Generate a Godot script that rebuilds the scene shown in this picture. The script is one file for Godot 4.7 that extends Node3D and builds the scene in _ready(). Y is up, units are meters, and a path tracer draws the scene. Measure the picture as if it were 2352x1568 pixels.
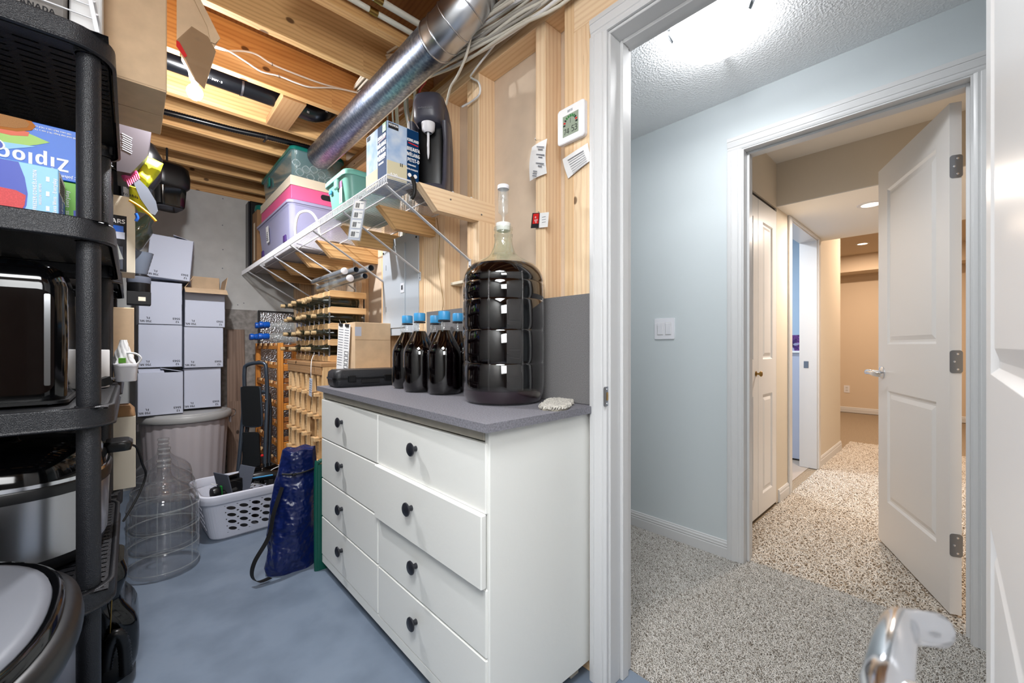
extends Node3D
# A basement storage room with wine-making gear, and a carpeted hall through its open door.
# World: the camera stands over the origin; -z runs along the stud wall, +x runs through the door into the hall.

const FOCAL := 950.0            # of the 2352 x 1568 photograph
const YAW := 0.745256
const MID_X := 1176.0
const HORIZON := 795.0
const EYE := 1.06
const WALL := 1.10              # face of the studs
const BACK := -4.15             # face of the back wall
const TOP := 0.87               # worktop height
const SHELF := 1.70             # wire shelf height
const JOIST := 2.35             # underside of the joists

var M := {}
var taken := {}
var rng := RandomNumberGenerator.new()
var meshes := {}

func _ready() -> void:
	rng.seed = 7
	set_camera()
	set_lights()
	make_materials()
	build_room()
	build_stud_wall()
	build_ceiling()
	build_hall()
	build_beyond()
	build_foreground_door()
	build_dresser()
	build_carboy_and_jugs()
	build_wire_shelf()
	build_shelf_goods()
	build_overhead()
	build_wall_items()
	build_wine_boxes()
	build_racks()
	build_floor_goods()
	build_shelving_units()
	build_left_goods()
	build_carpet()

func set_camera() -> void:
	var c := Camera3D.new()
	c.name = "camera"
	c.projection = Camera3D.PROJECTION_FRUSTUM
	c.near = 0.02
	c.far = 60.0
	c.size = 1568.0 / FOCAL * c.near
	c.frustum_offset = Vector2(0.0, (HORIZON - 784.0) / FOCAL * c.near)
	c.position = Vector3(0, EYE, 0)
	c.rotation = Vector3(0, -YAW, 0)
	var a := CameraAttributesPhysical.new()
	a.frustum_focal_length = 14.5
	a.frustum_focus_distance = 2.0
	a.exposure_aperture = 6.0
	a.frustum_near = 0.02
	a.frustum_far = 60.0
	c.attributes = a
	add_child(c)
	c.current = true

func set_lights() -> void:
	var w := WorldEnvironment.new()
	w.name = "environment"
	var e := Environment.new()
	e.background_mode = Environment.BG_COLOR
	e.background_color = Color.BLACK
	e.tonemap_mode = Environment.TONE_MAPPER_LINEAR
	e.tonemap_exposure = 1.55
	e.sdfgi_enabled = true
	e.ssao_enabled = true
	e.ssil_enabled = true
	w.environment = e
	add_child(w)
	# the bare bulb between the joists
	omni("bulb_light", Vector3(0.213, 2.200, -2.335), 0.42, Color(0.98, 0.985, 1.0), 0.03)
	# its opaque base keeps most of its light going downwards
	var sp := SpotLight3D.new()
	sp.name = "bulb_light"
	sp.position = Vector3(0.213, 2.198, -2.335)
	sp.rotation.x = -PI / 2
	sp.spot_angle = 88.0
	sp.spot_angle_attenuation = 0.6
	sp.light_energy = 1.15
	sp.light_color = Color(0.98, 0.985, 1.0)
	sp.light_size = 0.03
	sp.spot_range = 12.0
	sp.spot_attenuation = 2.0
	sp.shadow_enabled = true
	add_child(sp, true)
	# panel lamp and softbox, out of view, placed to light the storage room
	area("unseen_panel_light", Vector3(-0.25, 2.29, -0.12), Vector3(0, -1, 0), Vector2(0.58, 0.58), 2.35, Color(0.97, 0.985, 1.0))
	area("unseen_softbox_light", Vector3(-0.28, 1.72, 0.42), Vector3(0.42, -0.10, -1), Vector2(0.56, 0.56), 0.72, Color(0.97, 0.985, 1.0))
	# hall bowl lamp
	area("bowl_light", Vector3(1.645, 2.185, -0.64), Vector3(0, -1, 0), Vector2(0.26, 0.26), 0.50, Color(0.985, 0.99, 1.0))
	omni("bowl_light", Vector3(1.645, 2.235, -0.64), 0.085, Color(0.985, 0.99, 1.0), 0.03)
	# recessed lamps beyond
	area("recessed_light", Vector3(3.60, 1.985, -0.40), Vector3(0, -1, 0), Vector2(0.10, 0.10), 1.5, Color(1.0, 0.94, 0.88))
	area("recessed_light", Vector3(5.6, 2.44, -0.2), Vector3(0, -1, 0), Vector2(0.12, 0.12), 2.3, Color(1.0, 0.89, 0.78))  # out of view behind the open door, placed to light the far room
	area("recessed_light", Vector3(7.3, 2.44, -0.9), Vector3(0, -1, 0), Vector2(0.12, 0.12), 2.0, Color(1.0, 0.89, 0.78))
	area("unseen_washroom_light", Vector3(4.0, 2.25, -1.6), Vector3(0, -1, 0), Vector2(0.3, 0.1), 1.6, Color(0.92, 0.96, 1.0))  # out of view, placed to light the washroom

func omni(n: String, at: Vector3, energy: float, col: Color, size: float) -> void:
	var l := OmniLight3D.new()
	l.name = n
	l.position = at
	l.light_energy = energy
	l.light_color = col
	l.light_size = size
	l.omni_range = 12.0
	l.omni_attenuation = 2.0
	l.shadow_enabled = true
	add_child(l, true)

func area(n: String, at: Vector3, dir: Vector3, size: Vector2, energy: float, col: Color) -> void:
	var l := AreaLight3D.new()
	l.name = n
	l.area_size = size
	l.light_energy = energy
	l.light_color = col
	l.area_range = 12.0
	l.area_attenuation = 2.0
	l.shadow_enabled = true
	add_child(l, true)
	l.look_at_from_position(at, at + dir, Vector3(1, 0, 0))

# ---------------------------------------------------------------- pixels of the photograph to points on known planes
func ray(px: float, py: float) -> Vector3:
	var a := (px - MID_X) / FOCAL
	return Vector3(sin(YAW) + a * cos(YAW), (HORIZON - py) / FOCAL, -cos(YAW) + a * sin(YAW))

func onx(px: float, py: float, x: float) -> Vector3:
	var r := ray(px, py)
	return Vector3(0, EYE, 0) + r * (x / r.x)

func ony(px: float, py: float, y: float) -> Vector3:
	var r := ray(px, py)
	return Vector3(0, EYE, 0) + r * ((y - EYE) / r.y)

func onz(px: float, py: float, z: float) -> Vector3:
	var r := ray(px, py)
	return Vector3(0, EYE, 0) + r * (z / r.z)

# ---------------------------------------------------------------- nodes
func numbered(called: String) -> String:
	var n: int = taken.get(called, 0)
	taken[called] = n + 1
	return called if n == 0 else "%s_%03d" % [called, n]

func thing(called: String, label: String, category: String, at := Vector3.ZERO, turn := 0.0, group := "") -> Node3D:
	var o := Node3D.new()
	o.name = numbered(called)
	add_child(o)
	o.position = at
	o.rotation.y = turn
	tag(o, label, category, group)
	return o

func tag(o: Node, label: String, category: String, group := "") -> void:
	o.set_meta("label", label)
	o.set_meta("category", category)
	if group:
		o.set_meta("group", group)

func part(parent: Node, called: String, mesh: Mesh, m: Material, xf := Transform3D.IDENTITY) -> MeshInstance3D:
	var o := MeshInstance3D.new()
	o.name = called
	o.mesh = mesh
	o.material_override = m
	o.transform = xf
	parent.add_child(o, true)
	return o

func single(called: String, label: String, category: String, mesh: Mesh, m: Material, xf := Transform3D.IDENTITY, group := "") -> MeshInstance3D:
	var o := part(self, numbered(called), mesh, m, xf)
	tag(o, label, category, group)
	return o

func struct(called: String, mesh: Mesh, m: Material, xf := Transform3D.IDENTITY) -> MeshInstance3D:
	var o := part(self, called, mesh, m, xf)
	o.set_meta("kind", "structure")
	return o

func copy(o: Node3D, xf: Transform3D, label := "") -> Node3D:
	var base := String(o.name)
	if base.length() > 4 and base.substr(base.length() - 4, 1) == "_" and base.substr(base.length() - 3).is_valid_int():
		base = base.substr(0, base.length() - 4)
	var c := o.duplicate()
	c.name = numbered(base)
	add_child(c)
	c.transform = xf
	if label:
		c.set_meta("label", label)
	return c

func at(p: Vector3, turn := 0.0) -> Transform3D:
	return Transform3D(Basis(Vector3.UP, turn), p)

func facing(p: Vector3, out: Vector3, up := Vector3.UP) -> Transform3D:
	var z := out.normalized()
	var x := up.cross(z).normalized()
	return Transform3D(Basis(x, z.cross(x), z), p)

# ---------------------------------------------------------------- shapes
class Shape:
	var v := PackedVector3Array()
	var n := PackedVector3Array()
	var u := PackedVector2Array()
	var off := Vector2.ZERO

	func tri(a: Vector3, b: Vector3, c: Vector3, na: Vector3, nb: Vector3, nc: Vector3, ua := Vector2.ZERO, ub := Vector2.ZERO, uc := Vector2.ZERO) -> void:
		if (c - a).cross(b - a).dot(na + nb + nc) < 0.0:
			var t := b; b = c; c = t
			t = nb; nb = nc; nc = t
			var q := ub; ub = uc; uc = q
		v.append(a); v.append(b); v.append(c)
		n.append(na); n.append(nb); n.append(nc)
		u.append(ua + off); u.append(ub + off); u.append(uc + off)

	func flat(a: Vector3, b: Vector3, c: Vector3, out: Vector3, ua := Vector2.ZERO, ub := Vector2.ZERO, uc := Vector2.ZERO) -> void:
		var g := (c - a).cross(b - a).normalized()
		if g.dot(out) < 0.0:
			g = -g
		tri(a, b, c, g, g, g, ua, ub, uc)

	func quad(a: Vector3, b: Vector3, c: Vector3, d: Vector3, out: Vector3, along := Vector3.ZERO) -> void:
		var du := along if along != Vector3.ZERO else (b - a).normalized()
		var g := (c - a).cross(b - a)
		if g.length() < 1e-12:
			g = out
		var dv := g.normalized().cross(du).normalized()
		var f := func(p: Vector3) -> Vector2: return Vector2(p.dot(du), p.dot(dv))
		flat(a, b, c, out, f.call(a), f.call(b), f.call(c))
		flat(a, c, d, out, f.call(a), f.call(c), f.call(d))

	func box(center: Vector3, size: Vector3, bevel := 0.0, basis := Basis.IDENTITY) -> Shape:
		var h := size / 2.0
		var b := minf(bevel, minf(h.x, minf(h.y, h.z)) * 0.98)
		var along := Vector3.RIGHT
		if size.y >= size.x and size.y >= size.z:
			along = Vector3.UP
		elif size.z >= size.x:
			along = Vector3.BACK
		var P := func(s: Vector3, face: int) -> Vector3:
			var k := Vector3(h.x - b, h.y - b, h.z - b)
			k[face] = h[face]
			return center + basis * (s * k)
		for ax in 3:
			var a1 := (ax + 1) % 3
			var a2 := (ax + 2) % 3
			for sg in [-1.0, 1.0]:
				var out := Vector3.ZERO
				out[ax] = sg
				var q := []
				for c in [[-1, -1], [1, -1], [1, 1], [-1, 1]]:
					var s := Vector3.ZERO
					s[ax] = sg; s[a1] = c[0]; s[a2] = c[1]
					q.append(P.call(s, ax))
				var al := along
				if ax == along.max_axis_index():
					al = Vector3.ZERO
					al[a1] = 1.0
				quad(q[0], q[1], q[2], q[3], basis * out, basis * al)
		if b > 0.0:
			for ax in 3:
				var a1 := (ax + 1) % 3
				var a2 := (ax + 2) % 3
				for s1 in [-1.0, 1.0]:
					for s2 in [-1.0, 1.0]:
						var s := Vector3.ZERO
						s[a1] = s1; s[a2] = s2
						var lo := s; lo[ax] = -1.0
						var hi := s; hi[ax] = 1.0
						var dir := Vector3.ZERO
						dir[ax] = 1.0
						quad(P.call(lo, a1), P.call(hi, a1), P.call(hi, a2), P.call(lo, a2), basis * s, basis * dir)
			for sx in [-1.0, 1.0]:
				for sy in [-1.0, 1.0]:
					for sz in [-1.0, 1.0]:
						var s := Vector3(sx, sy, sz)
						flat(P.call(s, 0), P.call(s, 1), P.call(s, 2), basis * s)
		return self

	# profile: (radius, height) from bottom to top on the outside
	func lathe(profile: PackedVector2Array, seg := 32, center := Vector3.ZERO, basis := Basis.IDENTITY, soft := 40.0) -> Shape:
		var m := profile.size() - 1
		var nn := []
		for i in m:
			var d := profile[i + 1] - profile[i]
			nn.append(Vector2(d.y, -d.x).normalized())
		var run := 0.0
		for i in m:
			var p := profile[i]
			var q := profile[i + 1]
			var len := p.distance_to(q)
			if len < 1e-7:
				continue
			var n0: Vector2 = nn[i]
			var n1: Vector2 = nn[i]
			if i > 0 and rad_to_deg(acos(clampf(n0.dot(nn[i - 1]), -1, 1))) < soft:
				n0 = (n0 + nn[i - 1]).normalized()
			if i < m - 1 and rad_to_deg(acos(clampf(n1.dot(nn[i + 1]), -1, 1))) < soft:
				n1 = (n1 + nn[i + 1]).normalized()
			for k in seg:
				var a := TAU * k / seg
				var c := TAU * (k + 1) / seg
				var ca := Vector3(cos(a), 0, sin(a))
				var cc := Vector3(cos(c), 0, sin(c))
				var A := center + basis * (ca * p.x + Vector3.UP * p.y)
				var B := center + basis * (cc * p.x + Vector3.UP * p.y)
				var C := center + basis * (cc * q.x + Vector3.UP * q.y)
				var D := center + basis * (ca * q.x + Vector3.UP * q.y)
				var NA := basis * (ca * n0.x + Vector3.UP * n0.y)
				var NB := basis * (cc * n0.x + Vector3.UP * n0.y)
				var NC := basis * (cc * n1.x + Vector3.UP * n1.y)
				var ND := basis * (ca * n1.x + Vector3.UP * n1.y)
				var r := maxf(p.x, q.x)
				var ua := Vector2(a * r, run)
				var ub := Vector2(c * r, run)
				var uc := Vector2(c * r, run + len)
				var ud := Vector2(a * r, run + len)
				if p.x > 1e-6:
					tri(A, B, C, NA, NB, NC, ua, ub, uc)
				if q.x > 1e-6:
					tri(A, C, D, NA, NC, ND, ua, uc, ud)
			run += len
		return self

	func tube(path: PackedVector3Array, r: float, sides := 8, radii := PackedFloat32Array(), caps := true) -> Shape:
		var m := path.size()
		var t0 := (path[1] - path[0]).normalized()
		var up := Vector3.UP if absf(t0.y) < 0.9 else Vector3.RIGHT
		var x := t0.cross(up).normalized()
		var rings := []
		var norms := []
		var run := 0.0
		var runs := []
		for i in m:
			var t := t0
			if i > 0 and i < m - 1:
				t = (path[i + 1] - path[i - 1]).normalized()
			elif i == m - 1:
				t = (path[i] - path[i - 1]).normalized()
			x = (x - t * x.dot(t)).normalized()
			var y := t.cross(x)
			var rr := radii[i] if radii.size() == m else r
			var ring := PackedVector3Array()
			var nr := PackedVector3Array()
			for k in sides + 1:
				var a := TAU * k / sides
				var d := x * cos(a) + y * sin(a)
				ring.append(path[i] + d * rr)
				nr.append(d)
			if i > 0:
				run += path[i].distance_to(path[i - 1])
			runs.append(run)
			rings.append(ring)
			norms.append(nr)
		for i in m - 1:
			for k in sides:
				var ua := Vector2(runs[i], k * r * TAU / sides)
				var ub := Vector2(runs[i], (k + 1) * r * TAU / sides)
				var uc := Vector2(runs[i + 1], (k + 1) * r * TAU / sides)
				var ud := Vector2(runs[i + 1], k * r * TAU / sides)
				tri(rings[i][k], rings[i][k + 1], rings[i + 1][k + 1], norms[i][k], norms[i][k + 1], norms[i + 1][k + 1], ua, ub, uc)
				tri(rings[i][k], rings[i + 1][k + 1], rings[i + 1][k], norms[i][k], norms[i + 1][k + 1], norms[i + 1][k], ua, uc, ud)
		if caps:
			for e in [0, m - 1]:
				var out: Vector3 = (path[0] - path[1]) if e == 0 else (path[m - 1] - path[m - 2])
				for k in sides:
					flat(path[e], rings[e][k], rings[e][k + 1], out)
		return self

	# skin over rings of equal count (closed rings)
	func loft(rings: Array, cap0 := true, cap1 := true, smooth := true) -> Shape:
		var m := rings.size()
		var c: int = rings[0].size()
		var mids := []
		for r in rings:
			var s := Vector3.ZERO
			for p in r:
				s += p
			mids.append(s / c)
		var norm := []
		for i in m:
			var row := PackedVector3Array()
			for k in c:
				var dk: Vector3 = rings[i][(k + 1) % c] - rings[i][(k + c - 1) % c]
				var di: Vector3 = rings[mini(i + 1, m - 1)][k] - rings[maxi(i - 1, 0)][k]
				var g := dk.cross(di).normalized()
				row.append(g)
			norm.append(row)
		var vote := 0.0
		for i in m:
			for k in c:
				vote += norm[i][k].dot(rings[i][k] - mids[i])
		var sg := 1.0 if vote >= 0 else -1.0
		for i in m - 1:
			for k in c:
				var k2 := (k + 1) % c
				var a: Vector3 = rings[i][k]
				var b: Vector3 = rings[i][k2]
				var d: Vector3 = rings[i + 1][k2]
				var e: Vector3 = rings[i + 1][k]
				var uv := [Vector2(a.x + a.z, a.y), Vector2(b.x + b.z, b.y), Vector2(d.x + d.z, d.y), Vector2(e.x + e.z, e.y)]
				if smooth:
					tri(a, b, d, norm[i][k] * sg, norm[i][k2] * sg, norm[i + 1][k2] * sg, uv[0], uv[1], uv[2])
					tri(a, d, e, norm[i][k] * sg, norm[i + 1][k2] * sg, norm[i + 1][k] * sg, uv[0], uv[2], uv[3])
				else:
					var out: Vector3 = (norm[i][k] + norm[i][k2]) * sg
					flat(a, b, d, out, uv[0], uv[1], uv[2])
					flat(a, d, e, out, uv[0], uv[2], uv[3])
		if cap0:
			for k in c:
				flat(mids[0], rings[0][k], rings[0][(k + 1) % c], mids[0] - mids[1])
		if cap1:
			for k in c:
				flat(mids[m - 1], rings[m - 1][k], rings[m - 1][(k + 1) % c], mids[m - 1] - mids[m - 2])
		return self

	# polygon in the xy plane of the transform, thickened along its z from 0 to depth
	func extrude(poly: PackedVector2Array, depth: float, xf := Transform3D.IDENTITY, soft := 25.0) -> Shape:
		var ids := Geometry2D.triangulate_polygon(poly)
		var f := func(p: Vector2, z: float) -> Vector3: return xf * Vector3(p.x, p.y, z)
		for i in range(0, ids.size(), 3):
			var a := poly[ids[i]]
			var b := poly[ids[i + 1]]
			var c := poly[ids[i + 2]]
			flat(f.call(a, depth), f.call(b, depth), f.call(c, depth), xf.basis.z, a, b, c)
			flat(f.call(a, 0.0), f.call(b, 0.0), f.call(c, 0.0), -xf.basis.z, a, b, c)
		var cw := Geometry2D.is_polygon_clockwise(poly)
		var m := poly.size()
		var en := []
		for i in m:
			var d := (poly[(i + 1) % m] - poly[i]).normalized()
			var g := Vector2(d.y, -d.x)
			en.append(g if not cw else -g)
		for i in m:
			var p := poly[i]
			var q := poly[(i + 1) % m]
			var n0: Vector2 = en[i]
			var n1: Vector2 = en[i]
			var pr: Vector2 = en[(i + m - 1) % m]
			var nx: Vector2 = en[(i + 1) % m]
			if rad_to_deg(acos(clampf(n0.dot(pr), -1, 1))) < soft:
				n0 = (n0 + pr).normalized()
			if rad_to_deg(acos(clampf(n1.dot(nx), -1, 1))) < soft:
				n1 = (n1 + nx).normalized()
			var A := xf.basis * Vector3(n0.x, n0.y, 0)
			var B := xf.basis * Vector3(n1.x, n1.y, 0)
			var l := p.distance_to(q)
			tri(f.call(p, 0.0), f.call(q, 0.0), f.call(q, depth), A, B, B, Vector2(0, 0), Vector2(l, 0), Vector2(l, depth))
			tri(f.call(p, 0.0), f.call(q, depth), f.call(p, depth), A, B, A, Vector2(0, 0), Vector2(l, depth), Vector2(0, depth))
		return self

	func done() -> ArrayMesh:
		var arr := []
		arr.resize(Mesh.ARRAY_MAX)
		arr[Mesh.ARRAY_VERTEX] = v
		arr[Mesh.ARRAY_NORMAL] = n
		arr[Mesh.ARRAY_TEX_UV] = u
		var m := ArrayMesh.new()
		m.add_surface_from_arrays(Mesh.PRIMITIVE_TRIANGLES, arr)
		return m

func sh() -> Shape:
	return Shape.new()

# shared box meshes, centred, with a few grain offsets
func box(size: Vector3, bevel := 0.0, grain := 0) -> ArrayMesh:
	var key := "%.4f %.4f %.4f %.4f %d" % [size.x, size.y, size.z, bevel, grain]
	if not meshes.has(key):
		var s := sh()
		s.off = Vector2(grain * 0.613, grain * 0.137)
		s.box(Vector3.ZERO, size, bevel)
		meshes[key] = s.done()
	return meshes[key]

# box between two corners as (mesh, transform) added under parent
func block(parent: Node, called: String, lo: Vector3, hi: Vector3, m: Material, bevel := 0.002, grain := -1) -> MeshInstance3D:
	var g := grain if grain >= 0 else rng.randi_range(0, 11)
	return part(parent, called, box((hi - lo).abs(), bevel, g), m, at((lo + hi) / 2.0))

func lathed(profile: Array, seg := 32) -> ArrayMesh:
	var p := PackedVector2Array()
	for q in profile:
		p.append(Vector2(q[0], q[1]))
	return sh().lathe(p, seg).done()

func curve(points: Array, step := 0.03, closed := false) -> PackedVector3Array:
	var out := PackedVector3Array()
	var m := points.size()
	for i in (m if closed else m - 1):
		var p0: Vector3 = points[(i + m - 1) % m] if closed or i > 0 else points[0]
		var p1: Vector3 = points[i]
		var p2: Vector3 = points[(i + 1) % m]
		var p3: Vector3 = points[(i + 2) % m] if closed or i < m - 2 else points[m - 1]
		var k := maxi(2, int(ceil(p1.distance_to(p2) / step)))
		for j in k:
			out.append(p1.cubic_interpolate(p2, p0, p3, float(j) / k))
	out.append(points[0] if closed else points[m - 1])
	return out

func cable(points: Array, r: float, sides := 6, step := 0.04) -> ArrayMesh:
	return sh().tube(curve(points, step), r, sides).done()

func rod(a: Vector3, b: Vector3, r: float, sides := 6) -> ArrayMesh:
	return sh().tube(PackedVector3Array([a, b]), r, sides).done()

func ring_rr(hx: float, hz: float, y: float, r: float, per := 6, center := Vector3.ZERO) -> PackedVector3Array:
	var out := PackedVector3Array()
	var rr := minf(r, minf(hx, hz) * 0.999)
	for q in 4:
		var sx := [1.0, -1.0, -1.0, 1.0][q] as float
		var sz := [1.0, 1.0, -1.0, -1.0][q] as float
		for k in per + 1:
			var a := PI / 2.0 * (q + float(k) / per)
			out.append(center + Vector3(sx * (hx - rr) + rr * cos(a), y, sz * (hz - rr) + rr * sin(a)))
	return out

func rr_poly(hx: float, hy: float, r: float, per := 5) -> PackedVector2Array:
	var out := PackedVector2Array()
	for p in ring_rr(hx, hy, 0.0, r, per):
		if out.is_empty() or out[-1].distance_to(Vector2(p.x, p.z)) > 1e-5:
			out.append(Vector2(p.x, p.z))
	if out[0].distance_to(out[-1]) < 1e-5:
		out.remove_at(out.size() - 1)
	return out

func oval(hx: float, hy: float, seg := 24) -> PackedVector2Array:
	var out := PackedVector2Array()
	for k in seg:
		out.append(Vector2(hx * cos(TAU * k / seg), hy * sin(TAU * k / seg)))
	return out

func poly(pts: Array) -> PackedVector2Array:
	var out := PackedVector2Array()
	for p in pts:
		out.append(Vector2(p[0], p[1]))
	return out

# a hollow tapered tub of rounded rectangle section
func tub(hx0: float, hz0: float, hx1: float, hz1: float, h: float, r: float, wall: float, lip := 0.0) -> ArrayMesh:
	var rings := []
	rings.append(ring_rr(hx0 * 0.9, hz0 * 0.9, 0.0, r * 0.8))
	rings.append(ring_rr(hx0, hz0, h * 0.04, r))
	rings.append(ring_rr(lerpf(hx0, hx1, 0.5), lerpf(hz0, hz1, 0.5), h * 0.5, r))
	rings.append(ring_rr(hx1, hz1, h - 0.02, r))
	if lip > 0.0:
		rings.append(ring_rr(hx1 + lip, hz1 + lip, h - 0.018, r + lip))
		rings.append(ring_rr(hx1 + lip, hz1 + lip, h - 0.003, r + lip))
	rings.append(ring_rr(hx1, hz1, h, r))
	rings.append(ring_rr(hx1 - wall, hz1 - wall, h, r))
	rings.append(ring_rr(hx0 - wall, hz0 - wall, h * 0.04 + wall, r))
	rings.append(ring_rr(hx0 * 0.5, hz0 * 0.5, wall, r * 0.8))
	return sh().loft(rings, true, true).done()

# lettering: flat print a hair proud of its surface
var fonts := {}
func font(style: String) -> SystemFont:
	if not fonts.has(style):
		var f := SystemFont.new()
		f.font_names = PackedStringArray(["Droid Serif" if style == "serif" else "Droid Sans"])
		f.font_weight = 700 if style == "bold" else 400
		fonts[style] = f
	return fonts[style]

func letters(parent: Node, words: String, xf: Transform3D, h: float, m: Material, style := "bold", squeeze := 1.0) -> MeshInstance3D:
	var key := "text %s %.4f %s" % [words, h, style]
	if not meshes.has(key):
		var t := TextMesh.new()
		t.text = words
		t.font = font(style)
		t.font_size = 40
		t.pixel_size = h / 40.0 / 0.72
		t.depth = 0.0008
		t.curve_step = 4.0
		meshes[key] = t
	return part(parent, "lettering", meshes[key], m, xf * Transform3D(Basis.from_scale(Vector3(squeeze, 1, 1)), Vector3.ZERO))

# a patch of print in the xy plane of xf
func patch(parent: Node, called: String, pts: PackedVector2Array, xf: Transform3D, m: Material, depth := 0.0006) -> MeshInstance3D:
	return part(parent, called, sh().extrude(pts, depth).done(), m, xf)

func rect(w: float, h: float) -> PackedVector2Array:
	return PackedVector2Array([Vector2(-w / 2, -h / 2), Vector2(w / 2, -h / 2), Vector2(w / 2, h / 2), Vector2(-w / 2, h / 2)])

# ---------------------------------------------------------------- materials
func mat(c: Color, rough := 0.6, metal := 0.0, spec := 0.5) -> StandardMaterial3D:
	var m := StandardMaterial3D.new()
	m.albedo_color = c
	m.roughness = rough
	m.metallic = metal
	m.metallic_specular = spec
	return m

func noise_tex(freq: float, lo: Color, hi: Color, size := 512, oct := 4, seed_ := 1, kind := FastNoiseLite.TYPE_SIMPLEX_SMOOTH, normal := 0.0) -> NoiseTexture2D:
	var f := FastNoiseLite.new()
	f.noise_type = kind
	f.frequency = freq
	f.fractal_octaves = oct
	f.seed = seed_
	var t := NoiseTexture2D.new()
	t.width = size
	t.height = size
	t.seamless = true
	t.noise = f
	if normal > 0.0:
		t.as_normal_map = true
		t.bump_strength = normal
	else:
		var g := Gradient.new()
		g.set_color(0, lo)
		g.set_color(1, hi)
		t.color_ramp = g
	return t

func tri_tex(m: StandardMaterial3D, t: Texture2D, scale: float) -> StandardMaterial3D:
	m.albedo_texture = t
	m.uv1_triplanar = true
	m.uv1_world_triplanar = true
	m.uv1_scale = Vector3.ONE * scale
	return m

func relief(m: StandardMaterial3D, t: Texture2D, cm: float, scale := -1.0) -> StandardMaterial3D:
	m.heightmap_enabled = true
	m.heightmap_texture = t
	m.heightmap_scale = cm
	if scale > 0.0:
		m.uv1_triplanar = true
		m.uv1_world_triplanar = true
		m.uv1_scale = Vector3.ONE * scale
	return m

# sawn softwood: grain along u, 2.4 m x 0.6 m, with knots
func wood_image(seed_: int, light: Color, dark: Color, knots: int, streak: float) -> ImageTexture:
	var w := 1024
	var h := 256
	var f := FastNoiseLite.new()
	f.seed = seed_
	f.frequency = 1.0
	f.fractal_octaves = 3
	var r := RandomNumberGenerator.new()
	r.seed = seed_
	var ks := []
	for i in knots:
		ks.append([r.randf() * 2.4, r.randf() * 0.6, r.randf_range(0.006, 0.013)])
	var im := Image.create(w, h, false, Image.FORMAT_RGB8)
	for y in h:
		for x in w:
			var u := 2.4 * x / w
			var v := 0.6 * y / h
			var bend := 0.0
			var knot := 0.0
			for k in ks:
				var du: float = u - k[0]
				var dv: float = v - k[1]
				if absf(du) < 0.2 and absf(dv) < 0.08:
					var d := sqrt(du * du * 0.45 + dv * dv)
					bend += 0.012 * signf(dv) * exp(-d * d / (k[2] * k[2] * 7.0))
					knot = maxf(knot, 1.0 - smoothstep(k[2] * 0.7, k[2] * 1.15, d))
			var s := v + bend + 0.012 * f.get_noise_2d(u * 0.8, v * 5.0)
			var g := 0.5 + 0.5 * sin(s * 330.0 + 3.0 * f.get_noise_2d(u * 0.5 + 9.0, v * 3.0))
			g = pow(g, 2.5) * 0.55
			g += streak * maxf(0.0, f.get_noise_2d(u * 1.3 + 40.0, v * 9.0))
			g += 0.13 * f.get_noise_2d(u * 14.0, v * 260.0)
			var c := light.lerp(dark, clampf(g * 0.55, 0.0, 1.0))
			if knot > 0.0:
				c = c.lerp(dark.darkened(0.45), knot * 0.85)
			im.set_pixel(x, y, c)
	return ImageTexture.create_from_image(im)

func wood(t: Texture2D, tint: Color, rough := 0.65) -> StandardMaterial3D:
	var m := mat(tint, rough)
	m.albedo_texture = t
	m.uv1_scale = Vector3(1.0 / 2.4, 1.0 / 0.6, 1.0)
	return m

func glass(c: Color, a: float) -> StandardMaterial3D:
	var m := mat(Color(c.r, c.g, c.b, a), 0.02)
	m.transparency = BaseMaterial3D.TRANSPARENCY_ALPHA
	m.metallic_specular = 0.5
	return m

func solid_glass(c: Color) -> StandardMaterial3D:
	var m := mat(Color(c.r, c.g, c.b, 0.0), 0.0)
	m.refraction_enabled = true
	m.refraction_scale = 0.05
	return m

func glow(c: Color, e: float) -> StandardMaterial3D:
	var m := mat(c, 0.4)
	m.emission_enabled = true
	m.emission = c
	m.emission_energy_multiplier = e
	return m

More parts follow.
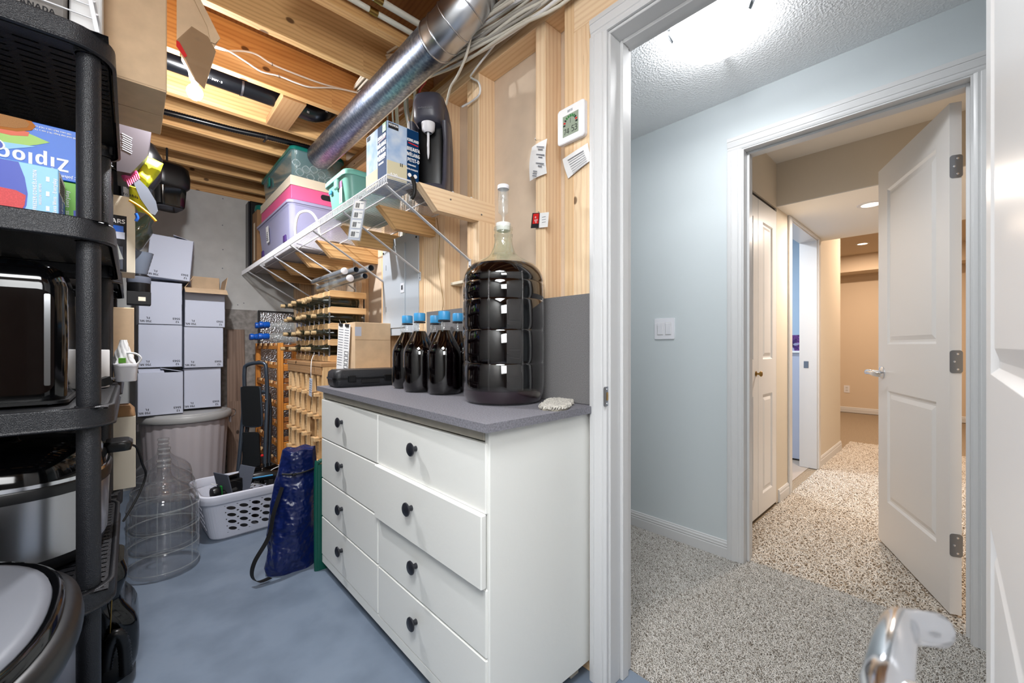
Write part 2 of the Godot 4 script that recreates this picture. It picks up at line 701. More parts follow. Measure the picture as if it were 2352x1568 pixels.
func make_materials() -> void:
	var pine := wood_image(3, Color(0.95, 0.86, 0.745), Color(0.80, 0.63, 0.47), 9, 0.5)
	var fir := wood_image(11, Color(0.90, 0.755, 0.55), Color(0.66, 0.46, 0.27), 7, 1.0)
	M.stud = wood(pine, Color(1.0, 0.98, 0.94))
	M.stud2 = wood(pine, Color(0.95, 0.90, 0.82))
	M.joist = wood(fir, Color(1.0, 0.97, 0.92))
	M.joist2 = wood(fir, Color(0.94, 0.88, 0.80))
	M.subfloor = wood(fir, Color(0.62, 0.50, 0.38), 0.8)
	M.rack = wood(pine, Color(0.97, 0.91, 0.79))
	M.rack2 = wood(pine, Color(0.92, 0.83, 0.68))
	M.rack_orange = wood(fir, Color(0.96, 0.76, 0.46), 0.5)
	M.rack_brown = wood(fir, Color(0.72, 0.55, 0.38), 0.6)
	M.laminate = wood(wood_image(23, Color(0.52, 0.43, 0.37), Color(0.34, 0.26, 0.21), 2, 1.4), Color.WHITE, 0.55)
	M.weathered = wood(pine, Color(0.72, 0.62, 0.50), 0.8)

	var mottled := noise_tex(0.012, Color(0.93, 0.93, 0.93), Color(1, 1, 1), 512, 4, 5)
	var fine := noise_tex(0.12, Color(0.35, 0.35, 0.35), Color(1, 1, 1), 512, 3, 6)
	var speck := noise_tex(0.25, Color(0.6, 0.6, 0.6), Color(1.0, 1.0, 1.0), 512, 2, 8)
	M.concrete = relief(tri_tex(mat(Color(0.455, 0.505, 0.57), 0.42), noise_tex(0.008, Color(0.86, 0.87, 0.88), Color(1.05, 1.05, 1.05), 512, 5, 4), 0.9), fine, 0.02)
	M.drywall_raw = tri_tex(mat(Color(0.90, 0.82, 0.73), 0.9), mottled, 0.8)
	M.drywall_grey = relief(tri_tex(mat(Color(0.78, 0.78, 0.77), 0.85), mottled, 1.0), fine, 0.02)
	M.wall_blue = relief(mat(Color(0.80, 0.83, 0.84), 0.7), fine, 0.015, 2.0)
	M.wall_tan = relief(mat(Color(0.85, 0.81, 0.745), 0.75), fine, 0.015, 2.0)
	M.wall_peach = relief(mat(Color(0.85, 0.78, 0.69), 0.75), fine, 0.015, 2.0)
	M.wall_bath = mat(Color(0.72, 0.80, 0.88), 0.7)
	M.white_ceiling = mat(Color(0.92, 0.91, 0.89), 0.85)
	M.stipple = relief(mat(Color(0.95, 0.955, 0.96), 0.9), noise_tex(0.055, Color.BLACK, Color.WHITE, 512, 2, 15, FastNoiseLite.TYPE_CELLULAR), 0.22, 3.6)
	M.trim = mat(Color(0.835, 0.835, 0.835), 0.3)
	M.door = mat(Color(0.90, 0.895, 0.89), 0.36)
	M.dresser = relief(mat(Color(0.915, 0.915, 0.895), 0.4), noise_tex(0.02, Color(0.4, 0.4, 0.4), Color.WHITE, 512, 4, 9), 0.04, 3.0)
	M.dresser_rail = tri_tex(mat(Color(0.77, 0.74, 0.68), 0.6), mottled, 3.0)
	M.worktop = relief(tri_tex(mat(Color(0.52, 0.515, 0.545), 0.55), noise_tex(0.09, Color(0.74, 0.74, 0.74), Color(1.1, 1.1, 1.1), 512, 5, 12), 3.0), speck, 0.01)
	M.splash = tri_tex(mat(Color(0.52, 0.515, 0.52), 0.5), noise_tex(0.2, Color(0.72, 0.71, 0.70), Color(1.1, 1.1, 1.1), 512, 3, 13), 3.0)
	M.splash_edge = mat(Color(0.16, 0.15, 0.15), 0.7)
	M.black_gloss = mat(Color(0.028, 0.03, 0.036), 0.08)
	M.black_satin = mat(Color(0.045, 0.047, 0.055), 0.35)
	M.black_matte = mat(Color(0.05, 0.05, 0.056), 0.75)
	M.black_plastic = relief(mat(Color(0.115, 0.118, 0.135), 0.42), noise_tex(0.13, Color.BLACK, Color.WHITE, 512, 2, 17), 0.10, 5.0)
	M.charcoal = mat(Color(0.13, 0.135, 0.16), 0.32)
	M.soda = relief(mat(Color(0.255, 0.255, 0.30), 0.36), noise_tex(0.4, Color.BLACK, Color.WHITE, 256, 2, 18), 0.008, 8.0)
	M.chrome = mat(Color(0.86, 0.87, 0.89), 0.14, 1.0)
	M.steel = mat(Color(0.74, 0.74, 0.75), 0.26, 1.0)
	M.hinge = mat(Color(0.56, 0.58, 0.61), 0.34, 1.0)
	M.brass = mat(Color(0.62, 0.50, 0.28), 0.3, 1.0)
	M.galv = tri_tex(mat(Color(0.74, 0.77, 0.82), 0.36, 1.0), noise_tex(0.05, Color(0.48, 0.52, 0.60), Color(1, 1, 1), 512, 4, 19, FastNoiseLite.TYPE_CELLULAR), 2.5)
	M.galv_plain = mat(Color(0.78, 0.79, 0.81), 0.30, 1.0)
	M.white_wire = mat(Color(0.90, 0.90, 0.91), 0.35)
	M.white_metal = mat(Color(0.86, 0.87, 0.89), 0.38)
	M.panel_grey = mat(Color(0.72, 0.75, 0.78), 0.4)
	M.white_plastic = mat(Color(0.91, 0.91, 0.93), 0.38)
	M.basket = mat(Color(0.84, 0.85, 0.90), 0.4)
	M.cable = mat(Color(0.87, 0.85, 0.80), 0.5)
	M.cable_white = mat(Color(0.93, 0.93, 0.93), 0.45)
	M.cable_grey = mat(Color(0.70, 0.68, 0.65), 0.5)
	M.cable_red = mat(Color(0.62, 0.05, 0.06), 0.45)
	M.pvc = mat(Color(0.86, 0.85, 0.80), 0.4)
	M.abs_pipe = mat(Color(0.04, 0.045, 0.06), 0.28)
	M.strap = mat(Color(0.66, 0.66, 0.68), 0.35, 1.0)
	M.kraft = tri_tex(mat(Color(0.87, 0.75, 0.61), 0.85), mottled, 2.0)
	M.kraft_dark = tri_tex(mat(Color(0.58, 0.44, 0.30), 0.85), mottled, 2.0)
	M.tape = glass(Color(0.62, 0.50, 0.38), 0.35)
	M.carton_white = mat(Color(0.76, 0.78, 0.84), 0.75)
	M.carton_cream = mat(Color(0.88, 0.84, 0.76), 0.75)
	M.paper = mat(Color(0.93, 0.93, 0.93), 0.8)
	M.ink = mat(Color(0.10, 0.10, 0.12), 0.8)
	M.ink_grey = mat(Color(0.50, 0.51, 0.54), 0.8)
	M.cap_blue = mat(Color(0.27, 0.62, 0.84), 0.35)
	M.cap_royal = mat(Color(0.06, 0.34, 0.72), 0.35)
	M.cork = tri_tex(mat(Color(0.86, 0.76, 0.58), 0.9), noise_tex(0.15, Color(0.6, 0.55, 0.5), Color(1, 1, 1), 256, 3, 21), 12.0)
	M.wine = mat(Color(0.016, 0.006, 0.010), 0.035)
	M.wine.metallic_specular = 0.5
	M.lees = tri_tex(mat(Color(0.17, 0.10, 0.14), 0.25), speck, 6.0)
	M.glass_green = glass(Color(0.60, 0.74, 0.56), 0.13)
	M.glass_clear = glass(Color(0.2, 0.2, 0.2), 0.0)
	M.glass_smoke = glass(Color(0.42, 0.42, 0.44), 0.13)
	M.glass_bottle = glass(Color(0.10, 0.13, 0.09), 0.55)
	M.glass_pale = glass(Color(0.78, 0.82, 0.82), 0.14)
	M.tote_clear = glass(Color(0.55, 0.68, 0.70), 0.30)
	M.tote_lilac = mat(Color(0.68, 0.68, 0.82, 0.80), 0.3)
	M.tote_lilac.transparency = BaseMaterial3D.TRANSPARENCY_ALPHA
	M.tote_mint = mat(Color(0.50, 0.72, 0.66, 0.72), 0.3)
	M.tote_mint.transparency = BaseMaterial3D.TRANSPARENCY_ALPHA
	M.lid_green = mat(Color(0.06, 0.42, 0.38), 0.35)
	M.lid_mint = mat(Color(0.46, 0.72, 0.65), 0.4)
	M.pink = mat(Color(0.90, 0.38, 0.58), 0.6)
	M.purple = mat(Color(0.24, 0.13, 0.40), 0.5)
	M.navy = relief(mat(Color(0.025, 0.09, 0.30), 0.27), noise_tex(0.011, Color.BLACK, Color.WHITE, 512, 3, 41), 1.6, 2.2)
	M.navy.rim_enabled = true
	M.navy.rim = 0.4
	M.strap_black = mat(Color(0.05, 0.05, 0.055), 0.6)
	M.tray_green = mat(Color(0.03, 0.31, 0.26), 0.4)
	M.stool = mat(Color(0.30, 0.34, 0.39), 0.35, 0.6)
	M.stool_tread = mat(Color(0.10, 0.11, 0.12), 0.5)
	M.bin = mat(Color(0.74, 0.71, 0.72), 0.45)
	M.bin_lid = mat(Color(0.66, 0.66, 0.655), 0.4)
	M.board_grey = tri_tex(mat(Color(0.62, 0.60, 0.58), 0.8), noise_tex(0.02, Color(0.72, 0.72, 0.72), Color(1, 1, 1), 512, 5, 25), 2.0)
	M.foil = relief(mat(Color(0.75, 0.76, 0.78), 0.28, 1.0), noise_tex(0.06, Color.BLACK, Color.WHITE, 256, 3, 26), 0.4, 4.0)
	M.rug = relief(tri_tex(mat(Color(0.78, 0.75, 0.69), 0.95), speck, 6.0), speck, 0.4)
	M.dusk = mat(Color(0.17, 0.14, 0.17), 0.6)
	M.lid_grey = mat(Color(0.42, 0.43, 0.46), 0.45)
	M.blue = mat(Color(0.04, 0.40, 0.82), 0.4)
	M.blue_light = mat(Color(0.52, 0.76, 0.92), 0.4)
	M.blue_deep = mat(Color(0.02, 0.20, 0.68), 0.4)
	M.lime = mat(Color(0.40, 0.70, 0.16), 0.45)
	M.leaf = mat(Color(0.12, 0.48, 0.20), 0.45)
	M.white = mat(Color(0.95, 0.95, 0.95), 0.5)
	M.bread = tri_tex(mat(Color(0.80, 0.58, 0.34), 0.7), noise_tex(0.2, Color(0.7, 0.62, 0.55), Color(1, 1, 1), 256, 3, 28), 14.0)
	M.crust = mat(Color(0.72, 0.42, 0.12), 0.7)
	M.meat = tri_tex(mat(Color(0.88, 0.24, 0.26), 0.5), noise_tex(0.09, Color(0.85, 0.6, 0.6), Color(1.0, 1.0, 1.0), 256, 4, 29, FastNoiseLite.TYPE_CELLULAR), 12.0)
	M.tomato = mat(Color(0.90, 0.40, 0.26), 0.5)
	M.salad = mat(Color(0.66, 0.82, 0.40), 0.5)
	M.hivis = mat(Color(0.72, 0.74, 0.08), 0.6)
	M.yellow = mat(Color(0.96, 0.68, 0.08), 0.4)
	M.magenta = mat(Color(0.82, 0.30, 0.52), 0.6)
	M.cloth_grey = mat(Color(0.34, 0.36, 0.41), 0.8)
	M.steel_blue = mat(Color(0.38, 0.41, 0.46), 0.4)
	M.kirk_blue = mat(Color(0.02, 0.20, 0.37), 0.7, 0.0, 0.25)
	M.kirk_sky = tri_tex(mat(Color(0.80, 0.84, 0.89), 0.75, 0.0, 0.2), noise_tex(0.018, Color(0.72, 0.82, 0.95), Color(1, 1, 1), 256, 3, 31), 3.0)
	M.sand = mat(Color(0.82, 0.79, 0.67), 0.75, 0.0, 0.2)
	M.red = mat(Color(0.82, 0.07, 0.08), 0.45)
	M.lcd = mat(Color(0.60, 0.65, 0.58), 0.3)
	M.lcd_dark = mat(Color(0.13, 0.16, 0.15), 0.4)
	M.flower = tri_tex(mat(Color(0.62, 0.38, 0.76), 0.4), noise_tex(0.02, Color(0.3, 0.2, 0.35), Color(1, 1, 1), 256, 3, 33), 10.0)
	M.cabinet = mat(Color(0.78, 0.80, 0.87), 0.45)
	M.tile = mat(Color(0.72, 0.66, 0.60), 0.35)
	M.lamp_bowl = glow(Color(1.0, 1.0, 1.0), 1.9)
	M.bulb = glow(Color(1.0, 0.99, 0.97), 9.0)
	M.warm_lens = glow(Color(1.0, 0.90, 0.78), 4.0)
	M.unseen_lamp_lens = glow(Color(1.0, 0.98, 0.95), 1.6)  # glowing diffusers of the two lamps that stay out of view
	M.porcelain = mat(Color(0.90, 0.90, 0.88), 0.3)
	M.oven_door = mat(Color(0.05, 0.025, 0.02), 0.05)
	M.fabric_black = mat(Color(0.04, 0.042, 0.05), 0.65)
	M.carpet_base = mat(Color(0.66, 0.63, 0.60), 0.95)
	M.berber_base = mat(Color(0.80, 0.76, 0.71), 0.95)
	M.carpet_far = tri_tex(mat(Color(0.76, 0.70, 0.62), 0.95), noise_tex(0.11, Color(0.55, 0.52, 0.48), Color(1.05, 1.03, 1.0), 512, 2, 35, FastNoiseLite.TYPE_CELLULAR), 3.0)

# ---------------------------------------------------------------- the room
func boxes(list: Array, bevel := 0.0) -> ArrayMesh:
	var s := sh()
	for b in list:
		var lo: Vector3 = b[0]
		var hi: Vector3 = b[1]
		s.box((lo + hi) / 2.0, (hi - lo).abs(), bevel)
	return s.done()

func holder(called: String) -> Node3D:
	var o := Node3D.new()
	o.name = called
	add_child(o)
	o.set_meta("kind", "structure")
	return o

func build_room() -> void:
	struct("floor", boxes([[Vector3(-0.82, -0.12, BACK - 0.12), Vector3(1.205, 0, 2.75)]]), M.concrete)
	struct("wall_left", boxes([[Vector3(-0.82, 0, BACK - 0.12), Vector3(-0.70, 2.62, 2.75)]]), M.drywall_grey)
	struct("wall_front", boxes([[Vector3(-0.70, 0, 2.65), Vector3(1.21, 2.62, 2.75)]]), M.drywall_grey)
	var wb := struct("wall_back", boxes([[Vector3(-0.70, 0, BACK - 0.12), Vector3(1.21, 2.31, BACK)]]), M.drywall_grey)
	block(wb, "top_plate", Vector3(-0.70, 2.31, BACK - 0.10), Vector3(1.21, 2.60, BACK - 0.01), M.joist2)
	for q in [[511, 517], [512, 573], [511, 616], [512, 456], [560, 696], [650, 702], [546, 700]]:
		var p := onz(q[0], q[1], BACK)
		part(wb, "screw_head", lathed([[0.0, 0.0], [0.005, 0.0], [0.004, 0.001], [0.0, 0.001]], 10), M.ink_grey, Transform3D(Basis(Vector3.RIGHT, PI / 2), p))

func build_stud_wall() -> void:
	var w := holder("wall_right")
	var y1 := 2.235
	var studs := [[-1.064, -1.016], [-1.486, -1.444], [-1.444, -1.402], [-0.926, -0.886], [-2.34, -2.302], [-2.76, -2.722], [-3.16, -3.122], [-3.57, -3.532], [-3.98, -3.942], [-4.15, -4.112]]
	for s in studs:
		block(w, "stud", Vector3(WALL, 0.038, s[0]), Vector3(1.19, y1, s[1]), M.stud if rng.randf() < 0.6 else M.stud2, 0.002)
	# the two jack studs by the door stop under the header
	for s in [[-0.886, -0.845], [-0.845, -0.806]]:
		block(w, "jack_stud", Vector3(WALL, 0.038, s[0]), Vector3(1.19, 2.118, s[1]), M.stud, 0.002)
	block(w, "jack_stud", Vector3(WALL, 0.038, 0.135), Vector3(1.19, 2.118, 0.175), M.stud, 0.002)
	block(w, "header", Vector3(WALL, 2.118, -0.886), Vector3(1.19, y1, 0.40), M.stud, 0.003)
	# boards beside the electrical panel
	block(w, "board", Vector3(WALL - 0.004, 0.9, -1.905), Vector3(1.19, y1, -1.86), M.stud2, 0.002)
	block(w, "board", Vector3(WALL, 0.9, -1.86), Vector3(1.19, y1, -1.775), M.stud, 0.002)
	block(w, "board", Vector3(WALL, 0.9, -1.775), Vector3(1.19, y1, -1.665), M.stud, 0.002)
	block(w, "bottom_plate", Vector3(WALL, 0, BACK), Vector3(1.19, 0.038, -0.79), M.stud2)
	block(w, "bottom_plate", Vector3(WALL, 0, 0.12), Vector3(1.19, 0.038, 2.65), M.stud2)
	block(w, "top_plate", Vector3(WALL, y1, BACK), Vector3(1.19, y1 + 0.038, 2.65), M.stud2)
	block(w, "top_plate", Vector3(WALL, y1 + 0.038, BACK), Vector3(1.19, y1 + 0.076, 2.65), M.stud)
	block(w, "top_plate", Vector3(WALL + 0.01, y1 + 0.076, BACK), Vector3(1.19, JOIST, 2.65), M.joist2)
	block(w, "fire_block", Vector3(WALL + 0.03, 1.352, -1.660), Vector3(1.19, 1.366, -1.49), M.carton_cream)
	# drywall on the hall side, seen from behind between the studs
	part(w, "drywall", boxes([[Vector3(1.19, 0, BACK), Vector3(1.20, 2.62, -0.77)], [Vector3(1.19, 0, 0.11), Vector3(1.20, 2.62, 2.65)], [Vector3(1.19, 2.07, -0.77), Vector3(1.20, 2.62, 0.11)]]), M.drywall_raw)
	part(w, "hall_face", boxes([[Vector3(1.20, 0, BACK), Vector3(1.21, 2.62, -0.77)], [Vector3(1.20, 0, 0.11), Vector3(1.21, 2.62, 2.65)], [Vector3(1.20, 2.07, -0.77), Vector3(1.21, 2.62, 0.11)]]), M.wall_blue)
	# door frame of the storage room
	var t := struct("trim_1", boxes([
		[Vector3(1.092, 0, -0.757), Vector3(1.212, 2.03, -0.735)], [Vector3(1.092, 0, 0.088), Vector3(1.212, 2.03, 0.11)],
		[Vector3(1.092, 2.03, -0.757), Vector3(1.212, 2.052, 0.11)]], 0.002), M.trim)
	part(t, "door_stop", boxes([[Vector3(1.145, 0, -0.735), Vector3(1.18, 2.03, -0.724)], [Vector3(1.145, 0, 0.077), Vector3(1.18, 2.03, 0.088)], [Vector3(1.145, 2.019, -0.724), Vector3(1.18, 2.03, 0.077)]], 0.002), M.trim)
	part(t, "casing", casing_mesh(0.058), M.trim, Transform3D(Basis(Vector3(0, 0, -1), Vector3.DOWN, Vector3(-1, 0, 0)), Vector3(WALL - 0.010, 2.038, -0.742)) * Transform3D(Basis.from_scale(Vector3(1, 2.038, 1)), Vector3.ZERO))
	part(t, "casing", casing_mesh(0.058), M.trim, Transform3D(Basis(Vector3(0, 1, 0), Vector3(0, 0, -1), Vector3(-1, 0, 0)), Vector3(WALL - 0.010, 2.038, 0.153)) * Transform3D(Basis.from_scale(Vector3(1, 0.953, 1)), Vector3.ZERO))
	part(t, "casing", casing_mesh(0.058), M.trim, Transform3D(Basis(Vector3(0, 0, 1), Vector3.UP, Vector3(-1, 0, 0)), Vector3(WALL - 0.010, 0, 0.095)) * Transform3D(Basis.from_scale(Vector3(1, 2.038, 1)), Vector3.ZERO))
	# strike plate
	var sp := part(t, "strike_plate", sh().extrude(rr_poly(0.020, 0.030, 0.006), 0.0016).done(), M.hinge, facing(Vector3(1.083, 0.905, -0.7425), Vector3(0.15, 0, 1)))
	part(sp, "latch_hole", sh().extrude(rr_poly(0.006, 0.013, 0.003), 0.0006).done(), M.brass, at(Vector3(0.002, 0, 0.0016)))
	for dy in [-0.022, 0.022]:
		part(sp, "screw", lathed([[0.0035, 0], [0.003, 0.0012], [0.0, 0.0014]], 10), M.chrome, Transform3D(Basis(Vector3.RIGHT, PI / 2), Vector3(0, dy, 0.0014)))

# moulded casing: width along x, unit length along y, thickness along z
func casing_mesh(w: float) -> ArrayMesh:
	var prof := poly([[0, 0], [w, 0], [w, 0.016], [w - 0.006, 0.018], [w * 0.72, 0.018], [w * 0.70, 0.0155], [w * 0.66, 0.0155], [w * 0.64, 0.017], [w * 0.30, 0.013], [w * 0.26, 0.0105], [w * 0.20, 0.0105], [w * 0.16, 0.011], [0.003, 0.009], [0, 0.007]])
	# extrude along y
	return sh().extrude(prof, 1.0, Transform3D(Basis(Vector3.RIGHT, Vector3.BACK, Vector3.DOWN), Vector3(0, 1, 0))).done()

func build_ceiling() -> void:
	var c := struct("ceiling", boxes([[Vector3(-0.82, JOIST + 0.235, BACK - 0.12), Vector3(1.21, JOIST + 0.26, 2.75)]]), M.subfloor)
	var zs := [-1.924, -2.338, -2.738, -3.141, -3.521, -3.741, -4.05, -1.10, -0.70, -0.29, 0.12, 0.53, 0.94, 1.35, 1.76, 2.17, 2.58]
	for i in zs.size():
		block(c, "joist", Vector3(-0.70, JOIST, zs[i] - 0.019), Vector3(1.19, JOIST + 0.235, zs[i] + 0.019), M.joist if i % 3 != 1 else M.joist2, 0.002)
	# a short block nailed between two joists
	block(c, "blocking", Vector3(0.575, JOIST - 0.01, -2.716), Vector3(0.69, JOIST + 0.028, -2.36), M.weathered, 0.002)
	# ledger with the water pipes on it
	block(c, "ledger", Vector3(0.40, JOIST + 0.02, -1.668), Vector3(1.10, JOIST + 0.06, -1.628), M.joist2, 0.002)
	# end walls of the joist bays
	part(c, "rim_board", boxes([[Vector3(1.192, JOIST, BACK), Vector3(1.205, JOIST + 0.235, 2.65)]]), M.joist2)
	# unseen flat panel lamp above the camera, lights the dresser and studs
	var l := thing("unseen_panel_lamp", "unseen square white flat panel lamp under the storage room joists", "lamp", Vector3(-0.25, JOIST - 0.03, -0.12))
	part(l, "housing", box(Vector3(0.66, 0.05, 0.66), 0.006), M.white_metal, at(Vector3(0, 0.005, 0)))
	part(l, "diffuser", box(Vector3(0.60, 0.006, 0.60), 0.001), M.unseen_lamp_lens, at(Vector3(0, -0.0235, 0)))
	# unseen softbox beside the camera, placed to light shelves and cartons head-on
	var so := thing("unseen_softbox_lamp", "unseen square softbox lamp on a black stand beside the door", "lamp")
	var sx := facing(Vector3(-0.28, 1.72, 0.42), Vector3(0.42, -0.10, -1))
	part(so, "diffuser", box(Vector3(0.58, 0.58, 0.006), 0.001), M.unseen_lamp_lens, sx * at(Vector3(0, 0, -0.006)))
	part(so, "shell", sh().loft([PackedVector3Array([Vector3(-0.31, -0.31, -0.01), Vector3(0.31, -0.31, -0.01), Vector3(0.31, 0.31, -0.01), Vector3(-0.31, 0.31, -0.01)]), PackedVector3Array([Vector3(-0.06, -0.06, -0.28), Vector3(0.06, -0.06, -0.28), Vector3(0.06, 0.06, -0.28), Vector3(-0.06, 0.06, -0.28)])], false, true, false).done(), M.fabric_black, sx)
	var foot := sx * Vector3(0, -0.03, -0.26)
	part(so, "pole", rod(foot, Vector3(foot.x, 0.25, foot.z), 0.012, 10), M.black_satin)
	for k in 3:
		var a := TAU * k / 3.0 + 0.4
		part(so, "leg", rod(Vector3(foot.x, 0.45, foot.z), Vector3(foot.x + 0.25 * cos(a), 0.012, foot.z + 0.25 * sin(a)), 0.009, 8), M.black_satin)

# ---------------------------------------------------------------- panelled doors
# slab with its lower hinge corner at the origin, running along +x, faces at z = +-t/2
func panel_door(w: float, h: float, t: float, panels: Array) -> ArrayMesh:
	var s := sh()
	for side in [-1.0, 1.0]:
		var out := Vector3(0, 0, side)
		var z: float = side * t / 2.0
		var q := func(x0: float, y0: float, x1: float, y1: float) -> void:
			s.quad(Vector3(x0, y0, z), Vector3(x1, y0, z), Vector3(x1, y1, z), Vector3(x0, y1, z), out)
		var x0: float = panels[0][0]
		var x1: float = panels[0][2]
		q.call(0.0, 0.0, x0, h)
		q.call(x1, 0.0, w, h)
		var y := 0.0
		for p in panels:
			q.call(x0, y, x1, p[1])
			y = p[3]
			var ins := [0.0, 0.010, 0.020, 0.040]
			var dep := [0.0, 0.008, 0.0085, 0.002]
			for k in 3:
				var a: float = ins[k]
				var b: float = ins[k + 1]
				var za: float = z - side * dep[k]
				var zb: float = z - side * dep[k + 1]
				var A := [Vector3(x0 + a, p[1] + a, za), Vector3(x1 - a, p[1] + a, za), Vector3(x1 - a, p[3] - a, za), Vector3(x0 + a, p[3] - a, za)]
				var B := [Vector3(x0 + b, p[1] + b, zb), Vector3(x1 - b, p[1] + b, zb), Vector3(x1 - b, p[3] - b, zb), Vector3(x0 + b, p[3] - b, zb)]
				for e in 4:
					var f := (e + 1) % 4
					s.quad(A[e], A[f], B[f], B[e], out)
			var c := 0.040
			var zc: float = z - side * 0.002
			s.quad(Vector3(x0 + c, p[1] + c, zc), Vector3(x1 - c, p[1] + c, zc), Vector3(x1 - c, p[3] - c, zc), Vector3(x0 + c, p[3] - c, zc), out)
		q.call(x0, y, x1, h)
	var k := t / 2.0
	s.quad(Vector3(0, 0, -k), Vector3(0, 0, k), Vector3(0, h, k), Vector3(0, h, -k), Vector3(-1, 0, 0))
	s.quad(Vector3(w, 0, -k), Vector3(w, 0, k), Vector3(w, h, k), Vector3(w, h, -k), Vector3(1, 0, 0))
	s.quad(Vector3(0, h, -k), Vector3(0, h, k), Vector3(w, h, k), Vector3(w, h, -k), Vector3(0, 1, 0))
	s.quad(Vector3(0, 0, -k), Vector3(0, 0, k), Vector3(w, 0, k), Vector3(w, 0, -k), Vector3(0, -1, 0))
	return s.done()

# lever set: rose on the face at z = 0 facing +z, lever reaching along way * x
func lever_set(parent: Node, xf: Transform3D, m: Material, way: float) -> void:
	var ro := part(parent, "rose", lathed([[0.0, 0.0], [0.033, 0.0], [0.033, 0.005], [0.028, 0.010], [0.012, 0.012], [0.012, 0.012]], 32), m, xf * Transform3D(Basis(Vector3.RIGHT, PI / 2), Vector3.ZERO))
	part(ro, "spindle", lathed([[0.012, 0.008], [0.012, 0.060], [0.010, 0.066], [0.0, 0.066]], 20), m)
	var rings := []
	for k in 13:
		var f := k / 12.0
		var x := way * (0.132 * f - 0.012)
		var wy := lerpf(0.014, 0.012, f) * (1.0 if k > 0 else 0.6) * (1.0 if k < 12 else 0.4)
		var wz := lerpf(0.0115, 0.009, f) * (1.0 if k > 0 else 0.6) * (1.0 if k < 12 else 0.4)
		var c := Vector3(x, 0.006 * sin(f * PI * 1.3) - 0.004 * f, 0.066 - 0.022 * smoothstep(0.72, 1.0, f))
		var r := PackedVector3Array()
		for j in 14:
			var a := TAU * j / 14
			r.append(c + Vector3(0, wy * cos(a), wz * sin(a)))
		rings.append(r)
	part(parent, "lever", sh().loft(rings).done(), m, xf)

func hinge(parent: Node, xf: Transform3D) -> void:
	var h := part(parent, "hinge", sh().extrude(rr_poly(0.019, 0.0445, 0.010), 0.002).done(), M.hinge, xf)
	for q in [[0.004, 0.030], [-0.006, 0.0], [0.004, -0.030]]:
		part(h, "screw", lathed([[0.0045, 0], [0.004, 0.0012], [0.0, 0.0015]], 10), M.chrome, Transform3D(Basis(Vector3.RIGHT, PI / 2), Vector3(q[0], q[1], 0.002)))

